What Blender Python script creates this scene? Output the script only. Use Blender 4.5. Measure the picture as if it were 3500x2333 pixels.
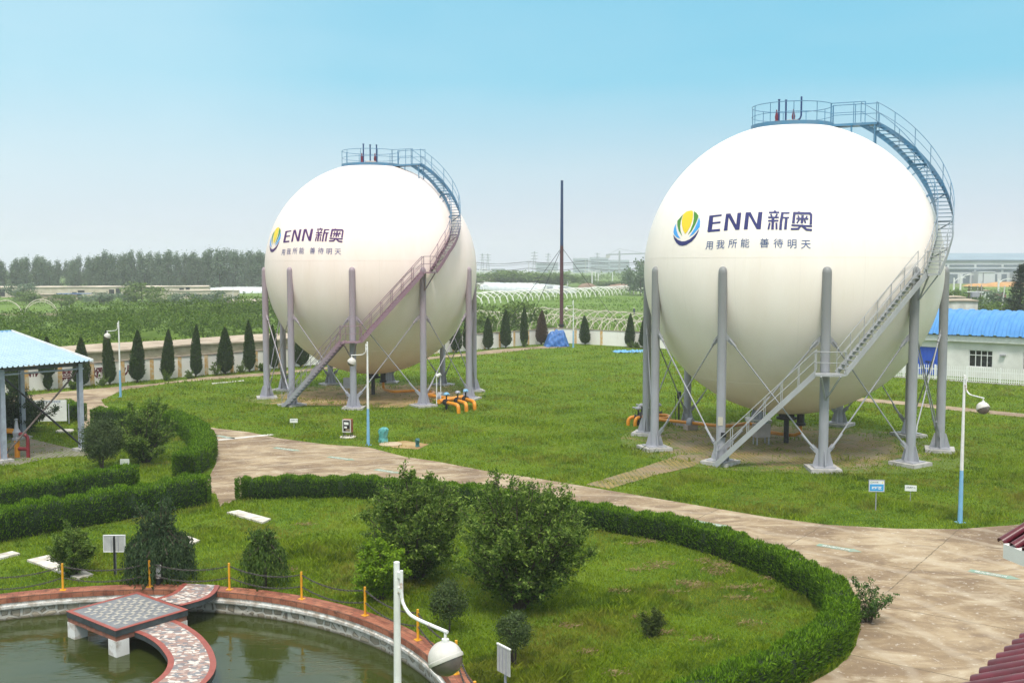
import bpy, bmesh, math, random
import numpy as np
from math import radians, sin, cos, pi, hypot, atan2
from mathutils import Vector, Matrix

for o in list(bpy.data.objects):
    bpy.data.objects.remove(o)
sc = bpy.context.scene
COL = sc.collection
rng = np.random.default_rng(11)
random.seed(5)

# ---------------------------------------------------------------- camera, sky, sun, exposure
CAM_H, PITCH, FPX, SCL = 9.7344, 0.0726, 3573.3, 3500 / 2352.0
cam = bpy.data.cameras.new('camera')
camo = bpy.data.objects.new('camera', cam)
COL.objects.link(camo)
camo.location = (0, 0, CAM_H)
camo.rotation_euler = (pi / 2 - PITCH, 0, 0)
cam.sensor_width = 36.0
cam.lens = FPX / 3500 * 36.0
cam.clip_start = 0.1
cam.clip_end = 12000
sc.camera = camo

SUN_EL, SUN_AZ = radians(62), radians(182)      # azimuth clockwise from +Y
wd = bpy.data.worlds.new('World')
sc.world = wd
wd.use_nodes = True
nt = wd.node_tree
nt.nodes.clear()
L = nt.links.new
wo = nt.nodes.new('ShaderNodeOutputWorld')
bg = nt.nodes.new('ShaderNodeBackground')
bg.inputs['Strength'].default_value = 0.1
sky = nt.nodes.new('ShaderNodeTexSky')
sky.sky_type = 'NISHITA'
sky.sun_disc = False
sky.sun_elevation = SUN_EL
sky.sun_rotation = SUN_AZ
sky.air_density, sky.dust_density, sky.ozone_density = 1.2, 3.0, 1.5
tc = nt.nodes.new('ShaderNodeTexCoord')
sx = nt.nodes.new('ShaderNodeSeparateXYZ')
L(tc.outputs['Generated'], sx.inputs[0])
ramp = nt.nodes.new('ShaderNodeValToRGB')       # hazy blue band; unseen cloud above it brightened for soft top light
cr = ramp.color_ramp
SKY_STOPS = [(0.0, (0.47, 0.49, 0.56)), (0.03, (0.46, 0.495, 0.565)), (0.09, (0.35, 0.475, 0.555)), (0.17, (0.155, 0.42, 0.55)),
             (0.26, (0.14, 0.40, 0.54)), (0.42, (0.75, 0.86, 0.92)), (0.7, (1.0, 1.0, 0.98)), (1.0, (1.0, 1.0, 0.98))]
while len(cr.elements) < len(SKY_STOPS):
    cr.elements.new(0.5)
for e, (p_, c_) in zip(cr.elements, SKY_STOPS):
    e.position = p_
    e.color = (*c_, 1)
L(sx.outputs['Z'], ramp.inputs[0])
# the west of the sky is paler than the east
mr = nt.nodes.new('ShaderNodeMapRange')
mr.inputs['From Min'].default_value = -0.45
mr.inputs['From Max'].default_value = 0.15
mr.inputs['To Min'].default_value = 0.55
mr.inputs['To Max'].default_value = 0.0
L(sx.outputs['X'], mr.inputs['Value'])
cn = nt.nodes.new('ShaderNodeTexNoise')
cn.inputs['Scale'].default_value = 3.0
cn.inputs['Detail'].default_value = 5.0
L(tc.outputs['Generated'], cn.inputs['Vector'])
cm = nt.nodes.new('ShaderNodeMath')
cm.operation = 'MULTIPLY'
L(mr.outputs[0], cm.inputs[0])
L(cn.outputs['Fac'], cm.inputs[1])
pale = nt.nodes.new('ShaderNodeMixRGB')
pale.inputs[2].default_value = (0.56, 0.67, 0.70, 1)
L(cm.outputs[0], pale.inputs[0])
L(ramp.outputs[0], pale.inputs[1])
scl = nt.nodes.new('ShaderNodeVectorMath')
scl.operation = 'SCALE'
scl.inputs['Scale'].default_value = 7.0
L(pale.outputs[0], scl.inputs[0])
mx = nt.nodes.new('ShaderNodeMixRGB')
mx.inputs[0].default_value = 0.93
L(sky.outputs[0], mx.inputs[1])
L(scl.outputs[0], mx.inputs[2])
veil = nt.nodes.new('ShaderNodeTexNoise')      # thin uneven veils of cloud
veil.inputs['Scale'].default_value = 5.0
veil.inputs['Detail'].default_value = 6.0
vm = nt.nodes.new('ShaderNodeMapping')
vm.inputs['Scale'].default_value = (1.0, 1.0, 4.5)
L(tc.outputs['Generated'], vm.inputs[0])
L(vm.outputs[0], veil.inputs['Vector'])
vr = nt.nodes.new('ShaderNodeMapRange')
vr.inputs['From Min'].default_value = 0.35
vr.inputs['From Max'].default_value = 0.7
vr.inputs['To Min'].default_value = 0.0
vr.inputs['To Max'].default_value = 0.06
L(veil.outputs['Fac'], vr.inputs['Value'])
vx_ = nt.nodes.new('ShaderNodeMixRGB')
vx_.inputs[2].default_value = (4.2, 4.5, 4.7, 1)
L(vr.outputs[0], vx_.inputs[0])
L(mx.outputs[0], vx_.inputs[1])
L(vx_.outputs[0], bg.inputs['Color'])
L(bg.outputs[0], wo.inputs['Surface'])

sl = bpy.data.lights.new('sun', 'SUN')
sl.energy = 1.5
sl.angle = radians(12)
sl.color = (1.0, 0.96, 0.88)
so = bpy.data.objects.new('sun', sl)
COL.objects.link(so)
so.rotation_euler = (pi / 2 - SUN_EL, 0, pi - SUN_AZ)

sc.view_settings.view_transform = 'Standard'
sc.view_settings.look = 'None'
sc.view_settings.gamma = 1.0
sc.view_settings.use_curve_mapping = False
sc.view_settings.exposure = 1.15
sc.cycles.use_denoising = True
sc.cycles.max_bounces = 6
sc.cycles.diffuse_bounces = 3
sc.cycles.glossy_bounces = 3
sc.cycles.transparent_max_bounces = 6
sc.cycles.transmission_bounces = 4
sc.cycles.volume_bounces = 1
sc.cycles.use_adaptive_sampling = True
sc.cycles.adaptive_threshold = 0.02

# ---------------------------------------------------------------- measuring: where a sight line meets a level or a ball
def ray(u, v):
    a = (u * SCL - 1750) / FPX
    b = -(v * SCL - 1166.5) / FPX
    return np.array([a, cos(PITCH) + b * sin(PITCH), -sin(PITCH) + b * cos(PITCH)])
def G(u, v, z=0.0):
    d = ray(u, v)
    t = (z - CAM_H) / d[2]
    return Vector(d * t + np.array([0, 0, CAM_H]))
def AT(u, v, y):
    d = ray(u, v)
    return Vector(d * (y / d[1]) + np.array([0, 0, CAM_H]))

# ---------------------------------------------------------------- bookkeeping
def tag(o, label=None, cat=None, group=None, kind=None):
    if label: o['label'] = label
    if cat: o['category'] = cat
    if group: o['group'] = group
    if kind: o['kind'] = kind
    return o
def thing(name, label, cat, loc=(0, 0, 0), rz=0.0, group=None):
    o = bpy.data.objects.new(name, None)
    o.empty_display_size = 0.3
    COL.objects.link(o)
    o.location = loc
    o.rotation_euler = (0, 0, rz)
    return tag(o, label, cat, group)
def link(name, me, mat=None, parent=None):
    if mat is not None and not me.materials:
        for m in (mat if isinstance(mat, (list, tuple)) else [mat]):
            me.materials.append(m)
    o = bpy.data.objects.new(name, me)
    COL.objects.link(o)
    if parent is not None:
        o.parent = parent
    return o
KIDS = {}
def copy_tree(o, parent=None):
    c = o.copy()
    COL.objects.link(c)
    if parent is not None:
        c.parent = parent
    for ch in o.children:
        copy_tree(ch, c)
    return c
def place(o, loc, rz=0.0, s=1.0, label=None, group=None):
    o.location = loc
    o.rotation_euler = (0, 0, rz)
    o.scale = (s, s, s) if not isinstance(s, tuple) else s
    if label: o['label'] = label
    if group: o['group'] = group
    return o

# ---------------------------------------------------------------- mesh building
class MB:
    def __init__(s):
        s.v, s.f, s.m = [], [], []
    def add(s, vs, fs, mi=0):
        k = len(s.v)
        s.v += [tuple(v) for v in vs]
        s.f += [tuple(i + k for i in f) for f in fs]
        s.m += [mi] * len(fs)
        return s
    def box(s, c, d, rz=0.0, mi=0, M=None):
        hx, hy, hz = d[0] / 2, d[1] / 2, d[2] / 2
        vs = [Vector((x * hx, y * hy, z * hz)) for x in (-1, 1) for y in (-1, 1) for z in (-1, 1)]
        R = M if M is not None else Matrix.Rotation(rz, 3, 'Z')
        vs = [R @ v + Vector(c) for v in vs]
        return s.add(vs, [(0, 1, 3, 2), (4, 6, 7, 5), (0, 4, 5, 1), (2, 3, 7, 6), (0, 2, 6, 4), (1, 5, 7, 3)], mi)
    def bar(s, a, b, w, h, up=(0, 0, 1), mi=0):
        a, b = Vector(a), Vector(b)
        d = (b - a)
        l = d.length
        if l < 1e-6: return s
        d /= l
        side = d.cross(Vector(up))
        if side.length < 1e-4: side = d.cross(Vector((1, 0, 0)))
        side.normalize()
        u = side.cross(d)
        return s.box((a + b) / 2, (l, w, h), M=Matrix((d, side, u)).transposed(), mi=mi)
    def tube(s, pts, r, n=8, mi=0, cap=True, closed=False):
        P = [Vector(p) for p in pts]
        rs = r if isinstance(r, (list, tuple, np.ndarray)) else [r] * len(P)
        N = len(P)
        vs, fs = [], []
        prev = None
        for i, p in enumerate(P):
            if closed: t = P[(i + 1) % N] - P[i - 1]
            else: t = P[min(i + 1, N - 1)] - P[max(i - 1, 0)]
            if t.length < 1e-9: t = Vector((0, 0, 1))
            t.normalize()
            if prev is None:
                a = Vector((0, 0, 1)) if abs(t.z) < 0.95 else Vector((1, 0, 0))
                a = (a - t * a.dot(t)).normalized()
            else:
                a = prev - t * prev.dot(t)
                a = a.normalized() if a.length > 1e-6 else t.orthogonal().normalized()
            prev = a
            b = t.cross(a)
            for k in range(n):
                q = 2 * pi * k / n
                vs.append(p + (a * cos(q) + b * sin(q)) * rs[i])
        for i in range(N if closed else N - 1):
            j = (i + 1) % N
            for k in range(n):
                k2 = (k + 1) % n
                fs.append((i * n + k, i * n + k2, j * n + k2, j * n + k))
        if cap and not closed:
            fs.append(tuple(range(n - 1, -1, -1)))
            fs.append(tuple((N - 1) * n + k for k in range(n)))
        return s.add(vs, fs, mi)
    def lathe(s, prof, c=(0, 0, 0), n=24, mi=0, M=None, cap=True):
        vs, fs = [], []
        for r, z in prof:
            for k in range(n):
                q = 2 * pi * k / n
                v = Vector((r * cos(q), r * sin(q), z))
                vs.append((M @ v if M is not None else v) + Vector(c))
        for i in range(len(prof) - 1):
            for k in range(n):
                k2 = (k + 1) % n
                fs.append((i * n + k, i * n + k2, (i + 1) * n + k2, (i + 1) * n + k))
        if cap and prof[0][0] > 1e-5: fs.append(tuple(range(n - 1, -1, -1)))
        if cap and prof[-1][0] > 1e-5: fs.append(tuple((len(prof) - 1) * n + k for k in range(n)))
        return s.add(vs, fs, mi)
    def prism(s, poly, z0, z1, mi=0):
        n = len(poly)
        a = sum(poly[i][0] * poly[(i + 1) % n][1] - poly[(i + 1) % n][0] * poly[i][1] for i in range(n))
        if a < 0: poly = poly[::-1]
        vs = [(p[0], p[1], z0) for p in poly] + [(p[0], p[1], z1) for p in poly]
        fs = [tuple(range(n - 1, -1, -1)), tuple(range(n, 2 * n))]
        fs += [(i, (i + 1) % n, n + (i + 1) % n, n + i) for i in range(n)]
        return s.add(vs, fs, mi)
    def sweep(s, path, prof, closed=False, mi=0):
        """prof: (offset to the right of the path, height) outline carried along a level path"""
        P = [Vector((p[0], p[1], p[2] if len(p) > 2 else 0)) for p in path]
        N, n = len(P), len(prof)
        vs, fs = [], []
        for i, p in enumerate(P):
            if closed: t = P[(i + 1) % N] - P[i - 1]
            else: t = P[min(i + 1, N - 1)] - P[max(i - 1, 0)]
            t.z = 0
            t.normalize()
            rt = Vector((t.y, -t.x, 0))
            for a, z in prof: vs.append(p + rt * a + Vector((0, 0, z)))
        for i in range(N if closed else N - 1):
            j = (i + 1) % N
            for k in range(n):
                k2 = (k + 1) % n
                fs.append((i * n + k, j * n + k, j * n + k2, i * n + k2))
        if not closed:
            fs.append(tuple(range(n)))
            fs.append(tuple((N - 1) * n + k for k in range(n - 1, -1, -1)))
        return s.add(vs, fs, mi)
    def mesh(s, name, smooth=35, fix=False):
        me = bpy.data.meshes.new(name)
        me.from_pydata(s.v, [], s.f)
        if any(s.m):
            me.polygons.foreach_set('material_index', s.m)
        if fix:
            bm = bmesh.new(); bm.from_mesh(me)
            bmesh.ops.recalc_face_normals(bm, faces=bm.faces)
            bm.to_mesh(me); bm.free()
        if smooth:
            me.polygons.foreach_set('use_smooth', [True] * len(me.polygons))
            me.set_sharp_from_angle(angle=radians(smooth))
        me.update()
        return me
    def build(s, name, mat, parent=None, smooth=35, fix=False):
        return link(name, s.mesh(name, smooth, fix), mat, parent)

def rawmesh(name, V, F, mi=None, smooth=False):
    """fast mesh from arrays: V (n,3), F list of equal-width index arrays"""
    me = bpy.data.meshes.new(name)
    me.vertices.add(len(V))
    me.vertices.foreach_set('co', np.ascontiguousarray(V, dtype=np.float32).ravel())
    loops = np.concatenate([f.ravel() for f in F]).astype(np.int32)
    starts, k = [], 0
    for f in F:
        starts.append(k + np.arange(len(f)) * f.shape[1])
        k += f.size
    starts = np.concatenate(starts).astype(np.int32)
    me.loops.add(len(loops))
    me.loops.foreach_set('vertex_index', loops)
    me.polygons.add(len(starts))
    me.polygons.foreach_set('loop_start', starts)
    if mi is not None:
        me.polygons.foreach_set('material_index', mi.astype(np.int32))
    me.update(calc_edges=True)
    if smooth:
        me.polygons.foreach_set('use_smooth', [True] * len(starts))
    return me
def unit(a):
    return a / np.maximum(np.linalg.norm(a, axis=1, keepdims=True), 1e-9)
def leaf_arrays(pos, nrm, ln, wd, spread=0.7, along=None, aspread=0.5):
    """diamond leaves: pos (n,3); nrm the side they face; along the way they point"""
    n = len(pos)
    nn = unit(unit(nrm) + rng.normal(0, spread, (n, 3)))
    if along is None:
        t = rng.normal(0, 1, (n, 3))
    else:
        t = unit(along) + rng.normal(0, aspread, (n, 3))
        nn = rng.normal(0, 1, (n, 3)) * 0.6 + nn
    t = unit(t)
    b = unit(np.cross(nn, t))
    ln = np.broadcast_to(ln, (n,))[:, None]
    wd = np.broadcast_to(wd, (n,))[:, None]
    V = np.stack([pos - t * ln * 0.5, pos + b * wd * 0.5 - t * ln * .08, pos + t * ln * 0.5, pos - b * wd * 0.5 - t * ln * .08], axis=1).reshape(-1, 3)
    F = np.arange(4 * n).reshape(n, 4)
    return V, F
def leaf_mesh(name, parts, solid=None, tips=()):
    """parts: list of (V,F) leaf arrays in slot 0; solid: MB in slot 1; tips: young leaves in slot 2"""
    Vs, Fs, mi, k = [], [], [], 0
    for grp, slot in ((parts, 0), (tips, 2)):
        for V, F in grp:
            Vs.append(V); Fs.append(F + k); k += len(V); mi.append(np.full(len(F), slot))
    if solid is not None and solid.v:
        Vs.append(np.array([tuple(v) for v in solid.v]))
        for w in (3, 4):
            q = [f for f in solid.f if len(f) == w]
            if q: Fs.append(np.array(q) + k); mi.append(np.ones(len(q)))
    return rawmesh(name, np.concatenate(Vs), Fs, np.concatenate(mi))
def inpoly(x, y, poly):
    r = np.zeros(len(x), bool)
    n = len(poly)
    for i in range(n):
        x1, y1 = poly[i][:2]
        x2, y2 = poly[(i + 1) % n][:2]
        if y1 == y2: continue
        c = ((y1 > y) != (y2 > y)) & (x < (x2 - x1) * (y - y1) / (y2 - y1) + x1)
        r ^= c
    return r
def smooth_path(pts, step=0.5):
    P = [Vector(p) if len(p) == 3 else Vector((p[0], p[1], 0)) for p in pts]
    out = []
    for i in range(len(P) - 1):
        p0, p1, p2, p3 = P[max(i - 1, 0)], P[i], P[i + 1], P[min(i + 2, len(P) - 1)]
        n = max(1, int((p2 - p1).length / step))
        for k in range(n):
            t = k / n
            out.append(0.5 * ((2 * p1) + (p2 - p0) * t + (2 * p0 - 5 * p1 + 4 * p2 - p3) * t * t + (3 * p1 - p0 - 3 * p2 + p3) * t ** 3))
    out.append(P[-1])
    return out
def sheet(name, pts, z, mat, kind='structure', label=None):
    bm = bmesh.new()
    vs = [bm.verts.new((p[0], p[1], z)) for p in pts]
    f = bm.faces.new(vs)
    f.normal_update()
    if f.normal.z < 0: f.normal_flip()
    bmesh.ops.triangulate(bm, faces=bm.faces[:])
    me = bpy.data.meshes.new(name)
    bm.to_mesh(me); bm.free()
    o = link(name, me, mat)
    return tag(o, label, None, None, kind)

# ---------------------------------------------------------------- materials
def newmat(name):
    m = bpy.data.materials.new(name)
    m.use_nodes = True
    t = m.node_tree
    t.nodes.clear()
    out = t.nodes.new('ShaderNodeOutputMaterial')
    return m, t, out
def N(t, kind, **kw):
    n = t.nodes.new(kind)
    for k, v in kw.items():
        if k in n.inputs: n.inputs[k].default_value = v
        else: setattr(n, k, v)
    return n
def rgba(c): return (c[0], c[1], c[2], 1)
def coords(t, where='pos', scale=(1, 1, 1), rot=(0, 0, 0)):
    if where == 'pos':
        g = t.nodes.new('ShaderNodeNewGeometry').outputs['Position']
    else:
        g = t.nodes.new('ShaderNodeTexCoord').outputs['Object']
    mp = t.nodes.new('ShaderNodeMapping')
    mp.inputs['Scale'].default_value = scale
    mp.inputs['Rotation'].default_value = rot
    t.links.new(g, mp.inputs[0])
    return mp.outputs[0]
def noise(t, vec, scale, detail=4, rough=0.6, dist=0.0):
    n = N(t, 'ShaderNodeTexNoise', Scale=scale, Detail=detail, Roughness=rough, Distortion=dist)
    t.links.new(vec, n.inputs['Vector'])
    return n.outputs['Fac']
def rampn(t, fac, stops):
    r = t.nodes.new('ShaderNodeValToRGB')
    e = r.color_ramp.elements
    while len(e) < len(stops): e.new(0.5)
    for a, (p_, c_) in zip(e, stops):
        a.position = p_
        a.color = rgba(c_) if isinstance(c_, (tuple, list)) else (c_, c_, c_, 1)
    t.links.new(fac, r.inputs[0])
    return r.outputs[0]
def mixc(t, fac, a, b, mode='MIX'):
    m = t.nodes.new('ShaderNodeMixRGB')
    m.blend_type = mode
    for i, x in ((0, fac), (1, a), (2, b)):
        if isinstance(x, (int, float)): m.inputs[i].default_value = x if i == 0 else (x, x, x, 1)
        elif isinstance(x, (tuple, list)): m.inputs[i].default_value = rgba(x)
        else: t.links.new(x, m.inputs[i])
    return m.outputs[0]
def bsdf(t, out, col, rough=0.6, metal=0.0, spec=0.4, bump=None, bstr=0.3, bdist=0.02):
    b = N(t, 'ShaderNodeBsdfPrincipled')
    if isinstance(col, (tuple, list)): b.inputs['Base Color'].default_value = rgba(col)
    else: t.links.new(col, b.inputs['Base Color'])
    if isinstance(rough, (int, float)): b.inputs['Roughness'].default_value = rough
    else: t.links.new(rough, b.inputs['Roughness'])
    b.inputs['Metallic'].default_value = metal
    b.inputs['Specular IOR Level'].default_value = spec
    if bump is not None:
        bn = N(t, 'ShaderNodeBump', Strength=bstr, Distance=bdist)
        t.links.new(bump, bn.inputs['Height'])
        t.links.new(bn.outputs[0], b.inputs['Normal'])
    t.links.new(b.outputs[0], out.inputs['Surface'])
    return b
def mat(name, c1, c2=None, scale=2.0, rough=0.55, metal=0.0, spec=0.4, bump=0.0, where='pos', stretch=(1, 1, 1), lo=0.35, hi=0.65, detail=5):
    m, t, out = newmat(name)
    v = coords(t, where, stretch)
    n = noise(t, v, scale, detail)
    c2 = c2 or tuple(x * 0.8 for x in c1)
    col = rampn(t, n, [(lo, c2), (hi, c1)])
    bsdf(t, out, col, rough, metal, spec, n if bump else None, bump)
    return m
def leafmat(name, dark, light, trans=0.3, patch=None, pscale=0.15, patch2=None, p2scale=1.0, rough=0.6, spec=0.1):
    m, t, out = newmat(name)
    g = t.nodes.new('ShaderNodeNewGeometry')
    col = rampn(t, g.outputs['Random Per Island'], [(0.0, dark), (0.65, tuple((a + b) / 2 for a, b in zip(dark, light))), (1.0, light)])
    if patch:
        n = noise(t, coords(t, 'pos'), pscale, 4, 0.65, 0.6)
        col = mixc(t, rampn(t, n, [(0.46, 0.0), (0.66, 1.0)]), col, mixc(t, 0.75, col, patch))
    if patch2:
        n = noise(t, coords(t, 'pos'), p2scale, 5, 0.7, 0.4)
        col = mixc(t, rampn(t, n, [(0.50, 0.0), (0.62, 0.85)]), col, mixc(t, 0.8, col, patch2))
        n = noise(t, coords(t, 'pos'), p2scale * .28, 4, 0.7, 0.8)
        col = mixc(t, rampn(t, n, [(0.52, 0.0), (0.66, 0.55)]), col, (0.23, 0.34, 0.018))
    d = N(t, 'ShaderNodeBsdfPrincipled', Roughness=rough)
    d.inputs['Specular IOR Level'].default_value = spec
    t.links.new(col, d.inputs['Base Color'])
    tr = t.nodes.new('ShaderNodeBsdfTranslucent')
    t.links.new(col, tr.inputs['Color'])
    ms = N(t, 'ShaderNodeMixShader')
    ms.inputs[0].default_value = trans
    t.links.new(d.outputs[0], ms.inputs[1])
    t.links.new(tr.outputs[0], ms.inputs[2])
    t.links.new(ms.outputs[0], out.inputs['Surface'])
    return m
# ---------------------------------------------------------------- palette
STEEL = mat('grey_paint', (0.36, 0.36, 0.40), (0.29, 0.29, 0.33), 3.0, 0.45)
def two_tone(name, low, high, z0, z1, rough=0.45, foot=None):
    """steel whose colour changes with height on the tank"""
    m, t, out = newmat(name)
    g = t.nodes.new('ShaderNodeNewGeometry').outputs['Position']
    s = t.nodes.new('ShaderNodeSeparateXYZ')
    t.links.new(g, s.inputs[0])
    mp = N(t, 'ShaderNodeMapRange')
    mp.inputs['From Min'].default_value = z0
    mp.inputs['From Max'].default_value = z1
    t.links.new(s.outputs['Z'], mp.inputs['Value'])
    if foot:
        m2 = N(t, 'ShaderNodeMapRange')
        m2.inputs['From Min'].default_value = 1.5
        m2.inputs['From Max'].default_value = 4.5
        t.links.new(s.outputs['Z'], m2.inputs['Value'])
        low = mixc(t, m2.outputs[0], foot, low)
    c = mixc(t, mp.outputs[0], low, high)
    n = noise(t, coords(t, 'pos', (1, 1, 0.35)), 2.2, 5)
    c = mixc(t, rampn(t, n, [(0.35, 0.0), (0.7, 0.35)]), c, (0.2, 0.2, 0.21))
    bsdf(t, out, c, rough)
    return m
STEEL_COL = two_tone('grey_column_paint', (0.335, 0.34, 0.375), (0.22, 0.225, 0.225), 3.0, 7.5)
STEEL_COL_B = two_tone('mauve_glow_column', (0.34, 0.335, 0.39), (0.33, 0.25, 0.285), 2.0, 7.0)  # a pink glow is put into the colour of the upper columns
STAIR_A = two_tone('grey_and_blue_stair_paint', (0.36, 0.37, 0.38), (0.055, 0.19, 0.33), 10.5, 13.5)
STAIR_B = two_tone('maroon_glow_and_blue_stair', (0.26, 0.145, 0.19), (0.07, 0.20, 0.34), 11.5, 13.5, foot=(0.30, 0.30, 0.33))  # the maroon is the same pink glow, worked into the stair colour
DARK = mat('black_iron', (0.03, 0.03, 0.035), (0.015, 0.015, 0.018), 6, 0.5)
ORANGE = mat('orange_pipe_paint', (0.72, 0.28, 0.02), (0.60, 0.21, 0.015), 3, 0.35)
YELLOW = mat('yellow_post_paint', (0.72, 0.36, 0.02), (0.62, 0.27, 0.02), 5, 0.4)
WHITEP = mat('white_paint', (0.74, 0.74, 0.73), (0.62, 0.62, 0.60), 3, 0.5)
BLUEP = mat('light_blue_paint', (0.20, 0.42, 0.62), (0.17, 0.36, 0.55), 5, 0.5)
CONC = mat('footing_concrete', (0.48, 0.46, 0.44), (0.33, 0.31, 0.29), 4, 0.85, bump=0.2)
NAVY = mat('navy_lettering', (0.028, 0.03, 0.16), (0.022, 0.024, 0.13), 3, 0.5)
PURPLE = mat('purple_lettering', (0.075, 0.015, 0.13), (0.06, 0.012, 0.10), 3, 0.5)
TEXTBLUE = mat('slate_blue_lettering', (0.06, 0.11, 0.26), (0.05, 0.09, 0.22), 3, 0.5)
TEXTMAUVE = mat('slate_mauve_lettering', (0.12, 0.11, 0.26), (0.10, 0.09, 0.22), 3, 0.5)
P_YEL = mat('emblem_yellow', (0.82, 0.60, 0.02), (0.78, 0.56, 0.02), 3, 0.5)
P_GRN = mat('emblem_green', (0.07, 0.25, 0.03), (0.06, 0.22, 0.03), 3, 0.5)
P_SKY = mat('emblem_light_blue', (0.06, 0.35, 0.78), (0.05, 0.32, 0.74), 3, 0.5)
BARK = mat('bark', (0.10, 0.075, 0.055), (0.05, 0.037, 0.028), 12, 0.9, bump=0.5, stretch=(1, 1, 0.3))
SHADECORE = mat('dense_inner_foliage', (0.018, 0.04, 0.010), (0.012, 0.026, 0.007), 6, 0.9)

def shell_mat(name, c1, c2, stain):
    m, t, out = newmat(name)
    v = coords(t, 'obj')
    n = noise(t, coords(t, 'obj', (1, 1, 0.25)), 0.9, 6, 0.6)
    c = rampn(t, n, [(0.3, c2), (0.7, c1)])
    st = noise(t, coords(t, 'obj', (3.5, 3.5, 0.35)), 1.6, 5, 0.65)
    c = mixc(t, rampn(t, st, [(0.56, 0.0), (0.85, 0.45)]), c, stain)
    # plate joints, just visible
    s3 = t.nodes.new('ShaderNodeSeparateXYZ'); t.links.new(v, s3.inputs[0])
    at = N(t, 'ShaderNodeMath', operation='ARCTAN2'); t.links.new(s3.outputs['Y'], at.inputs[0]); t.links.new(s3.outputs['X'], at.inputs[1])
    m1 = N(t, 'ShaderNodeMath', operation='MULTIPLY'); m1.inputs[1].default_value = 16 / (2 * pi); t.links.new(at.outputs[0], m1.inputs[0])
    f1 = N(t, 'ShaderNodeMath', operation='FRACT'); t.links.new(m1.outputs[0], f1.inputs[0])
    c = mixc(t, rampn(t, f1.outputs[0], [(0.488, 0.0), (0.495, 0.07), (0.505, 0.07), (0.512, 0.0)]), c, (0.45, 0.43, 0.40))
    fine = noise(t, v, 60, 2)
    bsdf(t, out, c, 0.42, 0, 0.4, fine, 0.04)
    return m
SHELL_A = shell_mat('white_tank_paint', (0.90, 0.826, 0.760), (0.86, 0.775, 0.70), (0.76, 0.68, 0.56))
SHELL_B = shell_mat('warm_white_tank_paint', (0.90, 0.755, 0.70), (0.86, 0.70, 0.635), (0.76, 0.58, 0.49))

GRASSLEAF = leafmat('grass_blades', (0.100, 0.172, 0.008), (0.310, 0.400, 0.023), 0.4, (0.27, 0.235, 0.045), 0.30, (0.045, 0.098, 0.012), 0.9)
JUNIPER = leafmat('hedge_needles', (0.026, 0.070, 0.006), (0.150, 0.285, 0.014), 0.35)
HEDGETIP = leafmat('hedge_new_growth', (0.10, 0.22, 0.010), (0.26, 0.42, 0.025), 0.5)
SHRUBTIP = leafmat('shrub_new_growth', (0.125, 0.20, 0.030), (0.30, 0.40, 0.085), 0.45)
SHRUBLEAF = leafmat('dark_shrub_leaves', (0.038, 0.085, 0.012), (0.175, 0.27, 0.048), 0.45)
DULLLEAF = leafmat('dull_topiary_leaves', (0.032, 0.056, 0.018), (0.105, 0.148, 0.052), 0.2)
LIMELEAF = leafmat('lime_leaves', (0.10, 0.20, 0.012), (0.32, 0.48, 0.035), 0.45)
CYPRESSLEAF = leafmat('cypress_sprays', (0.020, 0.044, 0.013), (0.075, 0.120, 0.030), 0.15)
BROWNLEAF = leafmat('dead_cypress_sprays', (0.07, 0.045, 0.025), (0.14, 0.10, 0.06), 0.15)
ORCHARDLEAF = leafmat('orchard_leaves', (0.055, 0.110, 0.012), (0.140, 0.215, 0.024), 0.25, (0.07, 0.13, 0.02), 0.05)
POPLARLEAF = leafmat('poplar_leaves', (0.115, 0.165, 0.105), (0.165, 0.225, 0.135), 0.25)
FARLEAF = leafmat('field_tree_leaves', (0.095, 0.155, 0.035), (0.165, 0.240, 0.058), 0.3)
CROPLEAF = leafmat('crop_leaves', (0.070, 0.150, 0.015), (0.200, 0.320, 0.035), 0.35, (0.15, 0.20, 0.05), 0.05)

# ---------------------------------------------------------------- ground
def ground_mat():
    m, t, out = newmat('lawn_soil')
    v = coords(t, 'pos')
    a = noise(t, v, 0.25, 6, 0.6, 0.5)
    b = noise(t, v, 2.6, 6, 0.7)
    c = noise(t, v, 18.0, 4, 0.7)
    col = rampn(t, a, [(0.35, (0.085, 0.160, 0.012)), (0.55, (0.135, 0.220, 0.016)), (0.72, (0.180, 0.235, 0.022))])
    col = mixc(t, rampn(t, b, [(0.52, 0.0), (0.75, 0.85)]), col, (0.035, 0.065, 0.009))
    col = mixc(t, rampn(t, b, [(0.27, 0.8), (0.36, 0.0)]), col, (0.17, 0.125, 0.05))
    col = mixc(t, rampn(t, c, [(0.35, 0.55), (0.6, 0.0)]), col, (0.030, 0.055, 0.008))
    # the plain beyond the wall: bands of crop, soil and pasture
    s = t.nodes.new('ShaderNodeSeparateXYZ')
    t.links.new(v, s.inputs[0])
    mp = N(t, 'ShaderNodeMapRange')
    mp.inputs['From Min'].default_value = 138.0
    mp.inputs['From Max'].default_value = 170.0
    t.links.new(s.outputs['Y'], mp.inputs['Value'])
    band = noise(t, coords(t, 'pos', (0.006, 0.035, 1), (0, 0, 0.12)), 1.0, 4, 0.6)
    field = rampn(t, band, [(0.34, (0.20, 0.17, 0.10)), (0.42, (0.10, 0.16, 0.035)), (0.55, (0.13, 0.21, 0.035)), (0.66, (0.085, 0.135, 0.03))])
    field = mixc(t, rampn(t, b, [(0.5, 0.0), (0.7, 0.4)]), field, (0.05, 0.09, 0.02))
    col = mixc(t, mp.outputs[0], col, field)
    bsdf(t, out, col, 0.95, 0, 0.1, c, 0.8, bdist=0.08)
    return m
GROUND = ground_mat()
POND_C, POND_R = Vector((-10.75, 20.7, 0)), 10.0
mb = MB()
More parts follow.
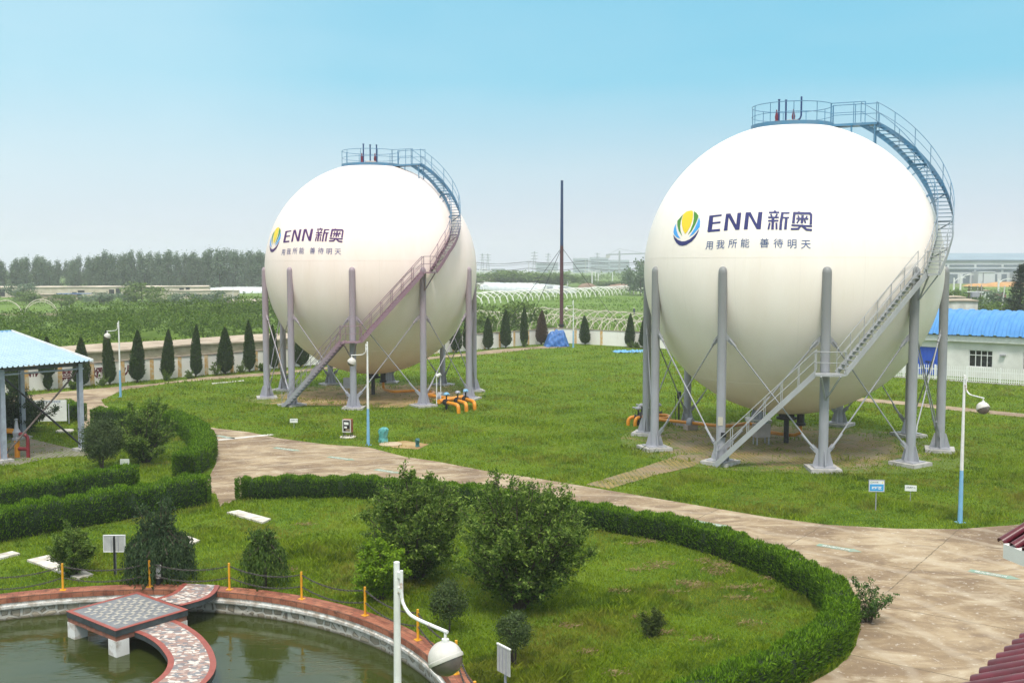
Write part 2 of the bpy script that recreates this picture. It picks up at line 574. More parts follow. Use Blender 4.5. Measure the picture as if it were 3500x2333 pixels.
rings = [9.95, 11, 13, 16, 20, 26, 34, 45, 60, 80, 110, 150, 220, 330, 500, 800, 1100, 1560]
NS = 96
for r in rings:
    for k in range(NS):
        q = 2 * pi * k / NS
        x, y = POND_C.x + r * cos(q), POND_C.y + r * sin(q)
        mb.v.append((x, y, 0.0))
for i in range(len(rings) - 1):
    for k in range(NS):
        k2 = (k + 1) % NS
        mb.f.append((i * NS + k, (i + 1) * NS + k, (i + 1) * NS + k2, i * NS + k2)); mb.m.append(0)
tag(mb.build('ground', GROUND, smooth=0), kind='structure')

# ---------------------------------------------------------------- concrete road
def road_mat():
    m, t, out = newmat('worn_concrete')
    v = coords(t, 'pos')
    a = noise(t, v, 0.22, 6, 0.6, 0.8)
    str_ = noise(t, coords(t, 'pos', (0.6, 1.25, 1), (0, 0, 0.55)), 0.8, 7, 0.68, 1.2)
    b = noise(t, v, 5.0, 5, 0.7)
    c = noise(t, v, 32.0, 3, 0.6)
    col = rampn(t, a, [(0.36, (0.160, 0.110, 0.070)), (0.5, (0.265, 0.195, 0.120)), (0.66, (0.37, 0.29, 0.19))])
    col = mixc(t, rampn(t, str_, [(0.36, 0.8), (0.52, 0.0)]), col, (0.175, 0.125, 0.085))
    col = mixc(t, rampn(t, str_, [(0.52, 0.0), (0.68, 0.7)]), col, (0.455, 0.385, 0.28))
    col = mixc(t, rampn(t, b, [(0.58, 0.0), (0.70, 0.75)]), col, (0.55, 0.505, 0.44))
    col = mixc(t, rampn(t, b, [(0.26, 0.5), (0.38, 0.0)]), col, (0.17, 0.135, 0.11))
    # slab joints
    w = N(t, 'ShaderNodeTexBrick', Scale=1.0)
    w.offset = 0.0
    w.inputs['Mortar Size'].default_value = 0.025
    w.inputs['Mortar Smooth'].default_value = 0.3
    w.inputs['Brick Width'].default_value = 4.3
    w.inputs['Row Height'].default_value = 4.3
    w.inputs['Color1'].default_value = (0, 0, 0, 1); w.inputs['Color2'].default_value = (0, 0, 0, 1)
    w.inputs['Mortar'].default_value = (1, 1, 1, 1)
    wv = coords(t, 'pos', (1, 1, 1), (0, 0, 0.62))
    nz = N(t, 'ShaderNodeTexNoise', Scale=1.2, Detail=3)
    t.links.new(v, nz.inputs['Vector'])
    wv2 = t.nodes.new('ShaderNodeMixRGB'); wv2.blend_type = 'ADD'; wv2.inputs[0].default_value = 0.12
    t.links.new(wv, wv2.inputs[1]); t.links.new(nz.outputs['Color'], wv2.inputs[2])
    t.links.new(wv2.outputs[0], w.inputs['Vector'])
    jm = mixc(t, 1.0, w.outputs['Color'], rampn(t, b, [(0.3, 0.25), (0.6, 0.95)]), 'MULTIPLY')
    col = mixc(t, jm, col, (0.11, 0.085, 0.055))
    # pale wheel tracks that swing round the bend
    tr = t.nodes.new('ShaderNodeVectorMath'); tr.operation = 'DISTANCE'
    tr.inputs[1].default_value = (0.5, 24.0, 0.0)
    t.links.new(v, tr.inputs[0])
    wav = N(t, 'ShaderNodeMath', operation='SINE')
    ml = N(t, 'ShaderNodeMath', operation='MULTIPLY'); ml.inputs[1].default_value = 3.4
    ad = N(t, 'ShaderNodeMath', operation='ADD')
    t.links.new(tr.outputs['Value'], ml.inputs[0])
    n2 = noise(t, v, 0.35, 3)
    sc2 = N(t, 'ShaderNodeMath', operation='MULTIPLY'); sc2.inputs[1].default_value = 5.0
    t.links.new(n2, sc2.inputs[0])
    t.links.new(ml.outputs[0], ad.inputs[0]); t.links.new(sc2.outputs[0], ad.inputs[1])
    t.links.new(ad.outputs[0], wav.inputs[0])
    col = mixc(t, rampn(t, wav.outputs[0], [(0.72, 0.0), (0.98, 0.30)]), col, (0.44, 0.38, 0.295))
    bsdf(t, out, col, 0.88, 0, 0.2, c, 0.35, bdist=0.01)
    return m
ROADM = road_mat()
W = lambda l, z=0.0: [G(u, v, z) for u, v in l]
LAWN_NEAR = W([(232, 918), (240, 930), (262, 940), (300, 949), (370, 957), (420, 972), (500, 984), (571, 992), (646, 1007), (751, 1021), (846, 1027), (931, 1049), (1006, 1060),
               (1120, 1082), (1230, 1098), (1345, 1117), (1440, 1133), (1600, 1160), (1760, 1187), (1900, 1205), (2060, 1214), (2200, 1215), (2352, 1204)])
LAWN_FAR = W([(249, 912), (265, 903), (285, 895.5), (390, 880), (510, 869.5), (606, 863), (740, 849), (880, 836), (1061, 818), (1141, 811), (1221, 802), (1301, 797.6)])
HEDGE_IN = [(-11.25, 42.9), (-8.5, 43.2), (-5.5, 42.9), (-1.3, 41.2)] + [tuple(G(u, v))[:2] for u, v in ((1333, 1213), (1538, 1248), (1654, 1285), (1780, 1336), (1856, 1376), (1890, 1425), (1886, 1470), (1838, 1518), (1740, 1565), (1600, 1625), (1400, 1690))]
HW = 0.82
def offset_path(pts, d):
    P = [Vector((p[0], p[1], 0)) for p in pts]
    out = []
    for i, p in enumerate(P):
        t = P[min(i + 1, len(P) - 1)] - P[max(i - 1, 0)]
        t.normalize()
        out.append(p + Vector((-t.y, t.x, 0)) * d)
    return out
H3 = smooth_path(HEDGE_IN, 0.7)
H3_OUT = offset_path(H3, HW + 0.05)
GARDEN_B = W([(-300, 950), (100, 950), (190, 947), (194, 985), (217, 975), (330, 971), (400, 973), (450, 987), (487, 1020), (497, 1062), (478, 1100), (440, 1118), (497, 1135), (505, 1165)])
road_poly = [tuple(p)[:2] for p in LAWN_NEAR] + [(24, 39.5), (40, 40), (60, 40), (60, 2), (2, 2)] + [tuple(p)[:2] for p in reversed(H3_OUT)] + \
            [tuple(p)[:2] for p in reversed(GARDEN_B)]
ROAD_UP = W([(-300, 935), (60, 908), (120, 902), (210, 893), (345, 882), (480, 865), (609, 856), (740, 844), (880, 831), (1061, 812), (1141, 802.5), (1251, 794.6), (1301, 793.5)])
road_poly_full = road_poly + [tuple(p)[:2] for p in ROAD_UP] + [tuple(p)[:2] for p in reversed(LAWN_FAR)]
tag(sheet('road', road_poly_full, 0.012, ROADM))
FOOTPATH = [(60, 62.5)] + [tuple(G(u, v)[:2]) for u, v in [(2352, 950), (2200, 935), (2080, 922), (1971, 913), (1880, 908)]]
FOOTPATH2 = [tuple(G(u, v)[:2]) for u, v in [(1880, 914), (1971, 921.5), (2080, 930), (2200, 943.5), (2352, 958)]] + [(60, 61.0)]
tag(sheet('footpath', FOOTPATH + FOOTPATH2, 0.012, ROADM))

# ---------------------------------------------------------------- paving and bare earth under the tanks
T1, T2 = Vector((15.08, 56.97, 0)), Vector((-10.49, 78.51, 0))
def paving_mat(name, brick, weeds, centre=None, rad=8.0):
    m, t, out = newmat(name)
    v = coords(t, 'pos', (1, 1, 1), (0, 0, 0.7))
    p = coords(t, 'pos')
    if brick:
        b = N(t, 'ShaderNodeTexBrick', Scale=1.5)
        b.inputs['Color1'].default_value = (0.30, 0.28, 0.26, 1) if name.startswith('grey') else (0.44, 0.29, 0.085, 1)
        b.inputs['Color2'].default_value = (0.23, 0.20, 0.185, 1) if name.startswith('grey') else (0.30, 0.19, 0.075, 1)
        b.inputs['Mortar'].default_value = (0.11, 0.12, 0.05, 1)
        b.inputs['Mortar Size'].default_value = 0.07
        t.links.new(v, b.inputs['Vector'])
        a = noise(t, p, 0.5, 4)
        col = mixc(t, rampn(t, a, [(0.45, 0.0), (0.6, 0.5)]), b.outputs['Color'], (0.24, 0.20, 0.165))
        col = mixc(t, rampn(t, noise(t, p, 0.33, 4), [(0.5, 0.0), (0.62, 0.4)]), col, (0.27, 0.17, 0.11))
    else:
        a = noise(t, p, 0.8, 5)
        col = rampn(t, a, [(0.3, (0.19, 0.125, 0.06)), (0.5, (0.32, 0.22, 0.10)), (0.7, (0.40, 0.30, 0.16))])
    w = noise(t, p, 1.1, 6, 0.75, 0.4)
    if centre is not None:
        ds = t.nodes.new('ShaderNodeVectorMath'); ds.operation = 'DISTANCE'; ds.inputs[1].default_value = (centre.x, centre.y, 0)
        t.links.new(p, ds.inputs[0])
        mr_ = N(t, 'ShaderNodeMapRange'); mr_.inputs['From Min'].default_value = rad * .55; mr_.inputs['From Max'].default_value = rad
        mr_.inputs['To Max'].default_value = 0.24
        t.links.new(ds.outputs['Value'], mr_.inputs['Value'])
        aw_ = N(t, 'ShaderNodeMath', operation='ADD'); t.links.new(w, aw_.inputs[0]); t.links.new(mr_.outputs[0], aw_.inputs[1]); w = aw_.outputs[0]
    f = noise(t, p, 9, 4, 0.7)
    col = mixc(t, rampn(t, w, [(weeds, 0.0), (weeds + 0.09, 0.9)]), col, mixc(t, f, (0.05, 0.10, 0.012), (0.14, 0.21, 0.03)))
    bsdf(t, out, col, 0.92, 0, 0.15, f, 0.5, bdist=0.03)
    return m
def blob(c, r, wob, n=64, seed=1):
    rr = random.Random(seed)
    ph = [rr.uniform(0, 6.28) for _ in range(6)]
    return [(c.x + cos(q) * (r + wob * sum(sin(k * q + ph[k]) / k for k in range(1, 6))), c.y + sin(q) * (r + wob * sum(sin(k * q + ph[k]) / k for k in range(1, 6)))) for q in np.linspace(0, 2 * pi, n, endpoint=False)]
PAVE1 = blob(T1, 8.6, 0.7, seed=3)
PAVE2 = blob(T2 + Vector((0, -0.8, 0)), 8.0, 1.3, seed=8)
tag(sheet('brick_paving', PAVE1, 0.016, paving_mat('yellow_brick_paving', True, 0.56, T1 + Vector((-.6, -.3, 0)), 9.3)), kind='structure')
tag(sheet('bare_earth', PAVE2, 0.016, paving_mat('sandy_earth', False, 0.55, T2 + Vector((0, -.8, 0)), 9.4)), kind='structure')
PATH1 = [tuple(G(u, v)[:2]) for u, v in [(1345, 1113), (1400, 1123), (1500, 1093), (1590, 1072), (1640, 1045), (1560, 1045), (1470, 1075)]]
tag(sheet('brick_path', PATH1, 0.020, paving_mat('yellow_brick_path', True, 0.60)), kind='structure')
CANOPY_PAVE = [tuple(G(u, v)[:2]) for u, v in [(-200, 1000), (60, 1005), (130, 1022), (230, 1045), (110, 1052), (40, 1068), (-200, 1075)]]
tag(sheet('canopy_paving', CANOPY_PAVE, 0.016, paving_mat('grey_brick_paving', True, 0.55)), kind='structure')
ISLAND = [tuple(G(u, v)[:2]) for u, v in [(880, 1018), (930, 1012), (985, 1020), (960, 1032), (900, 1028)]]
tag(sheet('bare_soil', ISLAND, 0.016, paving_mat('sandy_soil', False, 0.6)), kind='structure')
SLABM = mat('pale_slab_concrete', (0.66, 0.62, 0.55), (0.36, 0.32, 0.27), 3.2, 0.9, bump=0.3)
SLABS = [('pale concrete slab in the lawn below the hedge gap', [(521, 1179), (548, 1174), (622, 1194), (604, 1203)]),
         ('small pale slab half hidden behind the dark pagoda tree', [(418, 1246), (432, 1234), (460, 1244), (440, 1252)]),
         ('large stained slab beside the round shrub near the pond', [(62, 1289), (110, 1278), (160, 1300), (215, 1322), (180, 1332), (140, 1318)]),
         ('small yellowish slab at the left edge of the lawn', [(-20, 1280), (28, 1269), (46, 1274), (0, 1285)])]
for lab, q in SLABS:
    mb = MB()
    mb.prism([tuple(G(u, v)[:2]) for u, v in q], -0.02, 0.07)
    tag(mb.build('stepping_slab', SLABM, smooth=0), lab, 'paving slab', 'slabs set in the garden lawn')
# painted line and arrows on the concrete
LINEM = mat('white_road_paint', (0.62, 0.60, 0.56), (0.45, 0.42, 0.37), 2.5, 0.8)
tag(sheet('road_line', [tuple(G(u, v)[:2]) for u, v in [(480, 1011), (625, 996.5), (629, 999), (484, 1014)]], 0.020, LINEM))
tag(sheet('road_line', [tuple(G(u, v)[:2]) for u, v in [(486, 880), (560, 873), (560, 875), (488, 882)]], 0.020, LINEM))
ARROWM = mat('faded_green_road_paint', (0.17, 0.30, 0.235), (0.27, 0.29, 0.225), 2.6, 0.85)
ARROWT = mat('white_arrow_lettering', (0.68, 0.68, 0.66), (0.52, 0.50, 0.46), 3, 0.8)

def text_bm(body, size=1.0, bold=0.0, edge=None, shear=0.0):
    cu = bpy.data.curves.new('text', 'FONT')
    cu.body = body
    cu.size = size
    cu.offset = bold
    cu.shear = shear
    cu.align_x = 'CENTER'
    cu.align_y = 'CENTER'
    cu.resolution_u = 2
    ob = bpy.data.objects.new('text', cu)
    COL.objects.link(ob)
    dg = bpy.context.evaluated_depsgraph_get()
    me = bpy.data.meshes.new_from_object(ob.evaluated_get(dg))
    bm = bmesh.new()
    bm.from_mesh(me)
    bpy.data.objects.remove(ob)
    bpy.data.curves.remove(cu)
    bpy.data.meshes.remove(me)
    bmesh.ops.triangulate(bm, faces=bm.faces[:])
    if edge:
        for _ in range(4):
            es = [e for e in bm.edges if e.calc_length() > edge]
            if not es: break
            bmesh.ops.subdivide_edges(bm, edges=es, cuts=1)
            bmesh.ops.triangulate(bm, faces=bm.faces[:])
    return bm
def bm_centre(bm):
    xs = [v.co.x for v in bm.verts]; ys = [v.co.y for v in bm.verts]
    return (min(xs) + max(xs)) / 2, (min(ys) + max(ys)) / 2
def bm_obj(bm, fn, name, m, parent=None):
    for v in bm.verts: v.co = fn(v.co)
    me = bpy.data.meshes.new(name)
    bm.to_mesh(me); bm.free()
    return link(name, me, m, parent)
def flat_text(body, size, name, m, parent, M, bold=0.0):
    """lettering laid in a plane: M maps local (x right, y up) to the parent's space"""
    bm = text_bm(body, size, bold)
    cx, cy = bm_centre(bm)
    return bm_obj(bm, lambda c: M @ Vector((c.x - cx, c.y - cy, 0)), name, m, parent)
ARROWS = [((1878, 1251), (1980, 1268), 'by the road joint'), ((2226, 1310), (2345, 1331), 'nearest the tiled eave'), ((1590, 1196), (1680, 1212), 'beside the curving hedge'),
          ((1338, 1155), (1410, 1166), 'between the hedge and the brick path'), ((862, 1078), (918, 1087), 'behind the left end of the curving hedge'), ((630, 1028), (690, 1036), 'near the white road line'),
          ((755, 1049), (815, 1057), 'opposite the lamp post with the grey cabinet'), ((498, 1000), (540, 1008), 'at the bend by the clipped hedge')]
for a, b, where in ARROWS:
    A, B = G(*a), G(*b)
    d = (B - A); ln = d.length; d.normalize()
    n = Vector((-d.y, d.x, 0))
    hw = 0.17
    t = thing('road_arrow', 'faded green arrow painted on the concrete ' + where, 'road marking', A, 0, 'green arrows painted on the road')
    mb = MB()
    pts = [n * hw, -n * hw, d * ln * .75 - n * hw, d * ln * .75 - n * hw * 1.5, d * ln, d * ln * .75 + n * hw * 1.5, d * ln * .75 + n * hw]
    mb.add([p + Vector((0, 0, 0.020)) for p in pts], [(0, 1, 2, 3, 4, 5, 6)])
    mb.build('arrow_paint', ARROWM, t, smooth=0)
    M = Matrix(((d.x, n.x, 0, d.x * ln * .42), (d.y, n.y, 0, d.y * ln * .42), (0, 0, 1, 0.024), (0, 0, 0, 1)))
    flat_text('\u8fdb\u5165\u751f\u4ea7\u533a\u5185', min(0.25, ln * 0.105), 'lettering', ARROWT, t, M, 0.004)

# ---------------------------------------------------------------- grass
def grass_points(n, vlo, vhi, ulo=-260, uhi=2620):
    u = rng.uniform(ulo, uhi, n); v = rng.uniform(vlo, vhi, n)
    a = (u * SCL - 1750) / FPX; b = -(v * SCL - 1166.5) / FPX
    dy = cos(PITCH) + b * sin(PITCH); dz = -sin(PITCH) + b * cos(PITCH)
    tt = -CAM_H / dz
    return a * tt, dy * tt
WALL_A, WALL_B, WALL_C = Vector((-46, 70.5, 0)), Vector((5.49, 132.11, 0)), Vector((52, 95.2, 0))
def on_lawn(x, y, edge=0.0):
    keep = ~inpoly(x, y, road_poly_full)
    keep &= ~inpoly(x, y, FOOTPATH + FOOTPATH2)
    keep &= np.hypot(x - POND_C.x, y - POND_C.y) > 10.25
    for _, q in SLABS:
        keep &= ~inpoly(x, y, [tuple(G(u, v)[:2]) for u, v in q])
    yard = [(-50, -20), (-46, 70.5), (5.4, 131.6), (52, 94.8), (70, 80), (70, -20)]
    keep &= inpoly(x, y, yard)
    keep &= ~((x > 32.0) & (y > 90.9 - (x - 33.4) * 0.804))
    for pv, pr in ((PAVE1, 0.78), (PATH1, 0.55), (PAVE2, 0.80), (ISLAND, 0.8), (CANOPY_PAVE, 0.75)):
        ins = inpoly(x, y, pv)
        clump = (np.sin(x * 2.1 + 3 * np.sin(y * 1.3)) + np.sin(y * 2.7 + 2 * np.sin(x * 1.7))) > 0.2
        rim = 0.0
        if pv is PAVE1: rim = np.clip((np.hypot(x - T1.x + .6, y - T1.y + .3) - 5.0) / 4.2, 0, 1)
        if pv is PAVE2: rim = np.clip((np.hypot(x - T2.x, y - T2.y + .8) - 3.5) / 5.5, 0, 1)
        keep &= ~(ins & ((rng.uniform(0, 1, len(x)) < pr * (1 - rim)) | (~clump & (rng.uniform(0, 1, len(x)) > rim))))
    return keep
def clumpy(x, y):
    return 0.5 + 0.25 * (np.sin(x * 0.9 + 1.7 * np.sin(y * 0.6)) + np.sin(y * 1.1 + 1.3 * np.sin(x * 0.8))) * 0.6 + 0.2 * (np.sin(x * 3.1 + 2 * np.sin(y * 2.3)) + np.sin(y * 3.7 + 2 * np.sin(x * 2.9))) * 0.5
GV, GF, gk = [], [], 0
for n, vlo, vhi, ulo, uhi in ((330000, 795, 1150, -260, 2620), (330000, 1150, 1620, -260, 2620), (45000, 795, 1620, -900, -260), (35000, 795, 1620, 2620, 3100)):
    x, y = grass_points(n, vlo, vhi, ulo, uhi)
    k = on_lawn(x, y)
    x, y = x[k], y[k]
    d = np.hypot(x, y)
    c = np.clip(clumpy(x, y), 0.0, 1.2)
    far = np.clip((d - 30) / 60, 0, 1)
    h = (0.05 + 0.21 * c ** 2.5) * rng.uniform(0.5, 1.3, len(x)) * (1 + 0.35 * far)
    # longer where nobody mows: along edges of the tall-grass bank right of the pond
    tall = np.clip(1 - np.hypot(x + 6.5, y - 34.5) / 5.5, 0, 1) + np.clip(1 - np.hypot(x - 1.2, y - 24.5) / 3.5, 0, 1)
    h *= 1 + .7 * tall
    w = np.maximum(0.012, 0.00085 * d) * rng.uniform(0.7, 1.4, len(x))
    q = rng.uniform(0, 2 * pi, len(x)); lean = rng.normal(0, 0.35, (len(x), 2)) * h[:, None]
    bx, by = np.cos(q) * w * .5, np.sin(q) * w * .5
    z0 = np.zeros(len(x))
    V = np.stack([np.stack([x - bx, y - by, z0], 1), np.stack([x + bx, y + by, z0], 1),
                  np.stack([x + bx * .5 + lean[:, 0] * .5, y + by * .5 + lean[:, 1] * .5, h * .62], 1),
                  np.stack([x + lean[:, 0] * 1.2, y + lean[:, 1] * 1.2, h], 1)], 1).reshape(-1, 3)
    GV.append(V); GF.append(np.arange(len(V)).reshape(-1, 4) + gk); gk += len(V)
go = link('grass', rawmesh('grass', np.concatenate(GV), [np.concatenate(GF)]), GRASSLEAF)
tag(go, 'short uneven green grass covering the yard lawns', 'grass', None, 'stuff')
# ---------------------------------------------------------------- the two ball tanks
ZC, R = 9.5, 7.835
COLR, A0 = 7.83, radians(-128.2)
def pol(r, az, z): return Vector((r * cos(az), r * sin(az), z))
def railing(mb, base, h=1.05, every=1.0, r=0.02):
    """posts, middle rail and top rail that stand on the line of points base"""
    up = Vector((0, 0, 1))
    P = [Vector(p) for p in base]
    mb.tube([p + up * h for p in P], r, 6)
    mb.tube([p + up * h * .52 for p in P], r * .8, 6)
    acc = every
    for i, p in enumerate(P):
        if i: acc += (p - P[i - 1]).length
        if acc >= every or i == len(P) - 1:
            mb.tube([p, p + up * h], r, 6)
            acc = 0
def flight(tank, m, outer, inner, rise=0.2, first=0):
    """a run of stairs between two stringers that follow the given lines"""
    n = len(outer)
    f_obj = bpy.data.objects.new('stair_flight', None)
    COL.objects.link(f_obj)
    f_obj.parent = tank
    for side in (outer, inner):
        f = MB()
        for i in range(n - 1):
            f.bar(side[i], side[i + 1], 0.03, 0.24)
        f.build('stringer', m, f_obj, smooth=0)
    ztot = outer[-1].z - outer[0].z
    k = max(2, int(round(ztot / rise)))
    cum = [p.z - outer[0].z for p in outer]
    for s in range(1, k):
        zz = ztot * s / k
        i = max(j for j in range(n) if cum[j] <= zz + 1e-6)
        i = min(i, n - 2)
        w = (zz - cum[i]) / max(cum[i + 1] - cum[i], 1e-6)
        a, b = outer[i].lerp(outer[i + 1], w), inner[i].lerp(inner[i + 1], w)
        t = MB()
        t.bar(a, b, 0.25, 0.035)
        t.build('tread', m, f_obj, smooth=0)
    for side in (outer, inner):
        rb = MB()
        railing(rb, [p + Vector((0, 0, 0.1)) for p in side], 1.0, 1.05)
        rb.build('handrail', m, f_obj)
    return f_obj
def resample(tab, n):
    xs = np.linspace(0, len(tab) - 1, n)
    return [tuple(np.interp(x, range(len(tab)), [r[k] for r in tab]) for k in range(len(tab[0]))) for x in xs]

# lettering on the shell: traced on the eastern tank, laid on the ball
def on_ball(x, y):
    u, v = (2280 + x * 540 / 2353.0) / SCL, (690 + y * 540 / 2353.0) / SCL
    g = ray(u, v); g = g / np.linalg.norm(g)
    c = np.array([T1.x, T1.y, ZC - CAM_H])
    b = g @ c
    p = g * (b - math.sqrt(max(b * b - c @ c + R * R, 0))) - c
    return Vector(p) / R
PETALS = [(P_YEL, [(355, 130), (385, 135), (390, 200), (380, 270), (350, 360), (310, 430), (270, 478), (240, 420), (222, 340), (222, 270), (245, 185), (290, 145)]),
          (P_GRN, [(402, 140), (440, 165), (470, 208), (455, 260), (420, 340), (370, 430), (308, 495), (350, 420), (385, 330), (400, 250)]),
          (P_GRN, [(245, 180), (215, 215), (155, 285), (155, 350), (175, 430), (228, 512), (205, 440), (197, 370), (205, 290), (225, 225)]),
          (P_SKY, [(478, 228), (495, 285), (490, 370), (440, 430), (390, 485), (330, 522), (370, 460), (410, 400), (450, 310)]),
          (P_SKY, [(138, 318), (105, 390), (97, 450), (110, 490), (150, 530), (202, 548), (165, 490), (145, 430), (135, 370)]),
          (None, [(95, 488), (105, 545), (140, 610), (180, 645), (230, 655), (290, 640), (370, 590), (430, 520), (465, 450), (478, 405), (440, 460), (400, 505), (340, 555), (270, 585), (220, 588), (160, 565), (120, 525)])]
LETTERS = [[(632, 205), (818, 185), (812, 212), (688, 228), (683, 303), (800, 290), (795, 318), (680, 330), (670, 412), (792, 402), (790, 435), (615, 452), (602, 440)],
           [(845, 430), (880, 178), (945, 172), (1030, 340), (1050, 165), (1108, 160), (1080, 415), (1020, 418), (918, 232), (900, 425)],
           [(1143, 412), (1172, 158), (1245, 152), (1335, 328), (1362, 150), (1422, 150), (1395, 408), (1335, 408), (1222, 205), (1200, 410)]]
STROKES = [[[(1595, 132), (1622, 150)], 26], [[(1518, 159), (1672, 159)], 26], [[(1545, 182), (1562, 218)], 26], [[(1642, 182), (1618, 222)], 26], [[(1505, 232), (1665, 233)], 24], [[(1505, 282), (1660, 280)], 24],
           [[(1580, 228), (1570, 412)], 38], [[(1530, 312), (1510, 410)], 28], [[(1630, 312), (1632, 410)], 28], [[(1705, 166), (1825, 166)], 26], [[(1720, 160), (1697, 300), (1688, 412)], 40], [[(1715, 236), (1818, 236)], 24],
           [[(1777, 240), (1762, 412)], 40],
           [[(1955, 145), (1968, 168)], 30], [[(1880, 320), (1896, 172)], 40], [[(1885, 168), (2125, 172), (2146, 195), (2140, 332)], 36], [[(2020, 200), (2006, 320)], 38], [[(1925, 250), (2105, 254)], 24],
           [[(1950, 203), (1968, 242)], 24], [[(2088, 208), (2066, 242)], 24], [[(1968, 268), (1932, 318)], 24], [[(2046, 268), (2062, 318)], 26],
           [[(1852, 348), (2160, 364)], 28], [[(1990, 352), (1955, 402), (1848, 404)], 30], [[(2005, 352), (2075, 412), (2152, 420)], 32]]
TAG = [('\u7528', 630, 650), ('\u6211', 797, 632), ('\u6240', 978, 620), ('\u80fd', 1163, 613), ('\u5584', 1450, 612), ('\u5f85', 1658, 615), ('\u660e', 1862, 627), ('\u5929', 2068, 635)]
def fill(polys, off, name, m, parent):
    bm = bmesh.new()
    for q in polys:
        bm.faces.new([bm.verts.new((x, y, 0)) for x, y in q]).normal_update()
    bmesh.ops.triangulate(bm, faces=bm.faces[:])
    for _ in range(4):
        es = [e for e in bm.edges if e.calc_length() > 45]
        if not es: break
        bmesh.ops.subdivide_edges(bm, edges=es, cuts=1)
        bmesh.ops.triangulate(bm, faces=bm.faces[:])
    o = bm_obj(bm, lambda c: on_ball(c.x, c.y) * (R + off) + Vector((0, 0, ZC)), name, m, parent)
    bm = bmesh.new(); bm.from_mesh(o.data)
    for f in bm.faces:
        f.normal_update()
        if f.normal.dot(f.calc_center_median() - Vector((0, 0, ZC))) < 0: f.normal_flip()
    bm.to_mesh(o.data); bm.free()
    return o
def stroke_polys(pts, w):
    out = []
    for (x1, y1), (x2, y2) in zip(pts[:-1], pts[1:]):
        dx, dy = x2 - x1, y2 - y1
        l = hypot(dx, dy); dx, dy = dx / l, dy / l
        # join the pieces of a bent stroke
        e = w * .18
        if len(pts) > 2: x1, y1, x2, y2 = x1 - dx * e, y1 - dy * e, x2 + dx * e, y2 + dy * e
        out.append([(x1 - dy * w / 2, y1 + dx * w / 2), (x2 - dy * w / 2, y2 + dx * w / 2), (x2 + dy * w / 2, y2 - dx * w / 2), (x1 + dy * w / 2, y1 - dx * w / 2)])
    return out

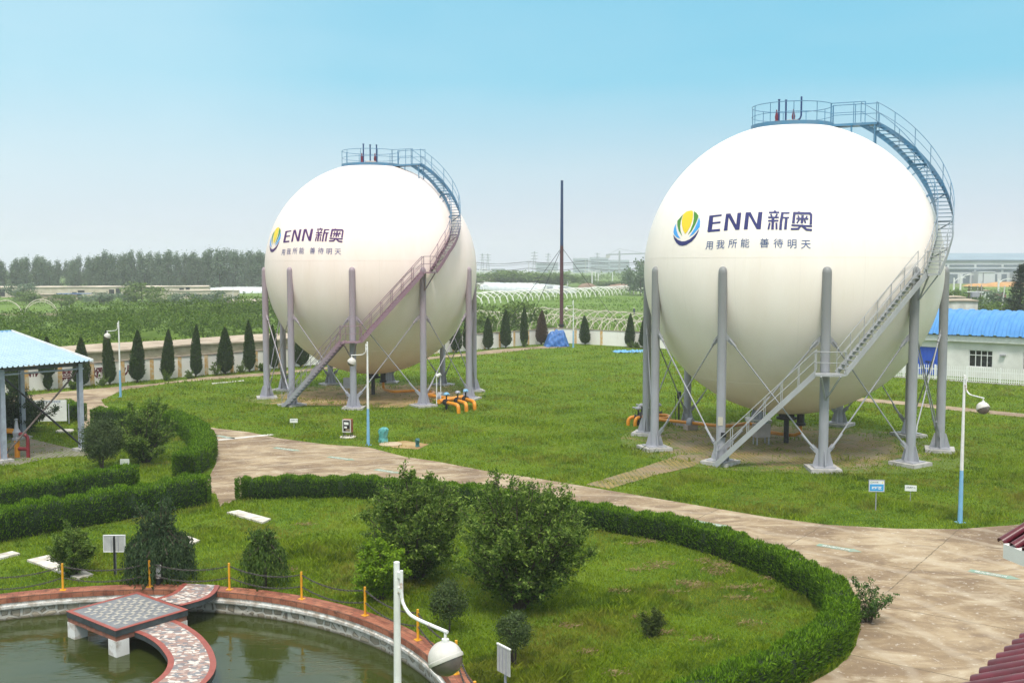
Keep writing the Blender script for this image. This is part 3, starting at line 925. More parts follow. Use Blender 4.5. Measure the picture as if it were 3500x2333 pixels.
def build_tank(C, label, shell, colm, stair, navy, small, vent_up, dz):
    tank = thing('gas_tank', label, 'gas tank', (C.x, C.y, dz), 0, 'ball tanks on columns')
    mb = MB()
    prof = [(R * sin(pi * i / 72), ZC - R * cos(pi * i / 72)) for i in range(73)]
    prof[0] = (0.0, ZC - R); prof[-1] = (0.0, ZC + R)
    mb.lathe(prof, n=120)
    sh = mb.build('shell', shell, tank, smooth=80)
    for zz in (0.62, -5.72):
        rho = math.sqrt(R * R - zz * zz)
        s = MB()
        s.tube([pol(rho + .001, 2 * pi * k / 120, ZC + zz) for k in range(120)], 0.007, 5, closed=True)
        s.build('weld_seam', shell, sh)
    cols = [A0 + k * pi / 5 for k in range(10)]
    for a in cols:
        c = pol(COLR, a, 0)
        t = Vector((-sin(a), cos(a), 0)); n = Vector((cos(a), sin(a), 0))
        mb = MB()
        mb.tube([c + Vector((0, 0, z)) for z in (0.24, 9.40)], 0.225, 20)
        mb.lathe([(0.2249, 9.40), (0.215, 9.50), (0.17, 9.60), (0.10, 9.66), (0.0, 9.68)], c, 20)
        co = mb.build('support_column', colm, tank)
        b = MB()
        for d in (t, -t, n, -n):
            p = c + d * .22
            side = Vector((-d.y, d.x, 0)) * .015
            tri = [p + Vector((0, 0, .24)), p + d * .26 + Vector((0, 0, .24)), p + d * .26 + Vector((0, 0, .34)), p + d * .07 + Vector((0, 0, 0.98)), p + Vector((0, 0, .98))]
            b.add([q - side for q in tri] + [q + side for q in tri], [(0, 1, 2, 3, 4), (9, 8, 7, 6, 5)] + [(i, i + 5, (i + 1) % 5 + 5, (i + 1) % 5) for i in range(5)])
        b.box(c + Vector((0, 0, .215)), (1.0, 1.0, .05), a)
        b.build('base_plate', colm, co, smooth=0, fix=True)
        b = MB()
        b.box(c + Vector((0, 0, .04)), (1.45, 1.45, .30), a)
        b.build('footing', CONC, co, smooth=0)
    for k in range(10):
        a, b_ = cols[k], cols[(k + 1) % 10]
        for up, dn, off in ((a, b_, 0.05), (b_, a, -0.05)):
            U, D_ = pol(COLR + off, up, 6.35), pol(COLR + off, dn, 0.78)
            dr = (D_ - U).normalized()
            hd = Vector((dr.x, dr.y, 0)).normalized()
            U += hd * .2; D_ -= hd * .2
            mb = MB()
            mb.tube([U + dr * .3, D_ - dr * .4], 0.036, 8)
            mb.tube([U + dr * .25, U + dr * .75], 0.062, 8)
            mb.tube([D_ - dr * .35, D_ - dr * 1.25], 0.058, 8)
            nn = pol(1, (up + dn) / 2 if abs(up - dn) < 2 else up + (pi / 10 if k == 9 and up == cols[9] else -pi / 10), 0)
            for p, s in ((U, 1), (D_, -1)):
                mb.bar(p - hd * s * .05, p + dr * s * .55, 0.03, 0.22, up=nn.cross(dr))
            mb.build('cross_brace', colm, tank)
    # stairs in three runs
    c0, c1, c2 = (pol(COLR, cols[i], 0) for i in range(3))
    def chord(p, q, s, off, z):
        t = (q - p).normalized(); n = Vector((t.y, -t.x, 0))
        return p + t * s + n * off + Vector((0, 0, z))
    IN, OUT = 0.32, 1.02
    run1 = lambda off: [chord(c0, c1, -0.15 + 4.62 * i / 12, off, 0.05 + 4.65 * i / 12) for i in range(13)]
    flight(tank, stair, run1(OUT), run1(IN))
    run2 = lambda off: [chord(c1, c2, 0.42 + 4.3 * i / 12, off, 4.70 + 4.62 * i / 12) for i in range(13)]
    flight(tank, stair, run2(OUT), run2(IN))
    tab = [(-52.5, 9.35), (-48.5, 10.05), (-45, 10.67), (-41, 11.2), (-37, 11.85), (-33.5, 12.5), (-31, 13.1), (-28.5, 13.75), (-27, 14.5), (-26.3, 15.4), (-26.2, 16.3), (-26.6, 17.1)]
    tab = resample(tab, 45)
    ro = lambda z: math.sqrt(max(8.74 ** 2 - (z - ZC) ** 2, 0))
    upo = [pol(ro(z), radians(a), z) for a, z in tab]
    upi = [pol(ro(z) - 0.76, radians(a) - 0.02 * (z > 15), z) for a, z in tab]
    flight(tank, stair, upo, upi, 0.2)
    def landing(poly, z, legs, rails):
        mb = MB()
        mb.prism([(p.x, p.y) for p in poly], z - 0.09, z)
        for a, b in legs: mb.bar(a, b, 0.06, 0.06)
        lo = mb.build('stair_landing', stair, tank, smooth=0)
        rb = MB()
        for l in rails: railing(rb, l, 1.05, 0.9)
        if rails: rb.build('handrail', stair, lo)
    l1 = [chord(c0, c1, 4.45, IN - .05, 0), chord(c0, c1, 4.45, OUT + .05, 0), pol(COLR + 1.2, cols[1], 0), chord(c1, c2, .45, OUT + .05, 0), chord(c1, c2, .45, IN - .05, 0), pol(COLR + .27, cols[1], 0)]
    z1 = 4.70
    e1, e2 = pol(COLR + 1.1, cols[1] - .05, z1 - .09), pol(COLR + 1.1, cols[1] + .05, z1 - .09)
    foot = pol(COLR + .22, cols[1], 3.4)
    landing(l1, z1, [(e1, foot), (e2, foot)], [[Vector((p.x, p.y, z1)) for p in l1[1:4]]])
    l2 = [chord(c1, c2, 4.70, IN - .05, 0), chord(c1, c2, 4.70, OUT + .05, 0), pol(COLR + 1.12, cols[2], 0), pol(8.80, radians(-52.6), 0), pol(7.92, radians(-52.6), 0), pol(COLR + .27, cols[2], 0)]
    z2 = 9.35
    foot2 = pol(COLR + .22, cols[2], 8.05)
    landing(l2, z2, [(pol(8.75, radians(-53.2), z2 - .09), foot2), (pol(COLR + 1.05, cols[2] - .05, z2 - .09), foot2)], [[Vector((p.x, p.y, z2)) for p in l2[1:4]]])
    # struts that carry the upper run
    for i in (8, 17, 26, 34):
        mb = MB()
        for p, q in ((upo[i], upi[i]),):
            nrm = (q - Vector((0, 0, ZC))).normalized()
            mb.bar(p - Vector((0, 0, .1)), q - Vector((0, 0, .1)), .06, .08)
            mb.bar(q - Vector((0, 0, .1)), nrm * (R - .02) + Vector((0, 0, ZC - .15)), .07, .1)
            mb.bar(p - Vector((0, 0, .1)), nrm * (R - .02) + Vector((0, 0, ZC - .6)), .05, .05)
        mb.build('stair_bracket', stair, tank, smooth=0)
    # top platform
    ZP = 17.14
    mb = MB()
    n = 36
    PR = 2.12
    for r0, r1, za, zb in ((0.75, PR, ZP - .05, ZP), (PR, PR + .05, ZP - .14, ZP + .1)):
        mb.lathe([(r0, za), (r1, za), (r1, zb), (r0, zb), (r0, za)], n=n, cap=False)
    for k in range(8):
        q = 2 * pi * k / 8
        p = pol(1.9, q, ZP - .05)
        mb.bar(p, pol(1.9, q, ZC + math.sqrt(R * R - 1.9 ** 2) - .05), .07, .07)
    aw = radians(-24.0)
    d = Vector((cos(aw), sin(aw), 0)); s = Vector((-d.y, d.x, 0))
    q = [d * 2.05 + s * .42, d * 2.05 - s * .42, d * 4.35 - s * .42, d * 4.35 + s * .42]
    mb.prism([(p.x, p.y) for p in q], ZP - .12, ZP)
    for p in (d * 4.25 + s * .36, d * 4.25 - s * .36, d * 3.1 - s * .36):
        mb.bar(p + Vector((0, 0, ZP - .12)), Vector((p.x, p.y, ZC + math.sqrt(R * R - p.x ** 2 - p.y ** 2) - .03)), .07, .07)
    plat = mb.build('top_platform', stair, tank, smooth=30)
    rb = MB()
    g0 = math.asin(.42 / PR)
    railing(rb, [pol(PR, aw + g0 + (2 * pi - 2 * g0) * i / 40, ZP) for i in range(41)], 1.08, 0.95)
    rb.build('guardrail', stair, plat)
    for sd in (1, -1):
        rb = MB()
        railing(rb, [d * (2.05 + 2.3 * i / 4) + s * .42 * sd + Vector((0, 0, ZP)) for i in range(4 if sd < 0 else 5)], 1.08, 0.6)
        rb.build('guardrail', stair, plat)
    # vents and manhole
    mb = MB()
    mb.lathe([(0.30, 17.25), (0.30, 17.42), (0.40, 17.42), (0.40, 17.50), (0.0, 17.52)], n=20)
    mb.build('manhole', CONC, tank)
    vx = Vector((cos(C_AZ(C)), sin(C_AZ(C)), 0))
    for off, top, red in vent_up:
        p = vx * off
        mb = MB()
        if red == 2:
            mb.tube([p + Vector((0, 0, top)), p + Vector((0, 0, 17.75)), p - vx * .06 + Vector((0, 0, 17.58)), p - vx * .2 + Vector((0, 0, 17.5)), p - vx * .36 + Vector((0, 0, 17.52))], .05, 10)
        else:
            mb.tube([p + Vector((0, 0, 17.1)), p + Vector((0, 0, top))], .05, 10)
            mb.tube([p + Vector((0, 0, top - .02)), p + Vector((0, 0, top + .03))], .07, 10)
        vp = mb.build('vent_pipe', VENTBLUE, tank)
        if red:
            v = MB()
            q = p - vx * (.4 if red == 2 else 0.12)
            v.lathe([(.07, 17.2), (.07, 17.4), (.12, 17.42), (.12, 17.5), (.07, 17.55), (.1, 17.7), (.05, 17.95), (.03, 18.1)], q, 12)
            v.build('relief_valve', VALVERED, vp)
    # nozzle at the bottom
    mb = MB()
    mb.lathe([(0.42, 1.72), (0.42, 1.45), (0.55, 1.45), (0.55, 1.33), (0.14, 1.32), (0.14, 0.0)], n=20)
    mb.lathe([(0.20, 1.8), (0.20, 1.15), (0.27, 1.15), (0.27, 1.0), (0.17, 1.0)], vx * .75, 16)
    mb.build('bottom_nozzle', DARK, tank)
    # emblem and words
    em = None
    for i, (m, q) in enumerate(PETALS):
        o = fill([q], 0.012, 'emblem' if i == 0 else 'petal', m or navy, tank if i == 0 else em)
        if i == 0: em = o
    fill(LETTERS, 0.012, 'lettering', navy, tank)
    bl = []
    for k, (pts, w) in enumerate(STROKES):
        bl.append((stroke_polys(pts, w), 0.010 + 0.0022 * (k % 9)))
    # strokes of a character lie one over another: give each its own level
    ch = None
    for i, (ps, off) in enumerate(bl):
        o = fill(ps, off, 'character' if i == 0 else 'stroke', navy, tank if i == 0 else ch)
        if i == 0: ch = o
    line = None
    for c_, px, py in TAG:
        p = on_ball(px, py)
        az, el = atan2(p.y, p.x), math.asin(p.z)
        bm = text_bm(c_, 0.47, 0.002, 0.2)
        cx, cy = bm_centre(bm)
        o = bm_obj(bm, lambda c: Vector((cos(el + (c.y - cy) / R) * cos(az + (c.x - cx) / R / cos(el)), cos(el + (c.y - cy) / R) * sin(az + (c.x - cx) / R / cos(el)), sin(el + (c.y - cy) / R))) * (R + .012) + Vector((0, 0, ZC)),
                   'slogan' if line is None else 'slogan_character', small, tank if line is None else line)
        if line is None: line = o
    return tank
def C_AZ(C): return -atan2(C.x, C.y)
VENTBLUE = mat('dark_blue_vent_paint', (0.02, 0.05, 0.16), (0.02, 0.04, 0.12), 3, 0.4)
VALVERED = mat('maroon_valve_paint', (0.16, 0.02, 0.04), (0.12, 0.015, 0.03), 3, 0.4)
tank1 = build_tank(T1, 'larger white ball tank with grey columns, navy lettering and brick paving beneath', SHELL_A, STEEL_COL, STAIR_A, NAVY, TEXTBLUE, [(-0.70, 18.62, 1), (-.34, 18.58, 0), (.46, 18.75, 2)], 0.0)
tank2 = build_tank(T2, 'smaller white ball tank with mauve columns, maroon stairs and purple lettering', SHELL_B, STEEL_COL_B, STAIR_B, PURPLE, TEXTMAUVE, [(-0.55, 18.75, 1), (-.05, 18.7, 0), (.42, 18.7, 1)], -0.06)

# notice plates on a column, cabinet and pipes under the tanks
def pipe(mb, pts, r=.10, n=12):
    mb.tube(smooth_path(pts, .15) if len(pts) > 2 else pts, r, n)
def gl(l, z): return [G(u, v, z) for u, v in l]
def elbow_run(name_parent, a, b, drop, r=.115):
    """from a level pipe over to a bend that dives into the ground"""
    d = (b - a); d.z = 0; ln = d.length; d.normalize()
    z = a.z
    pts = [a, a + d * (ln - .35), a + d * (ln - .12) + Vector((0, 0, -.05)), a + d * ln + Vector((0, 0, -.25)), a + d * ln + Vector((0, 0, -z - .1))]
    mb = MB(); mb.tube([a] + smooth_path(pts[1:], .06), r, 12)
    return mb.build('pipe', ORANGE, name_parent)
def valve(parent, p, axis, s=1.0, wheel=STEEL):
    mb = MB()
    ax = Vector(axis).normalized()
    M = Vector((0, 0, 1)).rotation_difference(ax).to_matrix()
    mb.lathe([(.13, -.22), (.21, -.22), (.21, -.17), (.13, -.16), (.17, -.06), (.17, .06), (.13, .16), (.21, .17), (.21, .22), (.13, .22)], p, 14, M=M)
    mb.tube([p + Vector((0, 0, .12)), p + Vector((0, 0, .5))], .05, 8)
    mb.box(p + Vector((0, 0, -.3)), (.16, .16, .36))
    v = mb.build('valve', DARK, parent)
    w = MB()
    w.lathe([(.02, .46), (.18, .5), (.2, .56), (.14, .66), (.0, .7)], p, 14)
    w.tube([p + ax * .1 + Vector((0, 0, .56)), p + ax * .36 + Vector((0, 0, .6))], .05, 8)
    w.build('actuator', wheel, v)
    return v
p1 = thing('gas_pipeline', 'orange pipe running left from under the larger tank to black valves behind its outer columns', 'pipeline', G(1600, 990))
def loc(o, pts): return [Vector(p) - o.location for p in pts]
mb = MB(); zt = .42
main = [T1 + Vector((.72, -.2, 1.1)), T1 + Vector((.72, -.2, .6)), T1 + Vector((.5, .1, .42))] + gl([(1764, 991), (1738, 975), (1710, 973), (1665, 978), (1586, 970.5), (1512, 963)], zt) + [G(1480, 960, .45)]
mb.tube(loc(p1, smooth_path(main, .3)), .10, 12); mb.build('pipe', ORANGE, p1)
mb = MB(); mb.tube(loc(p1, smooth_path(gl([(1490, 957), (1518, 953), (1537, 955.5), (1532, 960), (1500, 961)], .45), .15)), .11, 12); mb.build('pipe', ORANGE, p1)
elbow_run(p1, *loc(p1, [G(1470, 957, .5), G(1443, 958, .5)]), 0)
elbow_run(p1, *loc(p1, [G(1488, 955, .5), G(1459, 960, .5)]), 0)
for u, v in ((1466, 958), (1474, 951), (1512, 950)): valve(p1, loc(p1, [G(u, v, .5)])[0], (-1, .3, 0))
mb = MB(); cuff = loc(p1, [G(1586, 970.5, zt)])[0]
mb.lathe([(.12, -.14), (.30, -.14), (.30, .14), (.12, .14)], cuff, 18, M=Vector((0, 0, 1)).rotation_difference(Vector((1, -.7, 0)).normalized()).to_matrix()); mb.build('pipe_collar', STEEL, p1)
mb = MB(); mb.box(cuff + Vector((0, 0, -.28)), (.7, .5, .34), .4); mb.build('pipe_block', mat('pinkish_block_concrete', (.42, .33, .28), (.33, .26, .22), 5, .9), p1, smooth=0)
mb = MB(); sp = loc(p1, [G(1559, 966)])[0]
mb.tube([sp, sp + Vector((0, 0, 1.75))], .05, 8); mb.tube([sp + Vector((0, 0, 1.4)), sp + Vector((0, 0, 1.85))], .13, 8); mb.tube([sp + Vector((-.22, 0, 0)), sp + Vector((-.22, 0, 1.6))], .02, 6); mb.build('relief_standpipe', DARK, p1)

p2 = thing('gas_pipeline', 'orange pipe under the mauve columned tank ending in three black valves and bends', 'pipeline', G(1000, 930))
mb = MB()
main = [T2 + Vector((.75, .1, 1.1)), T2 + Vector((.75, .1, .6)), T2 + Vector((.9, -.1, .42))] + gl([(905, 899), (949, 897), (990, 899)], .42) + [G(996, 903, .42), G(978, 907, .42)]
mb.tube(loc(p2, smooth_path(main, .3)), .11, 12); mb.build('pipe', ORANGE, p2)
mb = MB(); mb.tube(loc(p2, smooth_path(gl([(975, 906), (1000, 910), (1012, 912), (1048, 917)], .42), .3)), .13, 12); mb.build('pipe', ORANGE, p2)
mb = MB(); mb.tube(loc(p2, gl([(1008, 922), (1062, 912)], .55)), .17, 14); mb.build('manifold_pipe', ORANGE, p2)
cuff = loc(p2, [G(1012, 911.5, .42)])[0]
mb = MB(); mb.lathe([(.14, -.16), (.36, -.16), (.36, .16), (.14, .16)], cuff, 18, M=Vector((0, 0, 1)).rotation_difference(Vector((1, -.4, 0)).normalized()).to_matrix()); mb.build('pipe_collar', STEEL, p2)
for (a, b, w) in (((1018, 922), (1053, 930), BLUEP), ((1046, 918), (1071, 926), STEEL), ((1064, 914), (1090, 923), BLUEP)):
    A, B = loc(p2, [G(*a, .55), G(*b, .55)])
    elbow_run(p2, A, B, 0, .13)
    valve(p2, A.lerp(B, .22), (B - A), 1.25, w)
mb = MB(); sp = loc(p2, [G(1003, 931)])[0]
mb.tube([sp, sp + Vector((0, 0, 2.3))], .04, 8); mb.tube([sp + Vector((.02, 0, 2.05)), sp + Vector((.3, 0, 2.2))], .12, 10); mb.tube([sp + Vector((.28, .1, .1)), sp + Vector((.28, .1, 2.0))], .03, 6); mb.build('relief_standpipe', WHITEP, p2)

b = thing('junction_box', 'grey steel cabinet on thin legs standing below the larger tank', 'electrical box', G(1748, 1020), .3)
mb = MB(); mb.box((0, 0, .78), (.85, .5, .72)); mb.build('cabinet', mat('pinkish_grey_cabinet', (.40, .34, .32), (.34, .29, .27), 3, .5), b, smooth=0)
for sx_ in (-.36, .36):
    for sy_ in (-.2, .2):
        mb = MB(); mb.box((sx_, sy_, .21), (.05, .05, .42)); mb.build('leg', STEEL, b, smooth=0)
b = thing('control_panel', 'small grey box on a pole beneath the mauve columned tank', 'electrical box', G(797, 918), .1)
mb = MB(); mb.box((0, 0, 1.25), (.5, .25, .75)); mb.build('cabinet', STEEL, b, smooth=0)
mb = MB(); mb.box((0, 0, .44), (.05, .05, .88)); mb.build('leg', STEEL, b, smooth=0)
# label and box fixed to the first column of the larger tank
c0 = pol(COLR, A0, 0)
dcam = (Vector((0, 0, 0)) - (T1 + c0)); dcam.z = 0; dcam.normalize()
s_ = Vector((-dcam.y, dcam.x, 0))
mb = MB(); mb.box(c0 + dcam * .235 + s_ * -.02 + Vector((0, 0, 2.15)), (.24, .02, .42), atan2(s_.y, s_.x)); mb.build('notice_plate', mat('yellowed_notice', (.5, .46, .38), (.44, .40, .32), 9, .6), tank1, smooth=0)
mb = MB(); mb.box(c0 + dcam * .27 - s_ * -.14 + Vector((0, 0, 1.5)), (.26, .08, .22), atan2(s_.y, s_.x)); mb.build('switch_box', DARK, tank1, smooth=0)
# ---------------------------------------------------------------- pond
WZ = -0.53
PC = Vector((POND_C.x, POND_C.y, 0))
def water_mat():
    m, t, out = newmat('murky_water')
    v = coords(t, 'pos')
    big = noise(t, coords(t, 'pos', (1.0, 2.2, 1)), 0.9, 3, 0.5, 0.6)
    n1 = noise(t, coords(t, 'pos', (1.5, 4.5, 1), (0, 0, 0.3)), 1.5, 4, 0.6, 0.8)
    col = rampn(t, noise(t, v, 0.4, 4), [(0.3, (0.026, 0.036, 0.007)), (0.7, (0.042, 0.052, 0.012))])
    msk = mixc(t, 1.0, n1, rampn(t, big, [(0.45, 0.15), (0.68, 1.0)]), 'MULTIPLY')
    b = bsdf(t, out, col, 0.03, 0, 0.5, msk, 0.22, bdist=0.05)
    b.inputs['IOR'].default_value = 1.33
    return m
mb = MB()
mb.v = [(PC.x, PC.y, WZ)] + [(PC.x + 9.9 * cos(2 * pi * k / 96), PC.y + 9.9 * sin(2 * pi * k / 96), WZ) for k in range(96)]
mb.f = [(0, k + 1, (k + 1) % 96 + 1) for k in range(96)]; mb.m = [0] * 96
tag(mb.build('pond_water', water_mat(), smooth=0), kind='structure')

def round_wall_mat(name, kind):
    m, t, out = newmat(name)
    o = t.nodes.new('ShaderNodeTexCoord').outputs['Object']
    s = t.nodes.new('ShaderNodeSeparateXYZ'); t.links.new(o, s.inputs[0])
    at = N(t, 'ShaderNodeMath', operation='ARCTAN2'); t.links.new(s.outputs['Y'], at.inputs[0]); t.links.new(s.outputs['X'], at.inputs[1])
    ml = N(t, 'ShaderNodeMath', operation='MULTIPLY'); ml.inputs[1].default_value = 10.0; t.links.new(at.outputs[0], ml.inputs[0])
    ln = N(t, 'ShaderNodeVectorMath', operation='LENGTH')
    xy = t.nodes.new('ShaderNodeCombineXYZ'); t.links.new(s.outputs['X'], xy.inputs[0]); t.links.new(s.outputs['Y'], xy.inputs[1])
    t.links.new(xy.outputs[0], ln.inputs[0])
    ad = N(t, 'ShaderNodeMath', operation='SUBTRACT'); t.links.new(s.outputs['Z'], ad.inputs[0]); t.links.new(ln.outputs['Value'], ad.inputs[1])
    c = t.nodes.new('ShaderNodeCombineXYZ'); t.links.new(ml.outputs[0], c.inputs[0]); t.links.new(ad.outputs[0], c.inputs[1])
    v = c.outputs[0]
    p = coords(t, 'pos')
    grime = noise(t, p, 3.5, 6, 0.75)
    if kind == 'stone':
        vo = N(t, 'ShaderNodeTexVoronoi', Scale=3.3, Randomness=0.7); vo.feature = 'DISTANCE_TO_EDGE'
        vc = N(t, 'ShaderNodeTexVoronoi', Scale=3.3, Randomness=0.7)
        sc_ = N(t, 'ShaderNodeMapping'); sc_.inputs['Scale'].default_value = (0.95, 1.25, 1)
        t.links.new(v, sc_.inputs[0])
        for q in (vo, vc): t.links.new(sc_.outputs[0], q.inputs['Vector'])
        sp_ = t.nodes.new('ShaderNodeSeparateColor'); t.links.new(vc.outputs['Color'], sp_.inputs[0]); sv_ = sp_.outputs[0]
        stone = mixc(t, sv_, (0.33, 0.285, 0.22), (0.50, 0.435, 0.34))
        col = mixc(t, rampn(t, vo.outputs['Distance'], [(0.10, 1.0), (0.145, 0.0)]), stone, (0.56, 0.53, 0.47))
        col = mixc(t, rampn(t, vo.outputs['Distance'], [(0.10, 0.0), (0.12, 0.75), (0.15, 0.75), (0.17, 0.0)]), col, (0.08, 0.07, 0.055))
        col = mixc(t, rampn(t, grime, [(0.45, 0.0), (0.7, 0.6)]), col, (0.17, 0.14, 0.10))
        z = N(t, 'ShaderNodeMapRange'); z.inputs['From Min'].default_value = -0.53; z.inputs['From Max'].default_value = -0.42
        t.links.new(s.outputs['Z'], z.inputs['Value'])
        col = mixc(t, z.outputs[0], (0.05, 0.045, 0.025), col)
        bsdf(t, out, col, 0.9, 0, 0.2, vo.outputs['Distance'], 0.8, bdist=0.06)
    elif kind == 'tile':
        b = N(t, 'ShaderNodeTexBrick', Scale=1.0)
        b.inputs['Brick Width'].default_value = 0.30; b.inputs['Row Height'].default_value = 0.16
        b.inputs['Mortar Size'].default_value = 0.006
        b.inputs['Color1'].default_value = (0.26, 0.085, 0.05, 1); b.inputs['Color2'].default_value = (0.38, 0.15, 0.085, 1); b.inputs['Mortar'].default_value = (0.10, 0.05, 0.035, 1)
        t.links.new(v, b.inputs['Vector'])
        col = mixc(t, rampn(t, grime, [(0.48, 0.0), (0.66, 0.85)]), b.outputs['Color'], (0.075, 0.035, 0.022))
        col = mixc(t, rampn(t, noise(t, p, 11, 4), [(0.6, 0.0), (0.8, 0.4)]), col, (0.42, 0.28, 0.20))
        bsdf(t, out, col, 0.75, 0, 0.3, b.outputs['Fac'], -0.4, bdist=0.01)
    else:
        col = mixc(t, rampn(t, grime, [(0.42, 0.0), (0.6, 0.75)]), (0.66, 0.65, 0.62), (0.26, 0.20, 0.14))
        bsdf(t, out, col, 0.8, 0, 0.3)
    return m
pw = thing('pond_wall', 'round stone pond wall with red tiled cap and white ledge', 'pond wall', PC)
NW = 144
def ring(name, prof, m):
    mb = MB(); mb.lathe(prof, n=NW, cap=False)
    return mb.build(name, m, pw, smooth=25, fix=False)
ring('stone_wall', [(10.05, -1.2), (9.80, -1.2), (9.80, -0.21), (10.05, -0.21)], round_wall_mat('round_pebble_masonry', 'stone'))
ring('ledge', [(10.05, -0.205), (9.72, -0.205), (9.70, -0.17), (9.70, -0.10), (9.755, -0.095), (9.755, -0.015), (10.05, -0.015)], round_wall_mat('peeling_white_ledge', 'ledge'))
ring('cap', [(10.26, -0.1), (10.26, 0.135), (10.24, 0.15), (9.75, 0.15), (9.73, 0.135), (9.73, -0.01), (10.05, -0.01)], round_wall_mat('red_cap_tiles', 'tile'))

# platform and walks
def crazy(name, k=1.0):
    m, t, out = newmat(name)
    p = coords(t, 'pos')
    nz = N(t, 'ShaderNodeTexNoise', Scale=2.2, Detail=1); t.links.new(p, nz.inputs['Vector'])
    pv = t.nodes.new('ShaderNodeMixRGB'); pv.blend_type = 'ADD'; pv.inputs[0].default_value = 0.16
    t.links.new(p, pv.inputs[1]); t.links.new(nz.outputs['Color'], pv.inputs[2])
    fl = N(t, 'ShaderNodeMapping'); fl.inputs['Scale'].default_value = (1.0, 1.55, 0.0); t.links.new(pv.outputs[0], fl.inputs[0])
    a = N(t, 'ShaderNodeTexVoronoi', Scale=8.0, Randomness=0.95); b = N(t, 'ShaderNodeTexVoronoi', Scale=8.0, Randomness=0.95); b.feature = 'DISTANCE_TO_EDGE'
    for q in (a, b): t.links.new(fl.outputs[0], q.inputs['Vector'])
    s = t.nodes.new('ShaderNodeSeparateColor'); t.links.new(a.outputs['Color'], s.inputs[0])
    col = rampn(t, s.outputs[0], [(0.0, (0.17, 0.155, 0.16)), (0.2, (0.28, 0.19, 0.165)), (0.4, (0.38, 0.28, 0.24)), (0.55, (0.20, 0.20, 0.21)), (0.68, (0.33, 0.21, 0.17)), (0.78, (0.55, 0.50, 0.45)), (1.0, (0.30, 0.25, 0.24))])
    for e in [n for n in t.nodes if n.type == 'VALTORGB']: e.color_ramp.interpolation = 'CONSTANT'
    col = mixc(t, rampn(t, b.outputs['Distance'], [(0.008, 0.7), (0.03, 0.0)]), col, (0.11, 0.085, 0.075))
    bsdf(t, out, col, 0.6, 0, 0.35, b.outputs['Distance'], 0.2)
    return m
CRAZY = crazy('crazy_stone_paving')
REDB = mat('red_border_tiles', (0.30, 0.075, 0.055), (0.23, 0.06, 0.045), 4, 0.55)
SLATE = mat('dark_slate_edge', (0.060, 0.075, 0.080), (0.035, 0.042, 0.045), 5, 0.6, detail=6)
PIERW = mat('flaking_white_pier', (0.68, 0.67, 0.65), (0.34, 0.29, 0.24), 3.2, 0.85, lo=0.3, hi=0.5)
BRICKB = mat('stained_red_brick', (0.33, 0.12, 0.075), (0.16, 0.08, 0.06), 7, 0.85)
def square_at(c, u, v, hu, hv): return [c + u * a * hu + v * b * hv for a, b in ((-1, -1), (1, -1), (1, 1), (-1, 1))]
dz = 0.20
DK = [Vector((-12.40, 28.38, 0)), Vector((-10.45, 26.81, 0)), Vector((-8.95, 28.41, 0)), Vector((-10.90, 29.96, 0))]
dc = sum(DK, Vector()) / 4
du = (DK[1] - DK[0]).normalized(); dv = Vector((-du.y, du.x, 0)); hu, hv = 1.25, 1.09
pl = thing('pond_platform', 'square tiled platform with red border on white piers in the pond', 'platform', dc)
pz = Vector((0, 0, 0))
sq = lambda hu_, hv_: [(p.x, p.y) for p in square_at(pz, du, dv, hu_, hv_)]
mb = MB(); mb.prism(sq(hu, hv), dz - .17, dz - .012); mb.build('slab', SLATE, pl, smooth=0)
mb = MB(); mb.prism(sq(hu - .02, hv - .02), dz - .30, dz - .172); mb.build('beam', BRICKB, pl, smooth=0)
mb = MB()
o_, i_ = sq(hu + .01, hv + .01), sq(hu - .11, hv - .11)
for k in range(4):
    mb.prism([o_[k], o_[(k + 1) % 4], i_[(k + 1) % 4], i_[k]], dz - .010, dz + .004)
mb.build('border', REDB, pl, smooth=0, fix=True)
mb = MB(); mb.prism(sq(hu - .11, hv - .11), dz - .010, dz - .002); bt = mb.build('paving', mat('grey_deck_bricks', (.20, .205, .215), (.13, .135, .145), 6, .6), pl, smooth=0)
mb = MB()
ga, gb = hu - .17, hv - .17
st = 0.30
for i in range(-9, 10):
    for j in range(-9, 10):
        x, y = (i + j * .5) * st * 1.0, j * st * .5
        if abs(x) > ga - .1 or abs(y) > gb - .1: continue
        w, h = (.165, .070) if (j % 2 == 0) else (.070, .165)
        rr = random.uniform(-.008, .008)
        c = du * x + dv * y
        mb.prism([(p.x, p.y) for p in square_at(c, du, dv, w / 2 + rr, h / 2)], dz - .003, dz + .003 + random.uniform(0, .002))
mb.build('pale_brick_inlay', mat('cream_deck_bricks', (.44, .41, .35), (.33, .30, .25), 9, .6), bt, smooth=0)
for a in (-1, 1):
    for b in (-1, 1):
        c = du * a * (hu - .2) + dv * b * (hv - .2)
        mb = MB(); mb.prism([(p.x, p.y) for p in square_at(c, du, dv, .19, .19)], -1.1, dz - .302); mb.build('pier', PIERW, pl, smooth=0)
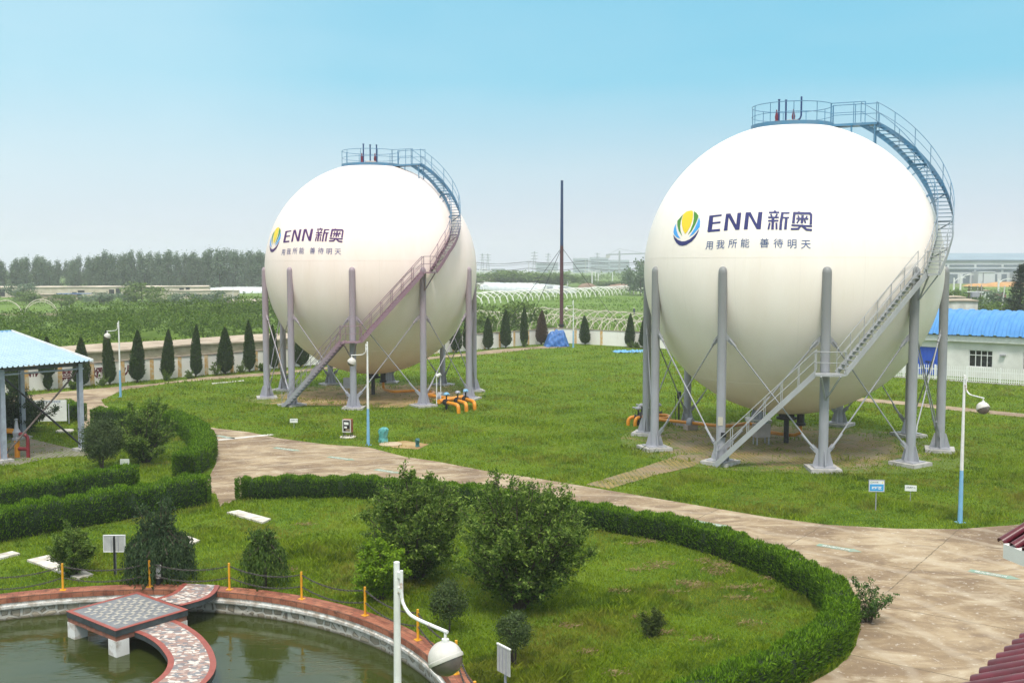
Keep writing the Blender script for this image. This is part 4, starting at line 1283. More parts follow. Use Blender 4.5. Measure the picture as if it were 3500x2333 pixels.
def strip_walk(name, label, outer, inner, z, th=0.15, bw=0.14):
    n = len(outer)
    o = thing(name, label, 'walkway', (outer[0] + inner[0]) / 2)
    O = [p - o.location for p in outer]; I = [p - o.location for p in inner]
    def band(A, B, z0, z1, nm, m):
        mb = MB()
        for i in range(n - 1):
            k = len(mb.v)
            mb.v += [(*A[i][:2], z1), (*A[i + 1][:2], z1), (*B[i + 1][:2], z1), (*B[i][:2], z1), (*A[i][:2], z0), (*A[i + 1][:2], z0), (*B[i + 1][:2], z0), (*B[i][:2], z0)]
            mb.f += [(k, k + 1, k + 2, k + 3), (k + 7, k + 6, k + 5, k + 4), (k, k + 4, k + 5, k + 1), (k + 3, k + 2, k + 6, k + 7)]
            if i == 0: mb.f.append((k, k + 3, k + 7, k + 4))
            if i == n - 2: mb.f.append((k + 1, k + 5, k + 6, k + 2))
        mb.m = [0] * len(mb.f)
        bm = bmesh.new(); bm.from_mesh(mb.mesh(nm, 0)); bmesh.ops.remove_doubles(bm, verts=bm.verts, dist=1e-4); bmesh.ops.recalc_face_normals(bm, faces=bm.faces)
        me = bpy.data.meshes.new(nm); bm.to_mesh(me); bm.free()
        link(nm, me, m, o)
    L_ = lambda A, B, d: [a + (b - a).normalized() * d for a, b in zip(A, B)]
    band(O, I, z - th, z - .012, 'slab', SLATE)
    Oi, Ii = L_(O, I, bw), L_(I, O, bw)
    band([a + (a - b).normalized() * .01 for a, b in zip(O, I)], Oi, z - .010, z + .003, 'border', REDB)
    band(Ii, [a + (a - b).normalized() * .01 for a, b in zip(I, O)], z - .010, z + .003, 'border', REDB)
    band(Oi, Ii, z - .010, z - .001, 'paving', CRAZY)
    return o
def even(pts, n):
    P = smooth_path(pts, .05)
    cum = [0]
    for a, b in zip(P[:-1], P[1:]): cum.append(cum[-1] + (b - a).length)
    out = []
    for s in np.linspace(0, cum[-1], n):
        i = max(j for j in range(len(cum)) if cum[j] <= s + 1e-9); i = min(i, len(P) - 2)
        out.append(P[i].lerp(P[i + 1], (s - cum[i]) / max(cum[i + 1] - cum[i], 1e-9)))
    return out
q = lambda x, y: (x * .257, 1176 + y * .257)
z_w = 0.02
outer = [G(*q(x, y), z_w) for x, y in [(1560, 960), (1660, 1005), (1780, 1085), (1870, 1185), (1918, 1285), (1928, 1370), (1895, 1455), (1820, 1535), (1700, 1620), (1500, 1720)]]
inner = [G(*q(x, y), z_w) for x, y in [(1185, 1058), (1300, 1105), (1400, 1170), (1462, 1240), (1502, 1310), (1492, 1385), (1440, 1455), (1335, 1535), (1200, 1600), (1000, 1660)]]
for p in outer + inner: p.z = 0
w = strip_walk('pond_walkway', 'curved crazy paved walk bending from the platform towards the camera', even(outer, 40), even(inner, 40), z_w)
mb = MB()
for a, b in (((outer[5] + inner[5]) / 2, .2), ((outer[8] + inner[8]) / 2, .2)):
    c = a - w.location
    mb = MB(); mb.prism([(c.x - .2, c.y - .2), (c.x + .2, c.y - .2), (c.x + .2, c.y + .2), (c.x - .2, c.y + .2)], -1.1, z_w - .15); mb.build('pier', PIERW, w, smooth=0)
A_ = [G(*q(x, y), .17) for x, y in [(1400, 772), (1545, 722), (1640, 638)]]
B_ = [G(*q(x, y), .17) for x, y in [(1620, 838), (1790, 792), (1880, 755), (1935, 705), (1960, 655)]]
for p in A_ + B_: p.z = 0
strip_walk('pond_footbridge', 'short crazy paved footbridge joining the square platform to the pond rim', even(B_, 16), even(A_, 16), .19)

# posts and chains round the rim
posts, pm = [], None
step = radians(14.25)
a_first = radians(90.57)
def post_tree():
    t = thing('rim_post', '', 'post', (0, 0, 0))
    mb = MB(); mb.tube([(0, 0, .01), (0, 0, .80)], .034, 12); mb.build('pole', YELLOW, t)
    mb = MB(); mb.box((0, 0, .008), (.17, .17, .016)); mb.build('base_plate', YELLOW, t, smooth=0)
    return t
pm = post_tree()
WHERE = {-6: 'at its near right corner, lowest in view', -5: 'nearest the hanging lamp globe', -4: 'just right of the white lamp pole', -3: 'before the lime green shrub', -2: 'between the small weeping tree and lime shrub',
         -1: 'right of the footbridge', 0: 'left of the footbridge by the pagoda tree', 1: 'in front of the round shrub', 2: 'near the left edge of the view'}
ang = {}
for k in range(-6, 4):
    a = a_first + k * step
    ang[k] = a
    loc_ = PC + pol(10.0, a, .15)
    o = pm if k == -6 else copy_tree(pm)
    if k == 3:
        WHERE[k] = 'beyond the left edge'
    place(o, loc_, a, 1.0, 'yellow post on the red pond rim ' + WHERE[k], 'yellow posts round the pond')
CHAIN = mat('rusty_dark_chain', (0.075, 0.065, 0.06), (0.035, 0.03, 0.028), 20, 0.7)
def chain_mesh(span, sag):
    mb = MB()
    n = int(span / 0.07)
    pts = [Vector((span * i / n, 0, -4 * sag * (i / n) * (1 - i / n))) for i in range(n + 1)]
    for i in range(n):
        a, b = pts[i], pts[i + 1]
        d = (b - a).normalized(); c = (a + b) / 2
        s = Vector((0, 1, 0)) if i % 2 else d.cross(Vector((0, 1, 0)))
        l = .05
        loop = [c + d * l * cos(t_) + s * .02 * sin(t_) for t_ in np.linspace(0, 2 * pi, 9)[:-1]]
        mb.tube(loop, .009, 5, closed=True)
    return mb.mesh('chain', 60)
span = 2 * 10.0 * sin(step / 2)
CH = chain_mesh(span - .08, .16)
for k in range(-6, 3):
    a, b = PC + pol(10.0, ang[k], .15), PC + pol(10.0, ang[k + 1], .15)
    d = (b - a); rz = atan2(d.y, d.x); d.normalize()
    for nm, z in (('upper', .70), ('lower', .36)):
        o = link('chain', CH, CHAIN)
        place(o, a + d * .04 + Vector((0, 0, z)), rz)
        tag(o, '%s chain from the post %s' % (nm, WHERE[k]), 'chain', 'chains hung between the yellow posts')
# ---------------------------------------------------------------- lamp posts
GLASS = mat('smoky_lamp_glass', (0.13, 0.115, 0.10), (0.08, 0.07, 0.065), 4, 0.2, spec=0.6)
SHADE = mat('greyed_lamp_shade', (0.58, 0.56, 0.52), (0.48, 0.45, 0.41), 5, 0.5)
RUST = mat('rusting_white_paint', (0.70, 0.70, 0.69), (0.38, 0.20, 0.11), 7, 0.6, lo=0.3, hi=0.42)
def lamp_post():
    t = thing('lamp_post', '', 'lamp post')
    mb = MB(); mb.tube([(0, 0, 2.0), (0, 0, 5.6)], [.068, .042], 16); mb.lathe([(.043, 5.60), (.043, 5.62), (0, 5.635)], n=16); mb.build('pole', WHITEP, t)
    mb = MB(); mb.tube([(0, 0, 0), (0, 0, 1.998)], [.092, .068], 16); mb.box((0, 0, .01), (.3, .3, .02)); mb.build('pole_base', BLUEP, t)
    mb = MB()
    pts = [(.10, 0, 5.52), (.10, 0, 5.22), (.12, 0, 5.08), (.22, 0, 4.97), (.40, 0, 4.91), (1.02, 0, 4.87)]
    mb.tube(smooth_path(pts, .06), .024, 10)
    for z in (5.45, 5.24): mb.box((.05, 0, z), (.1, .05, .08))
    mb.build('arm', RUST, t)
    mb = MB(); mb.tube([(.98, 0, 4.87), (.98, 0, 4.77)], .02, 8); mb.tube([(.98, 0, 4.77), (.98, 0, 4.73)], .05, 8)
    gx, gz, r = .98, 4.50, .235
    TM = Matrix.Rotation(radians(-30), 3, 'Y')
    mb.build('hanger', RUST, t)
    mb = MB(); mb.lathe([(r * sin(a), r * cos(a)) for a in np.linspace(1e-3, pi / 2 + .05, 14)], (gx, 0, gz), 28, M=TM); mb.lathe([(r + .004, -.045), (r + .012, -.03), (r + .012, .005), (r + .003, .012)], (gx, 0, gz), 28, M=TM, cap=False)
    g = mb.build('lamp_shade', SHADE, t)
    mb = MB(); mb.lathe([(r * .985 * sin(a), r * .985 * cos(a)) for a in np.linspace(pi / 2 + .06, pi - 1e-3, 14)], (gx, 0, gz), 28, M=TM, cap=False); mb.build('lamp_glass', GLASS, g)
    return t
lp = lamp_post()
LAMPS = [(G(911, 1293, 5.6), -0.75, 'nearest lamp post, tall in the foreground beside the pond'), (G(2205, 1199), -1.25, 'lamp post standing right of the larger tank by the road'), (G(846, 1022), 2.75, 'lamp post in front of the mauve columned tank beside the green cover'),
         (G(277, 911), 2.9, 'lamp post at the tip of the lawn near the painted wall'), (G(1316.5, 797.5), 2.5, 'distant lamp post by the blue tarpaulin heap')]
for i, (p, rz, lab) in enumerate(LAMPS):
    o = lp if i == 0 else copy_tree(lp)
    place(o, (p.x, p.y, 0), rz, 1.0, lab, 'white and blue lamp posts')

# ---------------------------------------------------------------- signs and small things on the lawn
BOARD_W = mat('white_sign_board', (0.78, 0.78, 0.76), (0.70, 0.70, 0.68), 4, 0.5)
BOARD_B = mat('blue_sign_board', (0.05, 0.33, 0.68), (0.045, 0.30, 0.63), 4, 0.45)
INK = mat('dark_sign_ink', (0.03, 0.04, 0.09), (0.03, 0.035, 0.07), 4, 0.6)
def upright(x, z, y=-0.02): return Matrix(((1, 0, 0, x), (0, 0, -1, y), (0, 1, 0, z), (0, 0, 0, 1)))
def sign(label, loc_, rz, w, h, zb, pole_r=.022, tilt=0, boardm=None, poles=(0,)):
    t = thing('sign', label, 'sign', (loc_.x, loc_.y, 0), rz)
    mb = MB(); mb.box((0, 0, zb + h / 2), (w, .025, h)); bd = mb.build('board', boardm or BOARD_W, t, smooth=0)
    for px in poles:
        mb = MB(); mb.tube([(px, .045, 0), (px, .045, zb + h * .8)], pole_r, 8); mb.build('pole', STEEL, t)
    return t, bd
t, bd = sign('blue and white area sign on a grey pole in front of the larger tank', G(2012, 1172), -0.06, .58, .44, .78)
mb = MB(); mb.box((0, -.016, .78 + .155), (.54, .008, .27)); pn = mb.build('blue_panel', BOARD_B, bd, smooth=0)
flat_text('\u7403\u7f50\u533a', .13, 'lettering', BOARD_W, pn, upright(0, .78 + .14, -.022), .004)
flat_text('ENN\u65b0\u5965', .055, 'lettering', INK, bd, upright(-.05, .78 + .36, -.016), .001)
mb = MB(); mb.tube([(-.21 + .03 * cos(a), -.016, .78 + .36 + .035 * sin(a)) for a in np.linspace(0, 2 * pi, 17)[:-1]], .006, 5, closed=True); mb.build('emblem', mat('sign_green', (.07, .3, .08), (.06, .25, .06), 4, .5), bd)
mb = MB(); mb.prism([(.2, .0), (.235, .0), (.245, .07), (.23, .07)], 0, .004); 
me = mb.mesh('corner_mark', 0); me.transform(upright(0, .78 + .32, -.0135)); link('corner_mark', me, P_YEL, bd)
for xx, zz, ww, hh in ((0, .78 + .45, .62, .03), (0, .77, .62, .02), (-.30, .78 + .22, .02, .44), (.30, .78 + .22, .02, .44)):
    mb = MB(); mb.box((xx, 0, zz), (ww, .04, hh)); mb.build('frame', STEEL, bd, smooth=0)
t, bd = sign('small white sign with dark characters beside the blue sign', G(2091, 1150), -0.25, .46, .24, .42, .014)
flat_text('\u536b\u751f\u8d23\u4efb\u4eba', .075, 'lettering', INK, bd, upright(0, .42 + .15, -.016), .001)
t, bd = sign('small white sign with dark characters beneath the stair of the mauve tank', G(675, 983), 0.05, .46, .24, .34, .014)
flat_text('\u536b\u751f\u8d23\u4efb\u4eba', .075, 'lettering', INK, bd, upright(0, .34 + .15, -.016), .001)
t, bd = sign('small blank white sign on the lawn below the dark clipped shrub', G(287, 1078), 0.1, .42, .26, .25, .014)
mb = MB(); mb.box((0, -.014, .38), (.38, .004, .22)); mb.build('panel', mat('pale_green_panel', (.55, .58, .50), (.48, .5, .44), 5, .6), bd, smooth=0)
t, bd = sign('white notice board with faint heading between posts under the canopy', G(116, 975), 0.12, 1.95, 1.30, .22, .03, poles=(-1.08, 1.08))
flat_text('\u5b89\u5168\u751f\u4ea7\u7ba1\u7406\u5236\u5ea6', .15, 'lettering', TEXTBLUE, bd, upright(.05, 1.42, -.016), 0)
BACKP = mat('weathered_sign_back', (0.46, 0.46, 0.45), (0.36, 0.36, 0.35), 5, 0.6)
t, bd = sign('grey back of a square sign on a dark pole between shrub and pagoda tree', G(265, 1322), 0.02, .66, .52, .78, .03, boardm=BACKP)
for px in (-.10, .0, .12):
    mb = MB(); mb.box((px, -.02, .78 + .26), (.02 if px else .05, .016, .5)); mb.build('rib', DARK if px == 0 else STEEL, bd, smooth=0)
mb = MB(); mb.tube([(0, -.05, 0), (0, -.05, 1.25)], .03, 8); mb.build('pole', DARK, t)
for xx, zz, ww, hh in ((0, 1.30, .68, .025), (0, .78, .68, .02), (-.335, 1.04, .02, .54), (.335, 1.04, .02, .54)):
    mb = MB(); mb.box((xx, 0, zz), (ww, .05, hh)); mb.build('frame', WHITEP, bd, smooth=0)
t, bd = sign('narrow grey ribbed sign seen edge on beside the little trunk at the bottom', G(1157, 1590), -0.95, .50, .62, .45, .03, boardm=BACKP)
for px in (-.14, -.02, .12):
    mb = MB(); mb.box((px, -.02, .76), (.02, .016, .58)); mb.build('rib', STEEL, bd, smooth=0)
mb = MB(); mb.box((0, 0, 1.085), (.52, .05, .03)); mb.build('frame', WHITEP, bd, smooth=0)

f = thing('fire_cabinet', 'red brown box with black glazed front and white labels on a slab', 'cabinet', G(799, 1004), -.25)
mb = MB(); mb.box((0, 0, .68), (.52, .30, .74)); cb = mb.build('body', mat('red_brown_cabinet', (.34, .09, .045), (.27, .07, .04), 5, .5), f, smooth=0)
mb = MB(); mb.box((0, -.156, .68), (.40, .012, .62)); dr = mb.build('glass_door', mat('black_glass', (.015, .013, .014), (.01, .01, .01), 3, .15), f, smooth=0)
for xx, zz, ww, hh in ((0, 1.02, .52, .06), (0, .34, .52, .06), (-.23, .68, .06, .62), (.23, .68, .06, .62)):
    mb = MB(); mb.box((xx, -.16, zz), (ww, .03, hh)); mb.build('door_frame', mat('silver_frame', (.55, .53, .51), (.48, .46, .44), 6, .4), dr, smooth=0)
for xx, zz, ww, hh in ((-.02, .82, .27, .15), (-.06, .60, .16, .1)):
    mb = MB(); mb.box((xx, -.165, zz), (ww, .004, hh)); mb.build('label', BOARD_W, dr, smooth=0)
mb = MB(); mb.box((.06, -.164, .45), (.24, .004, .12)); mb.build('drawer', mat('tan_panel', (.26, .2, .13), (.2, .15, .1), 5, .6), dr, smooth=0)
for sx_ in (-.22, .22):
    for sy_ in (-.1, .1):
        mb = MB(); mb.box((sx_, sy_, .19), (.035, .035, .26)); mb.build('leg', DARK, f, smooth=0)
mb = MB(); mb.lathe([(0.46, -.02), (.46, .05), (.42, .07), (0, .07)], n=20); mb.build('slab', SLABM, f)

def wrapped(label, p, h, r, colr, seed, lean=0.0):
    rr = np.random.default_rng(seed)
    t = thing('covered_hydrant', label, 'hydrant', (p.x, p.y, 0), seed)
    bm = bmesh.new()
    prof = [(.95, 0.05), (.98, .12), (.88, .2), (.80, .35), (.85, .5), (.95, .65), (1.0, .8), (.9, .92), (.55, 1.0), (0.05, 1.02)]
    n = 28
    rows = []
    for rad, z in prof:
        row = []
        for k in range(n):
            q = 2 * pi * k / n
            w = 1 + .10 * sin(3 * q + 4 * z + seed) + .07 * sin(7 * q - 9 * z) + rr.normal(0, .045)
            row.append(bm.verts.new((rad * r * w * cos(q) + lean * z * z * h, rad * r * w * sin(q) * .85, z * h + rr.normal(0, .012))))
        rows.append(row)
    for a, b in zip(rows[:-1], rows[1:]):
        for k in range(n): bm.faces.new((a[k], a[(k + 1) % n], b[(k + 1) % n], b[k]))
    bm.faces.new(rows[-1])
    me = bpy.data.meshes.new('cover'); bm.to_mesh(me); bm.free()
    link('cover', me, colr, t)
    mb = MB(); mb.tube([(0, 0, -.02), (0, 0, .2)], r * .45, 12); mb.lathe([(r * .8, .0), (r * .8, .05), (r * .4, .06)], n=14); mb.build('hydrant', RUST, t)
    return t
TEAL = mat('teal_plastic_sheet', (0.10, 0.36, 0.34), (0.055, 0.22, 0.22), 7, 0.35, spec=0.6)
wrapped('large teal plastic wrapped hydrant beside the lamp post', G(879, 1017), .86, .27, TEAL, 3, -.12)
wrapped('small dark teal wrapped hydrant at the lawn edge', G(959, 1026), .46, .14, mat('dark_teal_plastic_sheet', (0.045, 0.18, 0.18), (0.015, 0.06, 0.07), 9, 0.35, spec=0.6), 5)
mb = MB(); mb.lathe([(.62, -.02), (.62, .05), (.58, .07), (0, .075)], n=32); tag(place(mb.build('manhole_cover', mat('tan_round_cover', (.46, .37, .26), (.38, .29, .19), 3, .85)), G(897, 1021)), 'tan round concrete lid beside the large teal cover', 'manhole cover')
mb = MB(); mb.lathe([(.50, -.02), (.50, .10), (.46, .13), (0, .13)], n=32); tag(place(mb.build('manhole_cover', mat('pale_round_cover', (.62, .58, .50), (.52, .47, .40), 3, .85)), G(149, 992)), 'pale round concrete lid on the grass under the canopy', 'manhole cover')

# blue tarpaulins
def tarp_mat(name, a, b): return mat(name, a, b, 3.5, 0.4, spec=0.5, bump=0.2)
TARP = tarp_mat('blue_tarpaulin', (0.035, 0.15, 0.42), (0.022, 0.09, 0.27))
def cloth_heap(label, c, rz, prof, ln, seed, m):
    rr = np.random.default_rng(seed)
    nx, ny = 34, 34
    V = []
    for i in range(nx):
        s = i / (nx - 1)
        for j in range(ny):
            q = j / (ny - 1) * 2 - 1
            end = min(1, 7 * s) * min(1, 4.5 * (1 - s))
            hgt = max(0, (1 - abs(q) ** 1.15)) * prof * (0.55 + .45 * sin(pi * (s * .7 + .1))) * end
            fold = .16 * sin(9 * s * 3 + 5 * q + seed) * (1 - abs(q)) + .13 * sin(31 * s + 4 * q + 2.2 * seed) * abs(q) + .07 * sin(17 * q - 12 * s)
            V.append(((s - .5) * ln + .1 * sin(6 * q + seed), q * 1.25 * (1 + fold), max(.02, hgt + fold * .6 * end + rr.normal(0, .03)) + .01))
    V = np.array(V)
    ids = np.arange(nx * ny).reshape(nx, ny)
    F = np.stack([ids[:-1, :-1], ids[1:, :-1], ids[1:, 1:], ids[:-1, 1:]], -1).reshape(-1, 4)
    o = link('tarpaulin', rawmesh('tarpaulin', V, [F], smooth=True), m)
    place(o, (c.x, c.y, 0), rz)
    return tag(o, label, 'tarpaulin')
cloth_heap('crumpled blue tarpaulin draped over a heap beneath the mast', G(1279, 795), .15, 2.0, 2.9, 2, TARP)
cloth_heap('thin sheet of pale blue tarpaulin lying flat on the far grass', G(1452, 808), .05, .14, 4.2, 6, tarp_mat('faded_blue_tarpaulin', (0.14, 0.38, 0.62), (0.08, 0.26, 0.5)))

# ---------------------------------------------------------------- canopy with blue sheet roof
cv = thing('canopy', 'open steel canopy with light blue sheet roof and crossed braces', 'canopy', (-25.4, 51.4, 0))
fd = Vector((.62, .785, 0)).normalized(); bd_ = Vector((-fd.y, fd.x, 0))
RC = Vector((-22.7, 54.6, 0)) - cv.location
EZ = 4.75
def cp(a, b, z): return RC + fd * a + bd_ * b + Vector((0, 0, z))
CPOST = mat('canopy_blue_grey_steel', (0.36, 0.39, 0.46), (0.28, 0.30, 0.36), 4, 0.5)
def hpost(a, b, ztop):
    mb = MB()
    c = cp(a, b, 0)
    rz = atan2(fd.y, fd.x)
    for off in (-.12, .12):
        mb.box(c + bd_ * off + Vector((0, 0, ztop / 2)), (.22, .02, ztop), rz)
    mb.box(c + Vector((0, 0, ztop / 2)), (.018, .218, ztop), rz)
    p = mb.build('post', CPOST, cv, smooth=0)
    mb = MB(); mb.box(c + Vector((0, 0, .06)), (.7, .7, .16), rz); mb.build('footing', CONC, p, smooth=0)
SL = 0.140
for a in (0, -4.1, -8.2):
    for b in (0, 6.2): hpost(a, b, EZ - .12 + b * SL)
mb = MB()
for b in (0, 6.2): mb.bar(cp(.2, b, EZ - .18 + b * SL), cp(-9, b, EZ - .18 + b * SL), .1, .16)
mb.build('beam', mat('dark_beam_steel', (.10, .10, .11), (.07, .07, .08), 5, .5), cv, smooth=0)
for a in (0, -4.1, -8.2):
    mb = MB(); mb.bar(cp(a, -.2, EZ - .05 - .2 * SL), cp(a, 8.0, EZ - .05 + 8 * SL), .1, .1); mb.build('rafter', DARK, cv, smooth=0)
mb = MB(); mb.tube([cp(.2, -.05, EZ - .42), cp(-9, -.05, EZ - .42)], .045, 8); mb.build('rail', CPOST, cv)
RUSTY = mat('rusty_brace_steel', (0.16, 0.12, 0.10), (0.07, 0.06, 0.06), 8, 0.8)
for s in (1, -1):
    mb = MB(); mb.tube([cp(-.05, -.05 * s, .3 if s > 0 else EZ - .5), cp(-4.05, -.05 * s, EZ - .5 if s > 0 else .3)], .05, 8); mb.build('cross_brace', DARK if s > 0 else RUSTY, cv)
# ribbed roof
mb = MB()
n = 36
pitch_ = 9.6 / n
for i in range(n):
    a0 = .45 - i * pitch_
    for da, db, h0, h1 in ((0, .6, 0, .0), (.6, .7, 0, .07), (.7, .88, .07, .07), (.88, 1.0, .07, 0)):
        k = len(mb.v)
        A, B = a0 - da * pitch_, a0 - db * pitch_
        for aa, hh in ((A, h0), (B, h1)):
            mb.v += [tuple(cp(aa, -.55, EZ + .06 - .55 * SL + hh)), tuple(cp(aa, 8.1, EZ + .06 + 8.1 * SL + hh))]
        mb.f.append((k, k + 1, k + 3, k + 2)); mb.m.append(0)
rf = mb.build('roof', mat('light_blue_roof_sheet', (0.40, 0.52, 0.60), (0.34, 0.46, 0.55), 1.2, 0.45, spec=0.3), cv, smooth=0)
mb = MB(); mb.bar(cp(.46, -.56, EZ + .08 - .56 * SL), cp(.46, 8.1, EZ + .08 + 8.1 * SL), .06, .16); mb.build('trim', WHITEP, rf, smooth=0)
mb = MB(); mb.bar(cp(.4, 8.1, EZ + .1 + 8.1 * SL), cp(-9, 8.1, EZ + .1 + 8.1 * SL), .2, .08); mb.build('ridge_cap', BLUEP, rf, smooth=0)
# gas pipes beneath it
REDP = mat('dark_red_pipe_paint', (0.22, 0.02, 0.03), (0.17, 0.018, 0.025), 4, 0.4)
g = thing('regulator_pipes', 'orange and dark red pipe bends with a black valve below the canopy', 'pipework', G(40, 1050))
def gp(x, y, z):
    """points of the pipes as seen through the canopy"""
    return G(x, y, z) - g.location
ox = Vector((0, 0, 0)); rx = Vector((1, -.15, 0)).normalized()
mb = MB(); mb.tube(smooth_path([rx * -1.6 + Vector((0, 0, 1.35)), rx * -.25 + Vector((0, 0, 1.35)), rx * -.05 + Vector((0, 0, 1.28)), Vector((0, 0, 1.05)), Vector((0, 0, -.1))], .08), .13, 12); mb.build('pipe', ORANGE, g)
mb = MB(); mb.tube(smooth_path([rx * .05 + Vector((0, 0, 1.2)), rx * .35 + Vector((0, 0, 1.2)), rx * .55 + Vector((0, 0, 1.1)), rx * .6 + Vector((0, 0, .9)), rx * .6 + Vector((0, 0, -.1))], .08), .09, 12); mb.build('pipe', REDP, g)
mb = MB(); mb.tube([rx * .1 + Vector((0, 0, .45)), rx * .6 + Vector((0, 0, .45))], .10, 12); mb.build('pipe', REDP, g)
mb = MB(); mb.tube(smooth_path([rx * -1.8 + Vector((0, -.3, .65)), rx * -.9 + Vector((0, -.3, .65)), rx * -.65 + Vector((0, -.3, .5)), rx * -.6 + Vector((0, -.3, -.1))], .08), .22, 14); mb.build('pipe', ORANGE, g)
mb = MB(); mb.lathe([(.15, .9), (.22, .9), (.22, 1.0), (.15, 1.05), (.2, 1.3), (.1, 1.5), (.06, 1.9), (.1, 1.95), (0, 2.0)], n=14); mb.build('valve', STEEL, g)

# ---------------------------------------------------------------- boundary wall
WALLP = mat('stained_white_wall', (0.84, 0.81, 0.77), (0.68, 0.63, 0.56), 1.3, 0.9, lo=0.22, hi=0.42, stretch=(1, 1, 0.5), detail=7)
PILP = mat('orange_pilaster_paint', (0.60, 0.36, 0.13), (0.64, 0.53, 0.37), 3.0, 0.85, lo=0.4, hi=0.55)
COPE = mat('dirty_coping', (0.36, 0.29, 0.23), (0.22, 0.17, 0.14), 2, 0.9)
REDCH = mat('dark_red_wall_lettering', (0.13, 0.02, 0.03), (0.24, 0.07, 0.08), 3, 0.8, lo=0.3, hi=0.5)
WH = 1.8
def wall_run(label, A, B, first, pitch):
    d = B - A; ln = d.length; rz = atan2(d.y, d.x)
    t = thing('boundary_wall', label, 'wall', A, rz)
    mb = MB(); mb.box((ln / 2, 0, WH / 2 - .1), (ln, .22, WH + .2 - .002)); mb.build('panel', WALLP, t, smooth=0)
    mb = MB(); mb.box((ln / 2, 0, WH + .03), (ln, .34, .062)); mb.build('coping', COPE, t, smooth=0)
    x = first
    while x < ln:
        mb = MB(); mb.box((x, -.02, WH / 2), (.34, .26, WH - .01)); mb.build('pilaster', PILP, t, smooth=0)
        x += pitch
    return t
def wall_x(u, v):
    """distance along the left run for a sight line that meets its face"""
    d = ray(u, v); A = WALL_A; e = (WALL_B - WALL_A).normalized(); n = Vector((e.y, -e.x, 0))
    t_ = (A.x * n.x + A.y * n.y) / (d[0] * n.x + d[1] * n.y)
    p = Vector((d[0] * t_, d[1] * t_, 0)); return (p - A).dot(e)
xs = [wall_x(u, 850) for u in (57, 136.5, 280, 343, 408, 470, 530, 587)]
pitch = (xs[-1] - xs[2]) / 5
wl = wall_run('long white wall with orange pilasters and four dark red characters', WALL_A, WALL_B, xs[2] % pitch, pitch)
for c_, u in (('\u4e25', 74), ('\u7981', 151), ('\u70df', 222), ('\u706b', 293)):
    flat_text(c_, .98, 'lettering', REDCH, wl, upright(wall_x(u, 855), .98, -.115), .018)
wr = wall_run('white wall with orange pilasters running right from the mast', WALL_B, WALL_C, 3.2, 3.85)

# mast
m_ = thing('mast', 'tall thin guyed mast, blue above and dark red below, at the wall corner', 'mast', (6.3, 132.9, 0))
mb = MB(); mb.tube([(0, 0, 0), (0, 0, 2.2), (0, 0, 12.2)], [.24, .24, .22], 10); mb.build('lower_pole', mat('maroon_mast', (.10, .035, .045), (.08, .03, .04), 2, .5), m_)
mb = MB(); mb.tube([(0, 0, 12.2), (0, 0, 20.4)], [.21, .16], 10); mb.build('upper_pole', mat('navy_mast', (.03, .06, .15), (.03, .05, .12), 2, .5), m_)
mb = MB(); mb.tube([(0, 0, 2.0), (0, 0, 2.3)], .38, 12); mb.build('collar', DARK, m_)
for q_, dd in ((-2.7, 9), (-2.4, 6.5), (.4, 9.5)):
    mb = MB(); mb.tube([(0, 0, 12.0), (dd * cos(q_) , dd * sin(q_) * .4 + 3, .6)], .03, 4); mb.build('guy_wire', DARK, m_)
